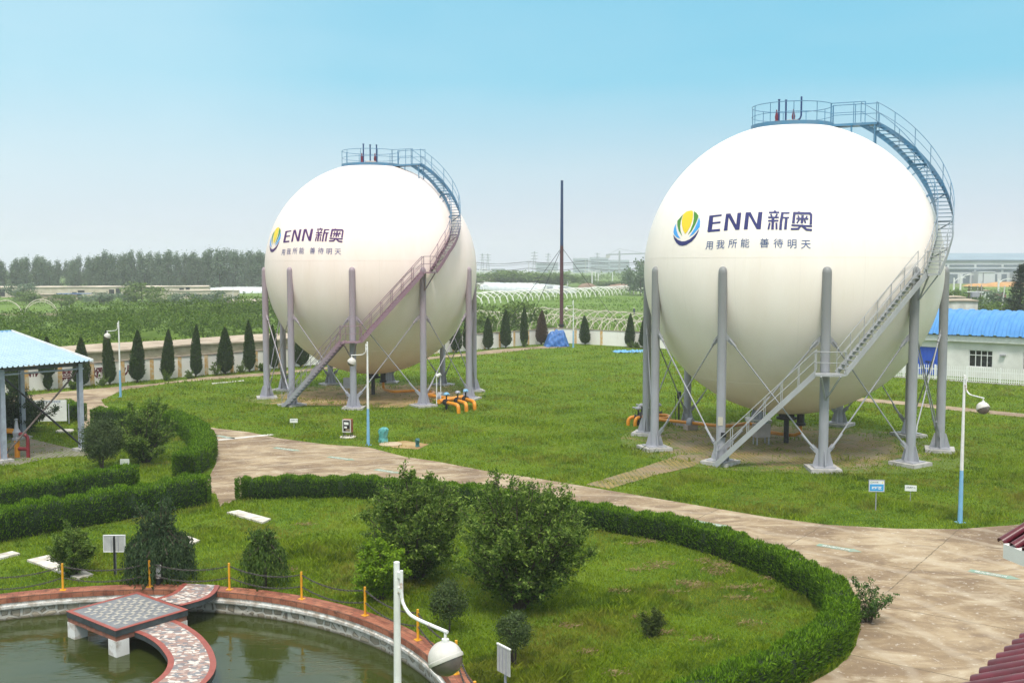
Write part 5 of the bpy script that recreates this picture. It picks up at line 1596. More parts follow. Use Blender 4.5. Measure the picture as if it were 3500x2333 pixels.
# ---------------------------------------------------------------- hedges
def hedge(label, path, w, h, seed, per_m=1000, leaf=JUNIPER, ll=.12):
    global rng
    keep, rng = rng, np.random.default_rng(seed)
    P = smooth_path(path, .25)
    A = np.array([tuple(p) for p in P])
    T = np.gradient(A, axis=0); T = unit(T)
    Nn = np.stack([T[:, 1], -T[:, 0], np.zeros(len(T))], 1)
    seg = np.linalg.norm(np.diff(A, axis=0), axis=1)
    ln = seg.sum()
    n = int(ln * per_m)
    i = rng.integers(0, len(A) - 1, n); f = rng.uniform(0, 1, n)[:, None]
    c = A[i] * (1 - f) + A[i + 1] * f
    nn, tt = Nn[i], T[i]
    s = (i + f[:, 0])
    wob = 1 + .09 * np.sin(s * .9 + seed) + .07 * np.sin(s * 2.3 + 2 * seed) + .05 * np.sin(s * 5.1)
    hw = w / 2 * wob
    hh = h * (1 + .05 * np.sin(s * .6 + seed) + .05 * np.sin(s * 1.9))
    k = rng.uniform(0, w + 1.5 * h, n)
    top = k < w
    side = np.where(k < w + .75 * h, 1.0, -1.0)
    off = np.where(top, rng.uniform(-1, 1, n) * hw, side * hw * rng.uniform(.86, 1.05, n))
    zz = np.where(top, hh * rng.uniform(.90, 1.04, n), hh * rng.uniform(0.02, 1.0, n) ** .8)
    # rounded shoulders
    edge = np.clip((np.abs(off) / hw - .7) / .3, 0, 1)
    zz = np.where(top, zz - .12 * edge ** 2 * h, zz)
    off = np.where(top, off, off * (1 - .12 * (zz / hh) ** 6))
    pos = c + nn * off[:, None] + np.stack([np.zeros(n), np.zeros(n), zz], 1)
    out = nn * np.where(top, .25 * off / hw, side)[:, None]
    along = out * .8 + np.array([0, 0, 1.0]) * np.where(top, 1.4, .7)[:, None]
    sp = rng.uniform(0, 1, n) < .05
    ln_ = ll * rng.uniform(.6, 1.4, n) * np.where(sp & top, 2.0, 1.0)
    a1 = leaf_arrays(pos, out + np.array([0, 0, .6]), ln_, .034 * rng.uniform(.7, 1.3, n), .6, along, .35)
    # ends
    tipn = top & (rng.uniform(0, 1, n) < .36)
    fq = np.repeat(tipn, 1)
    V0 = a1[0].reshape(n, 4, 3)
    mk = lambda w: (V0[w].reshape(-1, 3), np.arange(4 * int(w.sum())).reshape(-1, 4))
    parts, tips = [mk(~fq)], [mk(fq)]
    for e, sg in ((0, -1), (-1, 1)):
        m = int(per_m * .5)
        oo = rng.uniform(-1, 1, m); z2 = rng.uniform(.03, 1, m) * h
        p = A[e] + Nn[e] * (oo * w / 2)[:, None] + T[e] * sg * (.28 * np.sqrt(np.maximum(0, 1 - oo ** 2)) * rng.uniform(.8, 1.1, m))[:, None] + np.stack([0 * oo, 0 * oo, z2], 1)
        d = T[e] * sg + Nn[e] * oo[:, None] * .5
        parts.append(leaf_arrays(p, d, ll * rng.uniform(.6, 1.4, m), .034, .6, d + np.array([0, 0, .8]), .35))
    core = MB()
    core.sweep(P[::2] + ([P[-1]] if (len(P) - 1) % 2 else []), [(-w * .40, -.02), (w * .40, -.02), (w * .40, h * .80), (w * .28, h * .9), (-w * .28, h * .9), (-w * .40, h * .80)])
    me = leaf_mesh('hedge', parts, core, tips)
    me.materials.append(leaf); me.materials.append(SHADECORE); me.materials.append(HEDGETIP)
    o = link('hedge', me)
    rng = keep
    return tag(o, label, 'hedge')
H3C = [tuple(p)[:2] for p in offset_path(H3, HW * .5)]
hedge('long clipped hedge curving round the garden from the road to the lower right', H3C[::3], HW, .84, 3, 1900)
gx = lambda l: [tuple(G(u, v))[:2] for u, v in l]
def back(pts, d): return [tuple(p)[:2] for p in offset_path(pts, d)]
hedge('nearer of two straight clipped hedges running in from the left edge', back(gx([(-160, 1284), (0, 1248), (180, 1215), (340, 1186), (480, 1160)]), .55), 1.05, 1.15, 5, 1800)
hedge('farther of two straight clipped hedges, ending short of the road', back(gx([(-160, 1214), (0, 1186), (120, 1164), (230, 1142), (316, 1124)]), .5), 1.0, 1.05, 6, 1800)
hedge('clipped hedge hooking round the garden bend by the bushy shrub', gx([(222, 978), (320, 978), (385, 985), (430, 1000), (462, 1028), (468, 1055), (452, 1078), (424, 1093)]), 1.15, 1.05, 7, 1800)
hedge('short block of clipped hedge beside the white notice board', gx([(146, 962), (180, 968)]), 1.1, 1.15, 8, 1800)

# ---------------------------------------------------------------- shrubs and trees
def tubes_mesh(mb, name, parent, m=BARK):
    return mb.build(name, m, parent)
def branchy(name, label, p, h, r, leaf, nst, ntw, nleaf, ls, seed, base_r=.05, cat='shrub', flat=.75, low=.15, vase=.55):
    """several stems that arch outwards, with leafy twigs"""
    global rng
    keep, rng = rng, np.random.default_rng(seed)
    t = thing(name, label, cat, (p.x, p.y, 0))
    mb = MB()
    LP, LD, LK = [], [], []
    for s in range(nst):
        q = rng.uniform(0, 2 * pi); e = math.sqrt(rng.uniform(0, 1))
        tip = np.array([cos(q) * r * e, sin(q) * r * e, h * (1 - .42 * e ** 2.2) * rng.uniform(.78, 1.04)])
        if rng.uniform() < .35: tip[2] *= rng.uniform(.4, .75)
        lead = s % 5 == 0
        if lead: tip = tip * np.array([rng.uniform(.95, 1.12), rng.uniform(.95, 1.12), rng.uniform(1.06, 1.2)])
        mid = np.array([tip[0] * vase * .7, tip[1] * vase * .7, tip[2] * .55])
        pts = [(1 - k) ** 2 * np.zeros(3) + 2 * k * (1 - k) * mid + k * k * tip for k in np.linspace(0, 1, 8)]
        j0 = np.array([rng.normal(0, .05), rng.normal(0, .05), -.05])
        mb.tube([Vector(x + j0 * (1 - i / 7)) for i, x in enumerate(pts)], [base_r * (1 - .85 * i / 7) for i in range(8)], 5)
        for w in range(ntw):
            k = rng.uniform(.45 if lead else low, 1.0)
            b = (1 - k) ** 2 * np.zeros(3) + 2 * k * (1 - k) * mid + k * k * tip
            d = rng.normal(0, 1, 3); d[2] = abs(d[2]) * .7 + .15
            d += 0.7 * np.array([b[0], b[1], 0]) / max(r, .1)
            d /= np.linalg.norm(d)
            L_ = (.55 if lead and k > .8 else 1.0) * rng.uniform(.18, .42) * r * (.6 + .5 * (1 - k))
            e2 = b + d * L_ + np.array([0, 0, -.1 * L_])
            e2[2] = max(e2[2], .08)
            if w % 3 == 0: mb.tube([Vector(b), Vector(e2)], [base_r * .22, base_r * .08], 4)
            kk = rng.uniform(0.15, 1.1, nleaf)[:, None]
            pp = b + (e2 - b) * kk + rng.normal(0, .045 * r ** .5, (nleaf, 3))
            LP.append(pp); LD.append(np.tile(d, (nleaf, 1))); LK.append(kk[:, 0] * (.6 + .4 * k))
    LP, LD, LK = np.concatenate(LP), np.concatenate(LD), np.concatenate(LK)
    LP[:, 2] = np.maximum(LP[:, 2], .04)
    tubes_mesh(mb, 'stem', t)
    n = len(LP)
    V0 = leaf_arrays(LP, LD + np.array([0, 0, .8]), ls * rng.uniform(.6, 1.4, n), ls * .5 * rng.uniform(.7, 1.3, n), .6, LD + rng.normal(0, .6, (n, 3)), .6)[0].reshape(n, 4, 3)
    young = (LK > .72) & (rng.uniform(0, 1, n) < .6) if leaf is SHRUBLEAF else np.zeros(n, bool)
    mk = lambda w: (V0[w].reshape(-1, 3), np.arange(4 * int(w.sum())).reshape(-1, 4))
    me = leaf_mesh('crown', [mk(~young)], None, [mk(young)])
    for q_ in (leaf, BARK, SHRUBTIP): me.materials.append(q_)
    link('crown', me, None, t)
    rng = keep
    return t
branchy('flowering_shrub', 'large rounded many stemmed shrub left of the biggest one', G(958, 1330), 3.35, 1.75, SHRUBLEAF, 74, 24, 24, .105, 31)
branchy('flowering_shrub', 'biggest many stemmed shrub in the middle of the garden', G(1195, 1398), 3.75, 1.98, SHRUBLEAF, 90, 24, 26, .105, 32)
branchy('lime_shrub', 'bright lime green leafy shrub left of the foreground lamp pole', G(875, 1376), 1.72, .88, LIMELEAF, 44, 18, 24, .10, 33, .03)
branchy('flowering_shrub', 'upright leafy shrub inside the hooked hedge beside the clipped dark tree', G(331, 1062), 3.15, 1.55, SHRUBLEAF, 40, 18, 20, .13, 34)
branchy('round_shrub', 'round dark shrub standing on a pale slab by the pond', G(165, 1322), 1.62, .72, SHRUBLEAF, 46, 18, 24, .075, 35, .03)
branchy('low_bush', 'small round bush alone on the lawn', G(1497, 1461), .72, .38, leafmat('olive_leaves', (.03, .05, .012), (.10, .13, .03), .25), 24, 12, 18, .06, 36, .015)
branchy('dark_bush', 'big dark glossy bush behind the canopy at the left edge', G(32, 996), 2.5, 2.6, leafmat('glossy_dark_leaves', (.015, .035, .012), (.05, .085, .028), .15), 70, 22, 24, .13, 37, .05)
branchy('climbing_sapling', 'straggling sapling poking out of the curving hedge over the concrete', G(1992, 1428), 1.25, .75, leafmat('sapling_leaves', (.035, .08, .02), (.12, .21, .05), .3), 14, 10, 14, .085, 38, .018)

def blob_tree(name, label, p, h, r, trunk_h, leaf, nclump, nleaf, ls, seed, cat='tree', tr=.05, stems=1, zr=None):
    """a crown of leaf clumps on one trunk or a few"""
    global rng
    keep, rng = rng, np.random.default_rng(seed)
    t = thing(name, label, cat, (p.x, p.y, 0))
    mb = MB()
    zr = zr or (h - trunk_h) / 2
    cz = h - zr
    cl = []
    for s in range(stems):
        a = 2 * pi * s / max(stems, 1) + seed
        o = Vector((cos(a), sin(a), 0)) * (.06 * (stems > 1))
        mb.tube([o * .4 + Vector((0, 0, -.05)), o + Vector((rng.normal(0, .03), rng.normal(0, .03), trunk_h * .6)), o * 2.2 + Vector((rng.normal(0, .05), rng.normal(0, .05), cz))], [tr, tr * .8, tr * .4], 7)
    for k in range(nclump):
        d = unit(rng.normal(0, 1, (1, 3)))[0]
        e = rng.uniform(.35, 1.0) ** .5
        c = np.array([d[0] * r * e, d[1] * r * e, cz + d[2] * zr * e])
        cl.append(c)
        if k % 4 == 0: mb.tube([Vector((0, 0, max(trunk_h * .8, cz - zr * .7))), Vector(c * np.array([.5, .5, 1]) + np.array([0, 0, -.05])), Vector(c)], [tr * .4, tr * .25, tr * .1], 4)
    tubes_mesh(mb, 'trunk', t)
    C_ = np.repeat(np.array(cl), nleaf, 0)
    g = rng.normal(0, 1, C_.shape) * np.array([r, r, zr]) * .17
    pos = C_ + g
    ctr = np.array([0, 0, cz])
    n = len(pos)
    me = leaf_mesh('crown', [leaf_arrays(pos, (pos - ctr) + np.array([0, 0, .3 * r]), ls * rng.uniform(.6, 1.4, n), ls * .55 * rng.uniform(.7, 1.3, n), .7)])
    link('crown', me, leaf, t)
    rng = keep
    return t
blob_tree('clipped_tree', 'dark round headed clipped tree on a short trunk beside the upright shrub', G(235, 1078), 2.35, .86, .55, DULLLEAF, 130, 110, .085, 41, tr=.06, stems=2)
blob_tree('clipped_tree', 'small dark lopsided clipped tree just below the biggest shrub', G(1032, 1452), 1.35, .46, .35, DULLLEAF, 70, 80, .055, 42, tr=.03)
blob_tree('clipped_tree', 'small clipped tree with bare trunk beside the edge on grey sign', G(1180, 1540), 1.42, .40, .62, DULLLEAF, 70, 80, .05, 43, tr=.035, stems=3)

def weeping(label, p, h, r, seed, top=0.0, leaf=CYPRESSLEAF, rag=.2, ns=330):
    global rng
    keep, rng = rng, np.random.default_rng(seed)
    t = thing('weeping_tree', label, 'tree', (p.x, p.y, 0))
    mb = MB(); mb.tube([(0, 0, -.05), (.03, 0, h * .5), (0, .02, h * .9)], [.07, .06, .04], 8)
    P_, D_ = [], []
    for s in range(ns):
        q = rng.uniform(0, 2 * pi)
        e = math.sqrt(rng.uniform(.02, 1))
        x, y = cos(q) * r * e, sin(q) * r * e
        zt = h * (1 - .30 * e ** 2) + rng.normal(0, .05)
        zb = max(.05, rng.uniform(0, rag + .5 * (1 - e)) * h)
        m = int(46 * (zt - zb) / h) + 6
        k = rng.uniform(0, 1, m)
        sx, sy = rng.normal(0, .05), rng.normal(0, .05)
        z = zt + (zb - zt) * k
        P_.append(np.stack([x * (1 + .12 * k) + sx * k + rng.normal(0, .03, m), y * (1 + .12 * k) + sy * k + rng.normal(0, .03, m), z], 1))
        D_.append(np.tile([x * .25, y * .25, -1.0], (m, 1)))
        if s % (12 if ns > 300 else 5) == 0: mb.tube([(0, 0, h * .86), (x * .6, y * .6, zt + .03), (x, y, zt - .15)], [.03, .022, .012], 5)
    P_, D_ = np.concatenate(P_), np.concatenate(D_)
    n = len(P_)
    parts = [leaf_arrays(P_, P_ * np.array([1, 1, 0]) + np.array([0, 0, .2]), .10 * rng.uniform(.6, 1.5, n), .035, .6, D_, .3)]
    if top:
        m = 3600
        q = rng.uniform(0, 2 * pi, 26); tips = np.stack([np.cos(q) * r * rng.uniform(.1, .75, 26), np.sin(q) * r * rng.uniform(.1, .75, 26), h * .85 + top * rng.uniform(.3, 1.05, 26)], 1)
        i = rng.integers(0, 26, m); k = rng.uniform(.1, 1.05, m)[:, None]
        b = np.array([0, 0, h * .6])
        pp = b + (tips[i] - b) * k + rng.normal(0, .07, (m, 3))
        parts.append(leaf_arrays(pp, tips[i] - b, .10 * rng.uniform(.6, 1.5, m), .045, .7, tips[i] - b, .8))
        for j in range(26): mb.tube([Vector(b), Vector(tips[j])], [.02, .006], 4)
    tubes_mesh(mb, 'trunk', t)
    link('crown', leaf_mesh('crown', parts), leaf, t)
    rng = keep
    return t
PAGODA = leafmat('pagoda_leaves', (.018, .042, .018), (.080, .125, .050), .25)
w_ = weeping('tall dark weeping tree with a hanging skirt and bushy top', G(369, 1338), 1.80, 1.0, 51, 1.05, PAGODA)
weeping('smaller weeping tree with bare twigs showing, left of the lime shrub', G(608, 1350), 1.50, .66, 52, .50, leafmat('weeping_leaves', (.030, .070, .014), (.150, .235, .045), .35), .42, 165)
mb = MB(); mb.tube([(0, 0, .0), (0, 0, .34)], .075, 14); lg = mb.build('lantern', DARK); me2 = MB(); me2.tube([(0, 0, .342), (0, 0, .70)], .085, 16); me2.tube([(0, 0, .702), (0, 0, .73)], .10, 16); me2.build('lantern_head', WHITEP, lg)
tag(place(lg, G(364, 1352) ), 'white cylinder garden light on a black base before the weeping tree', 'garden light')

# cypresses along the wall
def cypress_mesh(seed, kind=0):
    global rng
    keep, rng = rng, np.random.default_rng(seed)
    n = 5200
    z = rng.uniform(0, 1, n) ** 1.25
    if kind == 1:   # two balls, clipped
        prof = np.interp(z, [0, .04, .12, .2, .24, .3, .38, .5, .62, .72, .85, 1], [.1, .2, .26, .2, .16, .38, .55, .58, .42, .24, .2, .02])
    elif kind == 2:
        prof = np.interp(z, [0, .05, .18, .3, .55, .8, .95, 1], [.05, .40, .58, .57, .45, .27, .10, .01])
    else:
        prof = np.interp(z, [0, .04, .14, .26, .5, .75, .93, 1], [.05, .30, .47, .46, .40, .27, .11, .01])
    q = rng.uniform(0, 2 * pi, n)
    prof = prof * (1 + .10 * np.sin(3 * q + seed + 5 * z) + .07 * np.sin(7 * q - 9 * z) + rng.normal(0, .06, n))
    k = rng.uniform(.82, 1.03, n)
    pos = np.stack([np.cos(q) * prof * k, np.sin(q) * prof * k, .25 + z * 3.75], 1)
    out = np.stack([np.cos(q), np.sin(q), 0 * q], 1)
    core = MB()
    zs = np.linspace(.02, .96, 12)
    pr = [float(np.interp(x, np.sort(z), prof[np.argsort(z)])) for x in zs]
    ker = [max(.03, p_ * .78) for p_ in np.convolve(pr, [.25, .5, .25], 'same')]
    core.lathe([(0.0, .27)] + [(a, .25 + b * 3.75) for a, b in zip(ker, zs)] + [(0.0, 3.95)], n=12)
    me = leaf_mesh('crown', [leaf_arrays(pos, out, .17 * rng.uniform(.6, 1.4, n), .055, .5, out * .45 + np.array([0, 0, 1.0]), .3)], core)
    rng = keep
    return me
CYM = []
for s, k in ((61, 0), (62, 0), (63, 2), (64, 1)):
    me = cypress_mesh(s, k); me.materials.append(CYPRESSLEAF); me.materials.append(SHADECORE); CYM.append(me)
dead = CYM[2].copy(); dead.materials.clear(); dead.materials.append(BROWNLEAF); dead.materials.append(SHADECORE)
tmb = MB(); tmb.tube([(0, 0, -.05), (0, 0, .9)], [.07, .05], 7); TRM = tmb.mesh('trunk')
CYP = [(30, 0, 4.2, 2, 'half hidden by the canopy'), (110, 0, 4.2, 3, 'clipped to two tiers under the canopy roof edge'), (185, 0, 4.0, 2, 'right of the second red character'), (252, 0, 4.5, 0, 'behind the far lamp globe'), (315, 0, 4.35, 1, 'just right of the last red character'),
       (384, 0, 4.3, 0, 'first clear of the lettering'), (450, 0, 4.6, 1, 'tallest in the row by the hooked shrub'), (517, 0, 4.2, 2, 'with a wide skirt'), (573, 0, 4.7, 0, 'beside the leftmost mauve column'), (630, 0, 4.2, 1, 'between the mauve columns'),
       (691, 0, 4.2, 2, 'behind the maroon stair foot'), (1048, 0, 4.3, 2, 'between the right mauve columns'), (1075, 0, 4.0, 1, 'at the rightmost mauve column'), (1122, 0, 3.7, 0, 'first right of the mauve tank'), (1162, 0, 4.5, 2, 'second right of the mauve tank'),
       (1204, 0, 4.8, 0, 'third right of the mauve tank'), (1243, 0, 4.2, 4, 'brown and half dead beside the tarpaulin'), (1344, 1, 3.6, 2, 'between two orange pilasters right of the far lamp'), (1445, 1, 4.0, 2, 'left of the larger tank on the right wall'), (1478, 1, 4.0, 0, 'half behind the larger tank')]
for i, (u, run, h, k, where) in enumerate(CYP):
    A, B = (WALL_A, WALL_B) if run == 0 else (WALL_B, WALL_C)
    e = (B - A).normalized(); n_ = Vector((e.y, -e.x, 0)) * (1 if run == 0 else 1)
    d = ray(u, 860); A2 = A + n_ * 1.15
    tt = (A2.x * n_.x + A2.y * n_.y) / (d[0] * n_.x + d[1] * n_.y)
    p = Vector((d[0] * tt, d[1] * tt, 0))
    t = thing('cypress', 'dark pointed cypress against the wall, ' + where, 'tree', p, i * 1.3, 'cypresses along the boundary wall')
    t.rotation_euler = (radians((i * 37 % 7) - 3) * .8, radians((i * 53 % 7) - 3) * .8, i * 1.3)
    t.scale = (1.0 + .13 * (i * 5 % 3), 1.0 + .13 * (i * 5 % 3), h / 4.0)
    link('trunk', TRM, BARK, t)
    link('crown', dead if k == 4 else CYM[k], None, t)

# weeds at the foot of the wall
wc = 0
for u, run, where in ((165, 0, 'under the second red character'), (235, 0, 'left of the fourth cypress'), (380, 0, 'by the sixth cypress'), (438, 0, 'below the tallest cypress'), (497, 0, 'left of the wide cypress'), (555, 0, 'by the leftmost mauve column'), (602, 0, 'between mauve columns'),
                      (1252, 0, 'below the brown cypress'), (1205, 0, 'below the third cypress right of the mauve tank'), (1448, 1, 'left of the larger tank'), (1462, 1, 'touching the larger tank column')):
    A, B = (WALL_A, WALL_B) if run == 0 else (WALL_B, WALL_C)
    e = (B - A).normalized(); n_ = Vector((e.y, -e.x, 0))
    d = ray(u, 860); A2 = A + n_ * 1.5
    tt = (A2.x * n_.x + A2.y * n_.y) / (d[0] * n_.x + d[1] * n_.y)
    branchy('wall_shrub', 'low straggling shrub at the wall foot ' + where, Vector((d[0] * tt, d[1] * tt, 0)), .8 + .5 * ((wc * 37) % 10) / 10, .55, FARLEAF if wc % 2 else SHRUBLEAF, 12, 9, 12, .11, 70 + wc, .02)['group'] = 'low shrubs along the wall foot'
    wc += 1
# bare straw tufts scattered on the lawn
STRAW = leafmat('dry_grass_blades', (.20, .13, .06), (.38, .28, .15), .2)
sv = []
for u, v in ((1517, 1296), (1512, 1304), (1613, 1290), (1645, 1296), (1660, 1302), (1668, 1314), (1652, 1318), (1610, 1342), (1640, 1310), (1690, 1352), (1730, 1348), (1760, 1360), (1540, 1362), (1600, 1350), (1575, 1340), (1465, 1310), (1700, 1375), (1420, 1360), (1480, 1420), (1530, 1455), (1620, 1470), (1770, 1330),
             (1460, 1250), (1490, 1245), (700, 1206), (1310, 1440), (1720, 1432), (640, 1300), (655, 1310), (730, 1260), (1350, 1500), (1420, 1550), (620, 1240)):
    p = G(u, v); m = 60
    c = rng.normal(0, 1, (m, 2)) * np.array([.22, .10])
    z = rng.uniform(.02, .10, m)
    sv.append(np.stack([p.x + c[:, 0], p.y + c[:, 1], z], 1))
sv = np.concatenate(sv); n = len(sv)
tag(link('dry_grass', leaf_mesh('dry_grass', [leaf_arrays(sv, np.tile([0, 0, 1.0], (n, 1)), .17 * rng.uniform(.6, 1.4, n), .022, .5, np.tile([1.0, .3, .15], (n, 1)), .6)]), STRAW), 'straw coloured wisps of cut grass on the lawn', 'dry grass', None, 'stuff')
# ---------------------------------------------------------------- beyond the wall
MUD = mat('mud_brick', (0.42, 0.34, 0.26), (0.28, 0.22, 0.16), 1.2, 0.95, stretch=(1, 1, 2), detail=7)
MUDROOF = mat('mud_roof', (0.42, 0.35, 0.27), (0.30, 0.24, 0.18), .7, 0.95, detail=7)
eL = (WALL_B - WALL_A).normalized(); nL = Vector((eL.y, -eL.x, 0))
def long_shed(label, A, B, h, depth, m=MUD, rm=MUDROOF, doors=(), slope=.25, name='mud_shed'):
    d = B - A; ln = d.length; rz = atan2(d.y, d.x)
    t = thing(name, label, 'shed', (A.x, A.y, 0), rz)
    mb = MB(); mb.box((ln / 2, depth / 2, h / 2 - .1), (ln, depth, h + .2)); mb.build('wall', m, t, smooth=0)
    mb = MB()
    n = max(2, int(ln / 4)); prof = [(-.25, h + .012), (depth * .5, h + .012 + slope), (depth + .2, h + .012), (depth + .2, h + .16), (depth * .5, h + .16 + slope), (-.25, h + .16)]
    vs = [(ln * i / n, y, z + .06 * sin(i * 1.7 + y)) for i in range(n + 1) for y, z in prof]
    fs = [(i * 6 + k, (i + 1) * 6 + k, (i + 1) * 6 + (k + 1) % 6, i * 6 + (k + 1) % 6) for i in range(n) for k in range(6)] + [tuple(range(5, -1, -1)), tuple(n * 6 + k for k in range(6))]
    mb.add(vs, fs); mb.build('roof', rm, t, smooth=0, fix=True)
    for x, w, z0, hh in doors:
        mb = MB(); mb.box((x, -.02, z0 + hh / 2), (w, .08, hh)); mb.build('doorway', DARK, t, smooth=0)
    return t
long_shed('long low mud shed with flat earth roof just behind the painted wall', WALL_A + eL * 13 - nL * 7.5 + Vector((0, 0, 0)), WALL_A + eL * 66 - nL * 7.5, 2.0, 5.5, slope=.35)
long_shed('short brown shed seen between the mauve columns behind the wall', WALL_A + eL * 48 - nL * 4.2, WALL_A + eL * 55 - nL * 4.2, 2.3, 2.5)
TANW = mat('tan_field_wall', (0.58, 0.50, 0.41), (0.46, 0.39, 0.31), .5, 0.95)
def bx(u, y): return AT(u, 700, y).x
dw = []
for u, w, z0, hh in ((10, 2.4, .4, 2.6), (167, 1.6, .4, 1.4), (182, 2.4, 1.4, .8), (249, 1.9, .2, 2.6), (264, 1.9, .0, 3.2), (329, 1.8, 1.6, .8), (344, 1.8, .4, 2.4), (406, 1.7, .9, 2.2), (420, 1.5, .9, 2.4)):
    dw.append((bx(u, 318) - bx(-200, 318), w * .8, z0, hh * .8))
long_shed('long pale mud building with dark doorways below the poplars', Vector((bx(-200, 318), 312, 0)), Vector((bx(470, 325), 330, 0)), 3.0, 6, TANW, TANW, dw, .2)
long_shed('pale mud wall in the field right of the round willow', Vector((bx(345, 300), 300, 0)), Vector((bx(540, 300), 304, 0)), 2.4, 3, TANW, TANW, (), .1)
long_shed('far tan wall beside the distant plastic tunnels', Vector((bx(575, 470), 470, 0)), Vector((bx(700, 470), 472, 0)), 4.4, 6, TANW, TANW, (), .4)
long_shed('far tan wall behind the long plastic greenhouse', Vector((bx(1085, 500), 500, 0)), Vector((bx(1150, 500), 500, 0)), 4.0, 5, TANW, TANW, (), .2)
mb = MB(); t = long_shed('low field shed with blue sheet patch near the left edge', Vector((bx(90, 285), 285, 0)), Vector((bx(175, 285), 286, 0)), 1.7, 4, MUD, MUDROOF, (), .1)
mb = MB(); mb.box((9, 1.6, 2.0), (9, 3.4, .12)); mb.build('sheet', TARP, t, smooth=0)
long_shed('low shed with striped thatch roof at the orchard edge', Vector((bx(540, 232), 232, 0)), Vector((bx(625, 236), 236, 0)), 1.5, 7, MUD, mat('striped_thatch', (.52, .45, .37), (.30, .25, .2), .9, .95, stretch=(3, .4, 1)), (), .5)

# orchard: one leafy mass of low bushy trees in rows
keep, rng = rng, np.random.default_rng(91)
cs = []
for y0, hh_, wd_ in ((7, 2.4, 1), (16, 3.9, 2), (34, 3.2, 2), (48, 4.3, 2), (66, 3.3, 2)):
    for x in np.arange(-14, 112, 4.4):
        for b in range(wd_):
            p = WALL_A + eL * (x + rng.normal(0, 1.3)) - nL * (y0 + 8.5 + b * 4.6 + rng.normal(0, 1.0) + 2.5 * sin(x * .11 + y0))
            if p.x > -6 - 0.05 * (p.y - 120) or p.y > 205 or p.y < 84: continue
            if rng.uniform() < .12: continue
            cs.append((p.x, p.y, hh_ * rng.uniform(.72, 1.12) * (.86 if b else 1.0), rng.uniform(2.0, 3.4)))
cs = np.array(cs)
per = 620
C_ = np.repeat(cs, per, 0); n = len(C_)
d = unit(rng.normal(0, 1, (n, 3))); d[:, 2] = np.abs(d[:, 2]) * rng.choice([1, 1, 1, -.5], n)
k = rng.uniform(.72, 1.06, n)[:, None]
lump = 1 + .40 * np.sin(3 * np.arctan2(d[:, 1], d[:, 0]) + C_[:, 0] * 9) * np.cos(4 * d[:, 2] + C_[:, 1] * 7)
pos = np.stack([C_[:, 0], C_[:, 1], C_[:, 2] * .62], 1) + d * k * lump[:, None] * np.stack([C_[:, 3], C_[:, 3], C_[:, 2] * .52], 1)
pos[:, 2] = np.maximum(pos[:, 2], .1)
ls = .26 + .0011 * (pos[:, 1] - 90)
tag(link('orchard', leaf_mesh('orchard', [leaf_arrays(pos, d + np.array([0, 0, .35]), ls * rng.uniform(.6, 1.4, n), ls * .6, .38)]), ORCHARDLEAF), 'dense orchard of low bushy trees beyond the long wall', 'orchard', None, 'stuff')
# rough growth in the fields
m = 60000
u = rng.uniform(-100, 2400, m); v = rng.uniform(664, 800, m) 
a = (u * SCL - 1750) / FPX; b_ = -(v * SCL - 1166.5) / FPX
dy = cos(PITCH) + b_ * sin(PITCH); dz_ = -sin(PITCH) + b_ * cos(PITCH); tt = -CAM_H / dz_
x, y = a * tt, dy * tt
eR = (WALL_C - WALL_B).normalized(); nR = Vector((eR.y, -eR.x, 0))
beyond = ((x - WALL_A.x) * nL.x + (y - WALL_A.y) * nL.y < -2) | ((x - WALL_B.x) * nR.x + (y - WALL_B.y) * nR.y < -2.0)
beyond &= ~((x < -8) & (y < 215)) & (y < 640) & ~((x > 30) & (y < 135) & (y < 200 - x))
band = np.sin(y * .11 + .02 * x) + .6 * np.sin(y * .043 + 1.0 + .05 * x)
beyond &= band > -.35
x, y = x[beyond], y[beyond]; n = len(x)
hgt = .25 + .5 * np.clip(band[beyond], 0, 1.2) * rng.uniform(.3, 1, n)
ls = .14 + .0016 * y
pos = np.stack([x, y, rng.uniform(.05, 1, n) * hgt], 1)
tag(link('field_crops', leaf_mesh('field_crops', [leaf_arrays(pos, np.tile([0, -.4, 1.0], (n, 1)), ls * rng.uniform(.6, 1.6, n), ls * .6, .6)]), CROPLEAF), 'bright green crops and weeds in the fields beyond the wall', 'crops', None, 'stuff')
rng = keep

# far trees share a few crowns
def crown_mesh(kind, seed, n=1500, ls=.07):
    """a crown one metre tall, to be scaled"""
    global rng
    keep, rng = rng, np.random.default_rng(seed)
    nc = 34 if kind == 'poplar' else 26
    cl = []
    for k in range(nc):
        if kind == 'poplar':
            z = rng.uniform(.12, .97); r = .15 * np.interp(z, [0, .2, .5, .8, 1], [.7, 1.1, 1.0, .62, .12])
            q = rng.uniform(0, 2 * pi); e = math.sqrt(rng.uniform(0, 1)) * r
            cl.append((e * cos(q), e * sin(q), z, .05))
        else:
            d = unit(rng.normal(0, 1, (1, 3)))[0]; e = rng.uniform(.3, 1) ** .4
            cl.append((d[0] * .5 * e, d[1] * .5 * e, .55 + d[2] * .38 * e, .10))
    cl = np.array(cl)
    i = rng.integers(0, nc, n)
    pos = cl[i, :3] + rng.normal(0, 1, (n, 3)) * cl[i, 3:4] * (np.array([.8, .8, 1.3]) if kind == 'poplar' else np.array([1, 1, .8]))
    pos[:, 2] = np.maximum(pos[:, 2], .03)
    ctr = np.stack([0 * pos[:, 0], 0 * pos[:, 0], pos[:, 2] if kind == 'poplar' else pos[:, 2] * 0 + .5], 1)
    me = leaf_mesh('crown', [leaf_arrays(pos, pos - ctr + np.array([0, 0, .12]), ls * rng.uniform(.6, 1.5, n), ls * .6, .7)])
    rng = keep
    return me
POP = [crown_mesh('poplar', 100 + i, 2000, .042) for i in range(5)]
for me in POP: me.materials.append(POPLARLEAF)
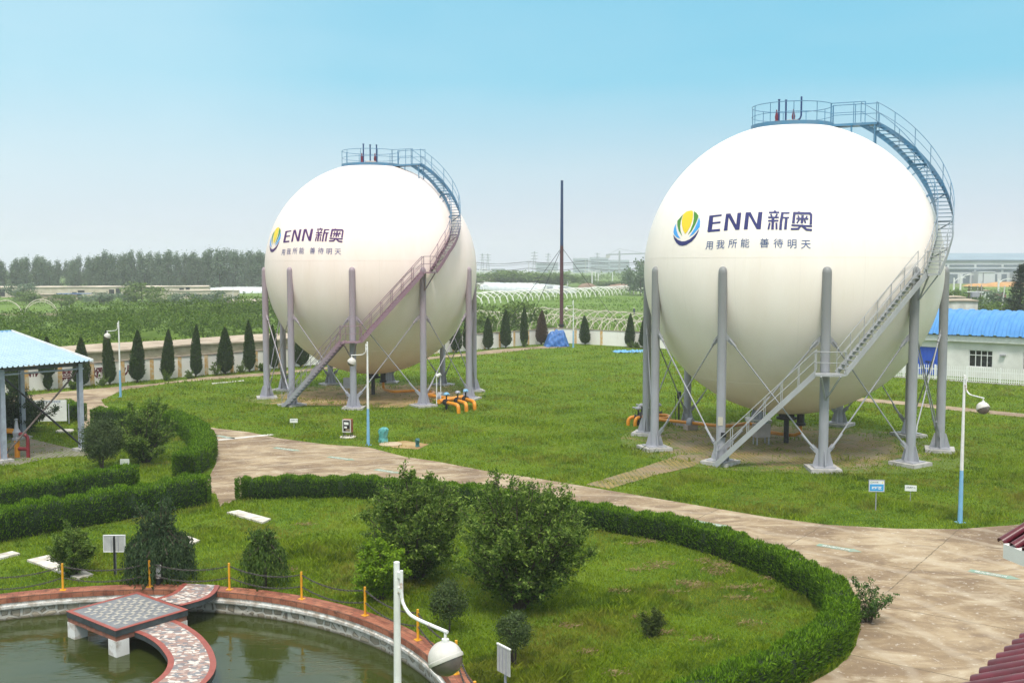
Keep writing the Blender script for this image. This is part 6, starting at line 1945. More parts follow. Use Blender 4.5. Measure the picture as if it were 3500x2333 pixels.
BUS = [crown_mesh('bush', 110 + i, 1300, .085) for i in range(4)]
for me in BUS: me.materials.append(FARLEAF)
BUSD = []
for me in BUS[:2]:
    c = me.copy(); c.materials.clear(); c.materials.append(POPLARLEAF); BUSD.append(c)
ptr = MB(); ptr.tube([(0, 0, -.01), (0, 0, .5), (0, 0, .9)], [.012, .009, .003], 6); PTR = ptr.mesh('trunk')
def far_tree(name, label, x, y, h, w, me, group=None, rz=0.0):
    t = thing(name, label, 'tree', (x, y, 0), rz, group)
    t.scale = (w, w, h)
    link('trunk', PTR, BARK, t); link('crown', me, None, t)
    return t
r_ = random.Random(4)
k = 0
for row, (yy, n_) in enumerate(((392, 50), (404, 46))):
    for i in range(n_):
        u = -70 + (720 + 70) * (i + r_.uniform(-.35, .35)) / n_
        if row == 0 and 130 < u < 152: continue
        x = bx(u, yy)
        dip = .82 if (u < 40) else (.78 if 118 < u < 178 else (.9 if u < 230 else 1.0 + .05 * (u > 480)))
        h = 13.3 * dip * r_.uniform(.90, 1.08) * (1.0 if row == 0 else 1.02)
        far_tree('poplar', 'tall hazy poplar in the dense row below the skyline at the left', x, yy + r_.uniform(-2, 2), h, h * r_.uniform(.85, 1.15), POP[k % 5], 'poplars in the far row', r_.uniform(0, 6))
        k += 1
FT = [(325, 265, 650, 10.0, 0, 0, 'round grey green willow alone in the field'), (45, 290, 650, 7.5, 1, 1, 'pale bushy tree in front of the mud building'), (60, 262, 667, 6.2, 2, 0, 'low round bush near the left edge in the field'), (140, 240, 676, 6, 3, 0, 'low bush left of the field pole'),
      (228, 262, 672, 9, 0, 1, 'wide dark bush before the mud building'), (293, 275, 672, 6, 1, 1, 'dark bush left of the willow'), (378, 255, 672, 7, 2, 0, 'pale bush just right of the willow'), (428, 240, 671, 7.5, 3, 1, 'feathery bush in the middle of the field'), (497, 242, 669, 8, 0, 1, 'feathery bush beside the leaning pole'),
      (545, 245, 680, 5, 1, 0, 'small bush behind the leaning pole'), (1100, 150, 692, 5.8, 2, 0, 'feathery willow at the right edge of the mauve tank'), (1198, 148, 692, 6.0, 3, 0, 'round willow behind the wall left of the mast'), (1140, 158, 742, 4, 0, 0, 'small bush behind the wall beside two cypresses'),
      (1250, 143, 742, 3.2, 1, 0, 'small bush behind the wall at the mast foot'), (1060, 140, 742, 4.5, 2, 0, 'bush behind the wall between the mauve columns'), (1110, 470, 638, 9, 3, 0, 'small tree at the left end of the plastic greenhouse'), (1150, 480, 622, 22, 0, 0, 'broad pale willow behind the plastic greenhouse'),
      (1180, 476, 620, 19, 1, 0, 'tallest willow behind the plastic greenhouse'), (1215, 480, 624, 17, 2, 0, 'willow behind the greenhouse right of the tallest'), (1262, 470, 626, 22, 3, 0, 'willow directly left of the mast'), (1290, 470, 630, 15, 0, 0, 'low willow just right of the mast'), (1240, 474, 628, 13, 2, 0, 'small willow between the greenhouse trees'),
      (1340, 500, 632, 13, 1, 0, 'sparse willow beside the tall white pole'), (1400, 480, 645, 16, 2, 0, 'low bushes right of the twin lamp posts'), (1430, 475, 645, 16, 3, 0, 'low bushes left of the dark tree'), (1375, 486, 645, 14, 0, 0, 'low bushes below the twin lamp posts'),
      (1472, 335, 598, 9.5, 0, 1, 'tall dark tree at the left edge of the larger tank'), (1455, 345, 625, 7, 1, 1, 'dark shrub under the tall tree left of the larger tank'),
      (2195, 215, 662, 4.2, 1, 0, 'yellow green bush right of the larger tank'), (2212, 205, 676, 5, 0, 0, 'bush behind the white sheds'), (2236, 210, 672, 5, 2, 0, 'bush among the sheds and poles'), (2265, 180, 683, 4.5, 3, 0, 'bush above the blue arched roof'),
      (2290, 170, 671, 6.5, 0, 1, 'dark bush beside the conifer'), (2318, 160, 690, 5.2, 1, 0, 'yellow green bush below the conifer'), (2283, 165, 692, 4.0, 2, 0, 'low bush on the skyline of the blue roof'), (2345, 158, 688, 5, 3, 0, 'bush at the right edge above the blue roof')]
for u, y, vt, w, k, dk, lab in FT:
    z = max(1.5, AT(u, vt, y).z)
    p = AT(u, vt, y)
    far_tree('field_tree', lab, p.x, y, z * 1.02, w, (BUSD[k % 2] if dk else BUS[k]), None, k * 1.3 + u)
# conifer at the right edge
cm = None
keep, rng = rng, np.random.default_rng(131)
t = thing('conifer', 'dark grey green conifer with layered boughs at the right edge', 'tree', (AT(2345, 640, 138).x, 138, 0))
mb = MB(); mb.tube([(0, 0, 0), (0, 0, 9.5)], [.22, .05], 8); LP, LD = [], []
H = AT(2345, 606, 138).z
for z in np.arange(1.2, H, .42):
    for q in rng.uniform(0, 2 * pi, 7):
        L_ = (H - z) * .36 * rng.uniform(.6, 1.15) + .3
        kk = rng.uniform(.1, 1, 70)
        dr = np.array([cos(q), sin(q), -.05])
        LP.append(np.array([0, 0, z]) + dr * (L_ * kk)[:, None] + np.stack([0 * kk, 0 * kk, .22 * kk * kk * L_], 1) + rng.normal(0, .12, (70, 3))); LD.append(np.tile(dr + np.array([0, 0, .4]), (70, 1)))
        mb.tube([(0, 0, z), tuple(np.array([0, 0, z]) + dr * L_ * .8)], [.05, .015], 4)
LP, LD = np.concatenate(LP), np.concatenate(LD)
mb.build('trunk', BARK, t); link('crown', leaf_mesh('crown', [leaf_arrays(LP, np.tile([0, 0, 1.0], (len(LP), 1)), .26 * rng.uniform(.6, 1.4, len(LP)), .10, .6, LD, .5)]), leafmat('conifer_needles', (.03, .045, .03), (.085, .11, .075), .15), t)
rng = keep

# hoop frames and plastic greenhouses
BAMBOO = mat('pale_bamboo', (0.62, 0.56, 0.48), (0.46, 0.40, 0.33), 2, 0.8)
WHITEHOOP = mat('white_hoops', (0.80, 0.79, 0.76), (0.68, 0.66, 0.62), 2, 0.6)
def hoop_mesh(w, h, r, nseg=18):
    mb = MB()
    mb.tube([(0, w / 2 * cos(a), h * sin(a) ** .85) for a in np.linspace(0, pi, nseg)], r, 5, cap=False)
    return mb.mesh('hoop')
def tunnel(label, A, B, w, h, n, r, m):
    d = B - A; ln = d.length
    t = thing('tunnel_frame', label, 'greenhouse frame', (A.x, A.y, 0), atan2(d.y, d.x), 'bare hoop frames of the field tunnels')
    me = hoop_mesh(w, h, r)
    for i in range(n):
        o = link('hoop', me, m, t); o.location = (ln * (i + r_.uniform(-.12, .12)) / (n - 1), 0, 0); o.rotation_euler = (0, 0, r_.uniform(-.09, .09)); o.scale = (1, r_.uniform(.95, 1.05), r_.uniform(.92, 1.06))
    for y_, z_ in ((0, h),):
        mb = MB(); mb.tube([(0, y_, z_), (ln, y_, z_)], r * .8, 5); mb.build('ridge_pole', m, t)
    return t
tunnel('long white hoop frame crossing the field right of the mauve tank', Vector((-13, 262, 0)), Vector((46, 372, 0)), 8.4, 2.7, 36, .13, WHITEHOOP)
tunnel('far hoop frame in front of the plastic greenhouse', Vector((-40, 400, 0)), Vector((10, 426, 0)), 9, 2.6, 22, .14, WHITEHOOP)
tunnel('nearest bamboo hoop frame just behind the right hand wall', Vector((1.0, 160, 0)), Vector((23, 128, 0)), 5.2, 2.5, 24, .06, BAMBOO)
tunnel('bamboo hoop frame behind the nearest one by the mast', Vector((3.0, 176, 0)), Vector((31, 136, 0)), 5.2, 2.7, 26, .06, BAMBOO)
tunnel('bamboo hoop frame left of the mast behind the willows', Vector((-6, 168, 0)), Vector((2, 150, 0)), 5.2, 2.6, 10, .06, BAMBOO)
for u, lab in ((14, 'bare hoop pair at the very left edge of the orchard'), (95, 'bare hoop pair rising from the orchard right of the edge one')):
    q = AT(u, 730, 180); e_ = Vector((q.x, q.y, 0)).normalized()
    tunnel(lab, Vector((q.x, q.y, 0)), Vector((q.x, q.y, 0)) + e_ * 3.5, 5.4, 3.7, 2, .07, BAMBOO)
PLASTIC = mat('milky_greenhouse_film', (0.66, 0.67, 0.67), (0.52, 0.54, 0.55), .35, 0.3, spec=0.6, stretch=(3, .6, 1))
def greenhouse(label, A, B, w, h, m=PLASTIC):
    d = B - A; ln = d.length
    t = thing('greenhouse', label, 'greenhouse', (A.x, A.y, 0), atan2(d.y, d.x), 'plastic covered greenhouses')
    mb = MB(); n = 16; S = max(2, int(ln / 3)); vs, fs = [], []
    for i in range(S + 1):
        for k_ in range(n + 1):
            a = pi * k_ / n
            vs.append((ln * i / S, w / 2 * cos(a), h * sin(a) * (1 - .02 * (i % 2))))
    for i in range(S):
        for k_ in range(n): fs.append((i * (n + 1) + k_, (i + 1) * (n + 1) + k_, (i + 1) * (n + 1) + k_ + 1, i * (n + 1) + k_ + 1))
    fs += [tuple(range(n + 1)), tuple(S * (n + 1) + k_ for k_ in range(n, -1, -1))]
    mb.add(vs, fs); mb.build('film', m, t, smooth=40, fix=True)
    mb = MB()
    for i in range(0, S + 1, 3):
        mb.tube([(ln * i / S, w / 2 * 1.01 * cos(a), h * 1.01 * sin(a)) for a in np.linspace(0, pi, 13)], .07, 4)
    mb.build('rib', WHITEP, t)
    mb = MB(); mb.box((ln + .02, 0, 1.1), (.08, 2.2, 2.2)); mb.build('door', mat('grey_film_door', (.38, .4, .42), (.32, .34, .36), 1, .4), t, smooth=0)
    return t
greenhouse('long milky plastic greenhouse left of the mast, end facing right', Vector((bx(1120, 420), 420, 0)), Vector((bx(1263, 374), 374, 0)), 7.5, 3.0)
greenhouse('shorter plastic greenhouse just right of the long one', Vector((bx(1262, 400), 400, 0)), Vector((bx(1298, 370), 370, 0)), 8, 2.4)
for i in range(4):
    greenhouse(('low', 'second low', 'third low', 'farthest low')[i] + ' white greenhouse below the poplars near the mauve tank', Vector((bx(470 + 14 * i, 360 + 8 * i), 360 + 8 * i, 0)), Vector((bx(640, 372 + 8 * i), 372 + 8 * i, 0)), 6, 1.9)

# ---------------------------------------------------------------- poles, wires, lamps, pylons
GREYPOLE = mat('concrete_pole', (0.55, 0.54, 0.52), (0.45, 0.44, 0.42), 2, 0.8)
def upole(label, u, y, vt, arms=True, lean=0.0, r=.16, name='utility_pole'):
    p = AT(u, vt, y); t = thing(name, label, 'pole', (p.x, y, 0))
    mb = MB(); mb.tube([(0, 0, -.1), (lean, 0, p.z)], [r, r * .65], 8); mb.build('pole', GREYPOLE, t)
    if arms:
        for dz in (.6, 1.6, 4.0 if p.z > 11 else 2.4):
            mb = MB(); mb.box((lean, 0, p.z - dz), (2.6, .14, .14)); mb.build('crossarm', DARK, t, smooth=0)
    return Vector((p.x + lean, y, p.z))
PY = 540
tops = [upole('utility pole hidden against the mauve tank edge', 1080, PY - 12, 599), upole('tall utility pole left of the mast carrying wires', 1214.6, PY, 598), upole('tall white utility pole right of the mast carrying wires', 1345, PY, 597), upole('utility pole behind the larger tank', 1478, PY + 8, 598)]
for i in range(3):
    for dz, ox in ((.6, -1.2), (.6, 1.2), (1.6, 0), (4.0, -1.2), (4.0, 1.2)):
        a, b = tops[i] + Vector((ox, 0, -dz + .1)), tops[i + 1] + Vector((ox, 0, -dz + .1))
        mb = MB(); mb.tube([a.lerp(b, s) - Vector((0, 0, 1.1 * 4 * s * (1 - s))) for s in np.linspace(0, 1, 13)], .075, 4)
        tag(mb.build('power_line', DARK), 'dark sagging wire strung between the utility poles %s' % ('left of the mast', 'across the mast', 'beside the larger tank')[i], 'power line', 'wires between the utility poles')
upole('thin utility pole standing in the bushes left of the feathery bush', 158, 245, 663, False, 0, .12)
upole('leaning pole in the field below the greenhouses', 533, 240, 663, False, .25, .12)
upole('white pole behind the sheds right of the larger tank', 2245.7, 190, 655, True, 0, .15)
upole('leaning white pole above the blue arched roof', 2298, 165, 656, False, .7, .14)
upole('thin dark pole beside the transformer frame', 2255.5, 185, 645, False, 0, .08)
upole('slim pole at the left end of the transformer frame', 2231, 188, 652, True, 0, .10)
def street_lamp(label, u, y, vt, arms):
    p = AT(u, vt, y); t = thing('street_lamp', label, 'street lamp', (p.x, y, 0), 0, 'white street lamps on the far road')
    mb = MB(); mb.tube([(0, 0, 0), (0, 0, p.z)], [.32, .24], 8); mb.build('pole', WHITEP, t)
    for s in arms:
        mb = MB(); mb.tube([(0, 0, p.z - 1.2), (s * 1.2, 0, p.z - .2), (s * 2.6, 0, p.z + .1)], .12, 6); mb.box((s * 3.0, 0, p.z + .1), (1.2, .4, .22)); mb.build('lamp_arm', WHITEP, t)
    return t
for lab, u, y, vt, arms in (('white street lamp at the right edge of the mauve tank', 1102, 520, 618, (1,)), ('twin armed street lamp above the greenhouse left end', 1112.8, 500, 622, (-1, 1)), ('street lamp beside the small far building', 1129, 560, 622, (-1,)), ('twin armed street lamp left of the wires pole', 1202.7, 520, 622, (-1, 1)),
                             ('street lamp left of the mast', 1269, 500, 622, (1,)), ('street lamp touching the mast', 1280.5, 520, 622, (-1,)), ('curved street lamp right of the mast', 1303.6, 500, 628, (1,)), ('tall twin street lamp near the white utility pole', 1360, 480, 622, (-1, 1)),
                             ('second tall street lamp near the white utility pole', 1367.7, 520, 622, (-1,)), ('curved street lamp right of the twin lamps', 1374, 500, 628, (1,)), ('far street lamp left of the dark tree', 1449, 520, 632, (1,)), ('short far street lamp over the construction ground', 1407, 640, 625, ()),
                             ('thick white street lamp in front of the factory', 2206.7, 300, 631, (1,)), ('curved street lamp at the right edge of the larger tank', 2191.5, 330, 638, (1,)), ('street lamp before the orange heaps', 2294, 300, 641, (1,))):
    street_lamp(lab, u, y, vt, arms)
PYL = mat('galvanised_lattice', (0.30, 0.32, 0.34), (0.24, 0.26, 0.28), .2, 0.6)
def pylon(label, u, y, vt):
    p = AT(u, vt, y); h = p.z; t = thing('pylon', label, 'pylon', (p.x, y, 0), 0, 'transmission pylons in the haze')
    mb = MB(); w = h * .09
    for a, b in ((-1, -1), (1, -1), (1, 1), (-1, 1)): mb.bar((a * w, b * w, 0), (a * w * .12, b * w * .12, h), .35, .35)
    lv = np.linspace(0, .97, 9)
    for i in range(8):
        za, zb = lv[i] * h, lv[i + 1] * h; wa, wb = w * (1 - .88 * lv[i]), w * (1 - .88 * lv[i + 1])
        mb.bar((-wa, -wa, za), (wb, -wb, zb), .22, .22); mb.bar((wa, -wa, za), (-wb, -wb, zb), .22, .22)
    mb.build('tower', PYL, t, smooth=0)
    for f in (.68, .81, .93):
        mb = MB(); mb.bar((-h * .15, 0, h * f), (h * .15, 0, h * f), .3, .5); mb.build('crossarm', PYL, t, smooth=0)
for lab, u, vt, y in (('pylon nearest the right edge of the mauve tank', 1108, 582, 1150), ('second pylon right of the mauve tank', 1120.5, 582, 1100), ('pylon standing left of the mast', 1227.5, 577, 1100), ('faint pylon close left of the mast', 1259, 581, 1250), ('faint pylon right of the mast', 1372, 580, 1250), ('faint pylon above the poplars', 394, 575, 1000)):
    pylon(lab, u, y, vt)
# tower crane and far blocks
p = AT(1423, 576, 1100); t = thing('tower_crane', 'faint tower crane on the skyline left of the larger tank', 'crane', (p.x, 1100, 0))
mb = MB(); mb.box((0, 0, p.z / 2), (1.8, 1.8, p.z)); mb.build('mast', PYL, t, smooth=0)
mb = MB(); mb.bar((-14, 0, p.z - 4), (34, 0, p.z - 2.5), 1.2, 1.4); mb.bar((0, 0, p.z + 2), (26, 0, p.z - 2.5), .3, .3); mb.bar((0, 0, p.z + 2), (-12, 0, p.z - 3.6), .3, .3); mb.build('jib', PYL, t, smooth=0)
mb = MB(); mb.box((-12, 0, p.z - 6), (4, 1.6, 3)); mb.build('counterweight', CONC, t, smooth=0)
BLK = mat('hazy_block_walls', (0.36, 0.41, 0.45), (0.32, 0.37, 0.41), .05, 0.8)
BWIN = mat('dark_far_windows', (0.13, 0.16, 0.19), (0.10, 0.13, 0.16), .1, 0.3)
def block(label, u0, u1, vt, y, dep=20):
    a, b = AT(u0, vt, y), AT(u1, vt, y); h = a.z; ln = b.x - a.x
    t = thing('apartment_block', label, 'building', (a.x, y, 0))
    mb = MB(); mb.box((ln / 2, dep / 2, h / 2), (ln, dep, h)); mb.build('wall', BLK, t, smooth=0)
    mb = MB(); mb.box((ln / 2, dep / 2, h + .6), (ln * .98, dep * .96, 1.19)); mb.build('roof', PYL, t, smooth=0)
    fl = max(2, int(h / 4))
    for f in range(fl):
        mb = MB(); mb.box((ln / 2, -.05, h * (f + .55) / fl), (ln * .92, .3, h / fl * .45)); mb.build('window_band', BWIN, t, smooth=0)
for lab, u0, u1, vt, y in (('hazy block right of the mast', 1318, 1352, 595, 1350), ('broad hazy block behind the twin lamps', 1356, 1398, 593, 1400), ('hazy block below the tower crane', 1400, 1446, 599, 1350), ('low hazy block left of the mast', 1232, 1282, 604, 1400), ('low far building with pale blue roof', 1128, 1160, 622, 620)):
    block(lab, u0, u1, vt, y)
# far belt of trees at the foot of the haze
keep, rng = rng, np.random.default_rng(151)
m = 9000
u = rng.uniform(-150, 2500, m); yy = rng.uniform(640, 820, m)
xx = (u * SCL - 1750) / FPX * yy
top = 5 + 3.5 * np.sin(u * .05) + 2.5 * np.sin(u * .17) + 2 * np.sin(u * .41)
pos = np.stack([xx, yy, np.maximum(.3, rng.uniform(0, 1, m) ** .7 * np.clip(top * .62, 1.8, 6.5))], 1)
tag(link('far_woods', leaf_mesh('far_woods', [leaf_arrays(pos, np.tile([0, -.6, .8], (m, 1)), 2.0 * rng.uniform(.6, 1.5, m), 1.3, .6)]), FARLEAF), 'far belt of trees fading in the haze at the skyline', 'woods', None, 'stuff')
rng = keep
# mounds
for lab, u0, u1, v, y in (('brown earth mound beyond the hoop frames right of the mast', 1325, 1372, 662, 460), ('low brown bank below the dark tree', 1385, 1465, 664, 440)):
    a, b = AT(u0, v, y), AT(u1, v, y); w = (b.x - a.x) / 2
    mb = MB(); mb.lathe([(w, -.2), (w * .8, .9), (w * .45, 1.7), (0, 2.1)], n=18)
    o = tag(mb.build('earth_mound', mat('brown_earth', (.26, .17, .12), (.18, .12, .08), .6, .95), smooth=60), lab, 'mound'); o.location = ((a.x + b.x) / 2, y, 0); o.scale = (1, .5, 1)

# ---------------------------------------------------------------- factory and sheds on the right
FY = 560
a, b = AT(2100, 650, FY), AT(2560, 650, FY)
FH = AT(2300, 584, FY).z
fw = b.x - a.x
fac = thing('factory', 'long pale grey factory hall with strip windows behind the larger tank', 'building', (a.x, FY, 0))
FW = mat('pale_cladding', (0.52, 0.54, 0.55), (0.47, 0.49, 0.50), .12, 0.6)
fz = lambda v: AT(2300, v, FY).z
mb = MB(); mb.box((fw / 2, 30, fz(597) / 2), (fw, 60, fz(597))); mb.build('wall', FW, fac, smooth=0)
mb = MB(); mb.add([(-1, -1, fz(597)), (fw + 1, -1, fz(597)), (fw + 1, 30, fz(584) + 1), (-1, 30, fz(584) + 1), (-1, 61, fz(597)), (fw + 1, 61, fz(597))], [(0, 1, 2, 3), (3, 2, 5, 4), (0, 3, 4), (1, 5, 2)])
mb.build('roof', mat('blue_grey_roof', (.20, .27, .32), (.17, .23, .28), .1, .5), fac, smooth=0)
for v0, v1 in ((607.8, 612.6), (619.8, 624.2)):
    i = 0
    for x0 in np.arange(4, fw - 14, 14.5):
        mb = MB(); mb.box((x0 + 6.6, -.05, (fz(v0) + fz(v1)) / 2), (13.2, .3, fz(v0) - fz(v1))); mb.build('window', BWIN, fac, smooth=0)
for v in (599.2, 617.2):
    mb = MB(); mb.box((fw / 2, -.35, fz(v)), (fw, .7, .45)); mb.build('ledge', mat('slate_trim', (.22, .27, .31), (.2, .24, .28), .2, .5), fac, smooth=0)
for u0, u1 in ((2100, 2199), (2212, 2227), (2273, 2290), (2300, 2312), (2330, 2350)):
    x0, x1 = AT(u0, 640, FY).x - a.x, AT(u1, 640, FY).x - a.x
    mb = MB(); mb.box(((x0 + x1) / 2, -.05, 2.6), (x1 - x0, .3, 5.0)); mb.build('loading_door', BWIN, fac, smooth=0)
for u0, u1 in ((2232, 2270), (2322, 2345)):
    x0, x1 = AT(u0, 640, FY).x - a.x, AT(u1, 640, FY).x - a.x
    mb = MB(); mb.box(((x0 + x1) / 2, -4, 6.2), (x1 - x0, 8, .5)); mb.box((x0 + 1.2, -4, 3.0), (2.4, 7.4, 5.9)); mb.box((x1 - 3, -4, 3.0), (6, 7.4, 5.9)); mb.build('porch', FW, fac, smooth=0)
OCH = mat('orange_earth', (0.52, 0.28, 0.10), (0.38, 0.20, 0.08), .4, 0.95)
for lab, u, v, y, w, h in (('orange earth heap in front of the factory, right one', 2311, 648, 480, 13, 2.2), ('low orange earth bank in front of the factory', 2256, 649, 490, 10, 1.3)):
    p = AT(u, v, y); mb = MB(); mb.lathe([(w, -.2), (w * .75, h * .6), (w * .4, h * .95), (0, h)], n=16)
    o = tag(mb.build('earth_heap', OCH, smooth=60), lab, 'earth heap'); o.location = (p.x, y, 0); o.scale = (1, .4, 1)
p0, p1_ = AT(2268, 668, 270), AT(2306, 668, 270)
t = thing('shipping_container', 'dark red container before the factory field', 'container', ((p0.x + p1_.x) / 2, 270, 0), .05)
w = p1_.x - p0.x
mb = MB()
for i in range(int(w / .3)): mb.box((-w / 2 + .15 + i * .3, -1.22 + .03 * (i % 2), 1.35), (.299, .1, 2.55))
mb.build('side_panel', mat('dark_red_container', (.24, .05, .07), (.19, .04, .06), 1, .5), t, smooth=0)
mb = MB(); mb.box((0, 0, 1.35), (w, 2.3, 2.5)); mb.build('body', mat('red_container_box', (.22, .05, .06), (.19, .04, .05), 1, .5), t, smooth=0)
mb = MB(); mb.box((0, 0, 2.66), (w + .06, 2.5, .1)); mb.build('top_rail', DARK, t, smooth=0)
long_shed('small whitewashed hut beside the red container', Vector((AT(2261, 680, 215).x, 215, 0)), Vector((AT(2280, 680, 215).x, 215, 0)), AT(2270, 667, 215).z - .15, 4, WHITEP, COPE, ((1.2, .7, 0, 1.7),), .1, 'hut')
WB = mat('whitewashed_brick', (0.66, 0.64, 0.62), (0.48, 0.46, 0.44), .9, 0.9)
long_shed('white walled flat roofed shed behind the blue arched hall', Vector((AT(2170, 700, 165).x, 165, 0)), Vector((AT(2246, 700, 165).x, 165, 0)), AT(2210, 692, 165).z, 7, WB, MUDROOF, (), .15, 'hut')
long_shed('second flat roof rising behind the white shed', Vector((AT(2165, 700, 184).x, 184, 0)), Vector((AT(2218, 700, 184).x, 184, 0)), AT(2200, 684, 184).z, 6, WB, MUDROOF, (), .15, 'hut')
# transformer frame
p = AT(2239, 690, 186); t = thing('transformer_frame', 'rusty transformer frame with insulators between two poles', 'transformer', (p.x, 186, 0))
for x in (-1.1, 1.1):
    mb = MB(); mb.tube([(x, 0, 0), (x, 0, AT(2239, 656, 186).z)], .1, 8); mb.build('leg', BARK, t)
for v in (660, 666, 670):
    mb = MB(); mb.box((0, 0, AT(2239, v, 186).z), (2.8, .2, .16)); mb.build('crossarm', WHITEP if v == 670 else BARK, t, smooth=0)
mb = MB(); mb.box((0, 0, AT(2239, 676, 186).z), (1.3, .8, .9)); mb.build('transformer', STEEL, t, smooth=0)

# hall with the blue arched roof
HA, HB = Vector((35.5, 94.2, 0)), Vector((60, 74.0, 0))
d = (HB - HA); ln = d.length; hz = atan2(d.y, d.x)
hall = thing('hall', 'white hall with blue arched ribbed roof behind the larger tank', 'building', HA, hz)
EH = 3.12
HWALL = mat('hall_whitewash', (0.72, 0.71, 0.68), (0.60, 0.59, 0.56), .8, 0.85)
hx = lambda u: (lambda dd: (lambda tt: (Vector((dd[0] * tt, dd[1] * tt, 0)) - HA).dot(d.normalized()))(((HA.x * -d.y + HA.y * d.x)) / (dd[0] * -d.y + dd[1] * d.x)))(ray(u, 820))
def wall_with_openings(name, x0, x1, z0, z1, opens, m, parent, y=0.0, th=.25):
    """a wall pierced by real openings: built from the strips round them"""
    mb = MB(); xs_ = sorted({x0, x1} | {q for o in opens for q in o[:2]}); zs_ = sorted({z0, z1} | {q for o in opens for q in o[2:]})
    for xa, xb in zip(xs_[:-1], xs_[1:]):
        for za, zb in zip(zs_[:-1], zs_[1:]):
            cx, cz = (xa + xb) / 2, (za + zb) / 2
            if any(o[0] < cx < o[1] and o[2] < cz < o[3] for o in opens): continue
            k = len(mb.v); mb.v += [(xa, y, za), (xb, y, za), (xb, y, zb), (xa, y, zb)]; mb.f.append((k, k + 1, k + 2, k + 3)); mb.m.append(0)
    for o in opens:
        k = len(mb.v); mb.v += [(q[0], yy_, q[1]) for yy_ in (y, y + th) for q in ((o[0], o[2]), (o[1], o[2]), (o[1], o[3]), (o[0], o[3]))]
        for j in range(4): mb.f.append((k + j, k + (j + 1) % 4, k + 4 + (j + 1) % 4, k + 4 + j)); mb.m.append(0)
    return mb.build(name, m, parent, smooth=0)
wins = []
w0, w1 = hx(2225), hx(2280)
wins.append((w0, w1, .95, 2.42))
wins.append((hx(2349), hx(2349) + (w1 - w0), .95, 2.42))
door = (hx(2100), hx(2158), 0, 2.5)
wall_with_openings('wall', -1.2, ln, -.2, EH - .002, wins + [door], HWALL, hall)
mb = MB(); mb.box((ln / 2 - .6, 6.2, EH / 2 - .1), (ln + 1.2, .2, EH)); mb.box((-1.1, 3.1, EH / 2 - .1), (.2, 6.0, EH)); mb.build('rear_wall', HWALL, hall, smooth=0)
mb = MB(); mb.box((ln / 2 - .6, -.12, EH + .28), (ln + 1.6, .5, .56)); mb.build('fascia', WHITEP, hall, smooth=0)
mb = MB(); mb.box((ln / 2 - .6, 2.9, EH - .06), (ln + 1.0, 5.6, .1)); mb.build('ceiling', HWALL, hall, smooth=0)
for wx0, wx1, wz0, wz1 in wins:
    mb = MB()
    W_ = wx1 - wx0
    for xx_ in (wx0 + .03, wx0 + W_ * .28, wx0 + W_ * .52, wx0 + W_ * .77, wx1 - .03): mb.box((xx_, .1, (wz0 + wz1) / 2), (.06, .06, wz1 - wz0))
    for zz_ in (wz0 + .03, wz0 + (wz1 - wz0) * .70, wz1 - .03): mb.box(((wx0 + wx1) / 2, .103, zz_), (W_, .05, .06))
    fr = mb.build('window', WHITEP, hall, smooth=0)
    mb = MB(); mb.box(((wx0 + wx1) / 2, .16, (wz0 + wz1) / 2), (W_, .012, wz1 - wz0)); mb.build('pane', mat('dark_window_pane', (.02, .02, .025), (.012, .012, .016), 1, .1, spec=.6), fr, smooth=0)
mb = MB(); mb.box(((door[0] + door[1]) / 2, .1, 1.25), (door[1] - door[0], .08, 2.5))
for i in range(1, 6): mb.box((door[0] + (door[1] - door[0]) * i / 6, .05, 1.25), (.03, .03, 2.44))
dd_ = mb.build('door', mat('strong_blue_door', (.02, .085, .50), (.018, .075, .44), 1, .5), hall, smooth=0)
mb = MB(); mb.box(((door[0] * .45 + door[1] * .55), .03, 1.2), (.5, .05, .06)); mb.box(((door[0] * .45 + door[1] * .55) + .02, .03, 1.1), (.05, .05, .2)); mb.build('handle', DARK, dd_, smooth=0)
mb = MB(); mb.box((hx(2304), -.15, 2.1), (.45, .25, .08)); mb.build('wall_lamp', STEEL, hall, smooth=0)
mb = MB(); n = 16; RW, RH, Z0 = 7.4, 2.05, EH + .58
cnt = int((ln + 1.6) / 1.0)
vs, fs = [], []
xs_ = []
for i in range(cnt):
    x0 = -1.4 + i * 1.0
    xs_ += [(x0, 0), (x0 + .08, .10), (x0 + .24, .10), (x0 + .34, 0), (x0 + .62, 0.0), (x0 + .66, .03), (x0 + .70, 0)]
for x, e in xs_:
    for k_ in range(n + 1):
        a_ = radians(28) + (pi - 2 * radians(28)) * k_ / n
        rr = (RW / 2) / cos(radians(28))
        zz_ = rr * sin(a_) - rr * sin(radians(28))
        f_ = RH / (rr - rr * sin(radians(28)))
        vs.append((x, 3.1 - (rr + e) * cos(a_), Z0 + zz_ * f_ + e))
for i in range(len(xs_) - 1):
    for k_ in range(n): fs.append((i * (n + 1) + k_, (i + 1) * (n + 1) + k_, (i + 1) * (n + 1) + k_ + 1, i * (n + 1) + k_ + 1))
mb.add(vs, fs)
ro_ = mb.build('roof', mat('bright_blue_roof_sheet', (.085, .27, .57), (.07, .23, .51), 1.5, .5, spec=.25, stretch=(1, 1, .4)), hall, smooth=30)
mb = MB(); mb.box((ln / 2 - .6, -.28, Z0 - .03), (ln + 1.5, .18, .12)); mb.build('gutter', mat('rusty_gutter', (.13, .10, .09), (.07, .055, .05), 4, .9), ro_, smooth=0)

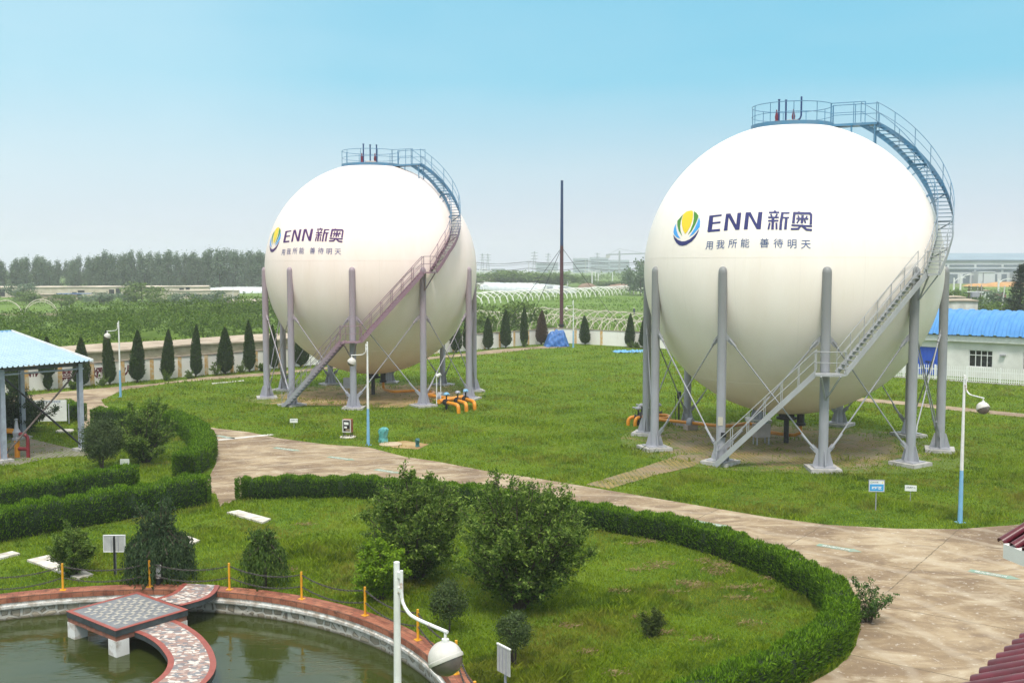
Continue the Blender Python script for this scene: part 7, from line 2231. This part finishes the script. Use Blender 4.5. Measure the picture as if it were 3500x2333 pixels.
# white picket fence in front of it
FA, FB = Vector((28.5, 95.2, 0)), Vector((58.0, 70.6, 0))
FA = Vector((33.41, 90.81, 0)) + (Vector((33.41, 90.81, 0)) - Vector((41.52, 84.29, 0))).normalized() * 7
FB = Vector((41.52, 84.29, 0)) + (Vector((41.52, 84.29, 0)) - Vector((33.41, 90.81, 0))).normalized() * 14
d2 = FB - FA; l2 = d2.length
fe = thing('picket_fence', 'white picket fence in front of the blue roofed hall', 'fence', FA, atan2(d2.y, d2.x))
FWH = mat('white_fence_plastic', (0.80, 0.80, 0.79), (0.72, 0.72, 0.71), 2, 0.5)
mb = MB()
for z in (.25, .95): mb.box((l2 / 2, 0, z), (l2, .05, .07))
mb.build('rail', FWH, fe, smooth=0)
mb = MB(); i = 0
x = 0.0
while x < l2:
    hgt = 1.18
    mb.box((x, -.045, .08 + hgt / 2), (.055, .025, hgt)); mb.add([(x - .0275, -.0575, .08 + hgt), (x + .0275, -.0575, .08 + hgt), (x, -.0575, .08 + hgt + .06), (x - .0275, -.0325, .08 + hgt), (x + .0275, -.0325, .08 + hgt), (x, -.0325, .08 + hgt + .06)], [(0, 1, 2), (5, 4, 3), (0, 2, 5, 3), (1, 4, 5, 2)])
    x += .17
mb.build('picket', FWH, fe, smooth=0)['kind'] = 'stuff'
x = 0.0
while x < l2:
    mb = MB(); mb.box((x, 0, .65), (.12, .12, 1.35)); mb.build('post', FWH, fe, smooth=0); x += 2.6
mb = MB(); mb.box((l2 / 2, 0, .03), (l2, .25, .14)); mb.build('plinth', CONC, fe, smooth=0)

# a worker in the field
def worker(label, p, h, rz):
    me = bpy.data.meshes.new('person')
    J = [(0, 0, .50), (0, 0, .62), (.02, 0, .80), (.03, 0, .86), (.05, 0, .93), (0, .07, .49), (.01, .08, .27), (0, .09, .02), (.07, .09, .01), (0, -.07, .49), (.03, -.08, .27), (-.03, -.09, .02), (.04, -.09, .01), (.02, .12, .79), (.06, .15, .62), (.14, .12, .50), (.02, -.12, .79), (.05, -.15, .62), (.13, -.12, .52)]
    Ed = [(0, 1), (1, 2), (2, 3), (3, 4), (0, 5), (5, 6), (6, 7), (7, 8), (0, 9), (9, 10), (10, 11), (11, 12), (2, 13), (13, 14), (14, 15), (2, 16), (16, 17), (17, 18)]
    rad = [.085, .085, .09, .04, .065, .07, .05, .035, .03, .07, .05, .035, .03, .05, .037, .026, .05, .037, .026]
    bm = bmesh.new(); lay = bm.verts.layers.skin.verify(); vs = [bm.verts.new(Vector(j) * h) for j in J]
    for a_, b2 in Ed: bm.edges.new((vs[a_], vs[b2]))
    for v_, r2 in zip(vs, rad): v_[lay].radius = (r2 * h, r2 * h)
    vs[0][lay].use_root = True
    bm.to_mesh(me); bm.free()
    o = link('person', me, mat('dark_blue_work_clothes', (.05, .06, .10), (.035, .04, .07), 5, .8))
    o.modifiers.new('skin', 'SKIN'); o.modifiers.new('sub', 'SUBSURF').levels = 1
    o.modifiers['sub'].render_levels = 1
    o.location = p; o.rotation_euler = (0, 0, rz)
    hm = MB(); hm.lathe([(.0, 1.0 * h), (.055 * h, .985 * h), (.07 * h, .955 * h), (.10 * h, .945 * h), (.10 * h, .938 * h), (.0, .938 * h)], (.05 * h, 0, 0), 14); hm.build('hat', BAMBOO, o)
    return tag(o, label, 'person')
p = AT(1457, 712, 200)
worker('person in dark work clothes standing in the field left of the larger tank', Vector((p.x, 200, 0)), 1.68, 2.4)

# ---------------------------------------------------------------- glazed tile roofs at the right edge
GLAZE = mat('dark_red_glazed_tile', (0.12, 0.012, 0.024), (0.07, 0.009, 0.015), 5, 0.3, spec=0.4, detail=6)
def barrel_roof(t, O, along, upv, n, pitch, length, r):
    """rows of half round tiles over dished ones; along the eave, upv up the slope"""
    nrm = along.cross(upv).normalized()
    if nrm.z < 0: nrm = -nrm
    for i in range(n):
        c = O + along * (i * pitch)
        k_ = 0; s = 0.0; mb = MB()
        while s < length:
            e = min(s + .42, length)
            a_, b2 = c + upv * s + nrm * (.004 * (k_ % 2)), c + upv * (e + .03) + nrm * .012
            vs, fs = [], []
            for P_, rr in ((a_, r * 1.06), (b2, r * .95)):
                for j in range(13):
                    q_ = pi * j / 12; vs.append(P_ + along * (rr * cos(q_)) + nrm * (rr * sin(q_)))
            for P_, rr in ((a_, r * .86), (b2, r * .78)):
                for j in range(13):
                    q_ = pi * j / 12; vs.append(P_ + along * (rr * cos(q_)) + nrm * (rr * sin(q_)))
            for j in range(12): fs += [(j, j + 1, 14 + j, 13 + j), (26 + j + 1, 26 + j, 39 + j, 40 + j), (j + 1, j, 26 + j, 27 + j)]
            fs += [(0, 13, 39, 26), (25, 12, 38, 51)]
            mb.add(vs, fs); s = e; k_ += 1
        mb.build('cap_tile_row', GLAZE, t, smooth=50)
        if i < n - 1:
            mb = MB(); c2 = c + along * (pitch / 2) - nrm * (r * .15)
            vs, fs = [], []
            for P_ in (c2 + upv * .06, c2 + upv * length):
                for j in range(9):
                    q_ = pi + pi * j / 8; vs.append(P_ + along * (pitch * .5 * cos(q_)) + nrm * (r * .55 * sin(q_)))
            for j in range(8): fs.append((j, j + 1, 10 + j, 9 + j))
            mb.add(vs, fs); mb.build('pan_tile_row', GLAZE, t, smooth=50)
A1, A2 = G(2352, 1475, 6.2), G(2246, 1568, 6.2)
ev = (A2 - A1).normalized(); side = Vector((-ev.y, ev.x, 0))
if side.x < 0: side = -side
upv = (side * cos(radians(24)) + Vector((0, 0, sin(radians(24))))).normalized()
rf1 = thing('tiled_roof', 'dark red glazed tile eave cut off by the lower right corner', 'roof', A1)
barrel_roof(rf1, Vector((0, 0, 0)), ev, upv, 9, .225, 3.4, .085)
mb = MB(); q4 = [Vector((0, 0, 0)) - ev * .6, ev * 2.2, ev * 2.2 + upv * 3.4, upv * 3.4 - ev * .6]
nn_ = Vector((0, 0, -1)) 
mb.add([p + side * .08 + Vector((0, 0, -.10)) for p in q4] + [p + side * .08 + Vector((0, 0, -.22)) for p in q4], [(0, 1, 2, 3), (7, 6, 5, 4), (0, 4, 5, 1), (1, 5, 6, 2), (2, 6, 7, 3), (3, 7, 4, 0)]); mb.build('roof_deck', CONC, rf1, smooth=0)
wc_ = side * 2.4 + ev * .8
mb = MB(); mb.box(wc_ + Vector((0, 0, -3.15)), (2.6, .3, 6.2), atan2(ev.y, ev.x)); mb.build('wall', HWALL, rf1, smooth=0)
# second eave, farther off
B1 = G(2300, 1246, 5.15)
rf2 = thing('tiled_roof', 'corner of a dark red tiled eave on a white cornice at the right edge', 'roof', B1)
al = Vector((.20, -1, 0)).normalized(); up2 = (Vector((1, .2, 0)).normalized() * cos(radians(27)) + Vector((0, 0, sin(radians(27))))).normalized()
barrel_roof(rf2, Vector((0, 0, 0)), al, up2, 8, .30, 3.2, .085)
mb = MB(); mb.box(Vector((1.85, -1.0, -.105)), (3.3, 2.5, .24), atan2(al.y, al.x) + pi / 2); mb.build('cornice', HWALL, rf2, smooth=0)
mb = MB(); mb.box(Vector((2.9, -1.0, -2.78)), (1.6, 2.0, 4.9), atan2(al.y, al.x) + pi / 2); mb.build('wall', HWALL, rf2, smooth=0)

# ---------------------------------------------------------------- air
mb = MB(); mb.box((0, 30, 22.0), (3300, 3300, 48.6))
hz_ = mb.mesh('haze', 0)
hm, t_, out_ = newmat('pale_haze')
pv_ = N(t_, 'ShaderNodeVolumePrincipled', Density=0.00042, Anisotropy=0.0)
pv_.inputs['Color'].default_value = (0.88, 0.90, 0.96, 1)
t_.links.new(pv_.outputs[0], out_.inputs['Volume'])
tag(link('haze', hz_, hm), None, None, None, 'stuff')
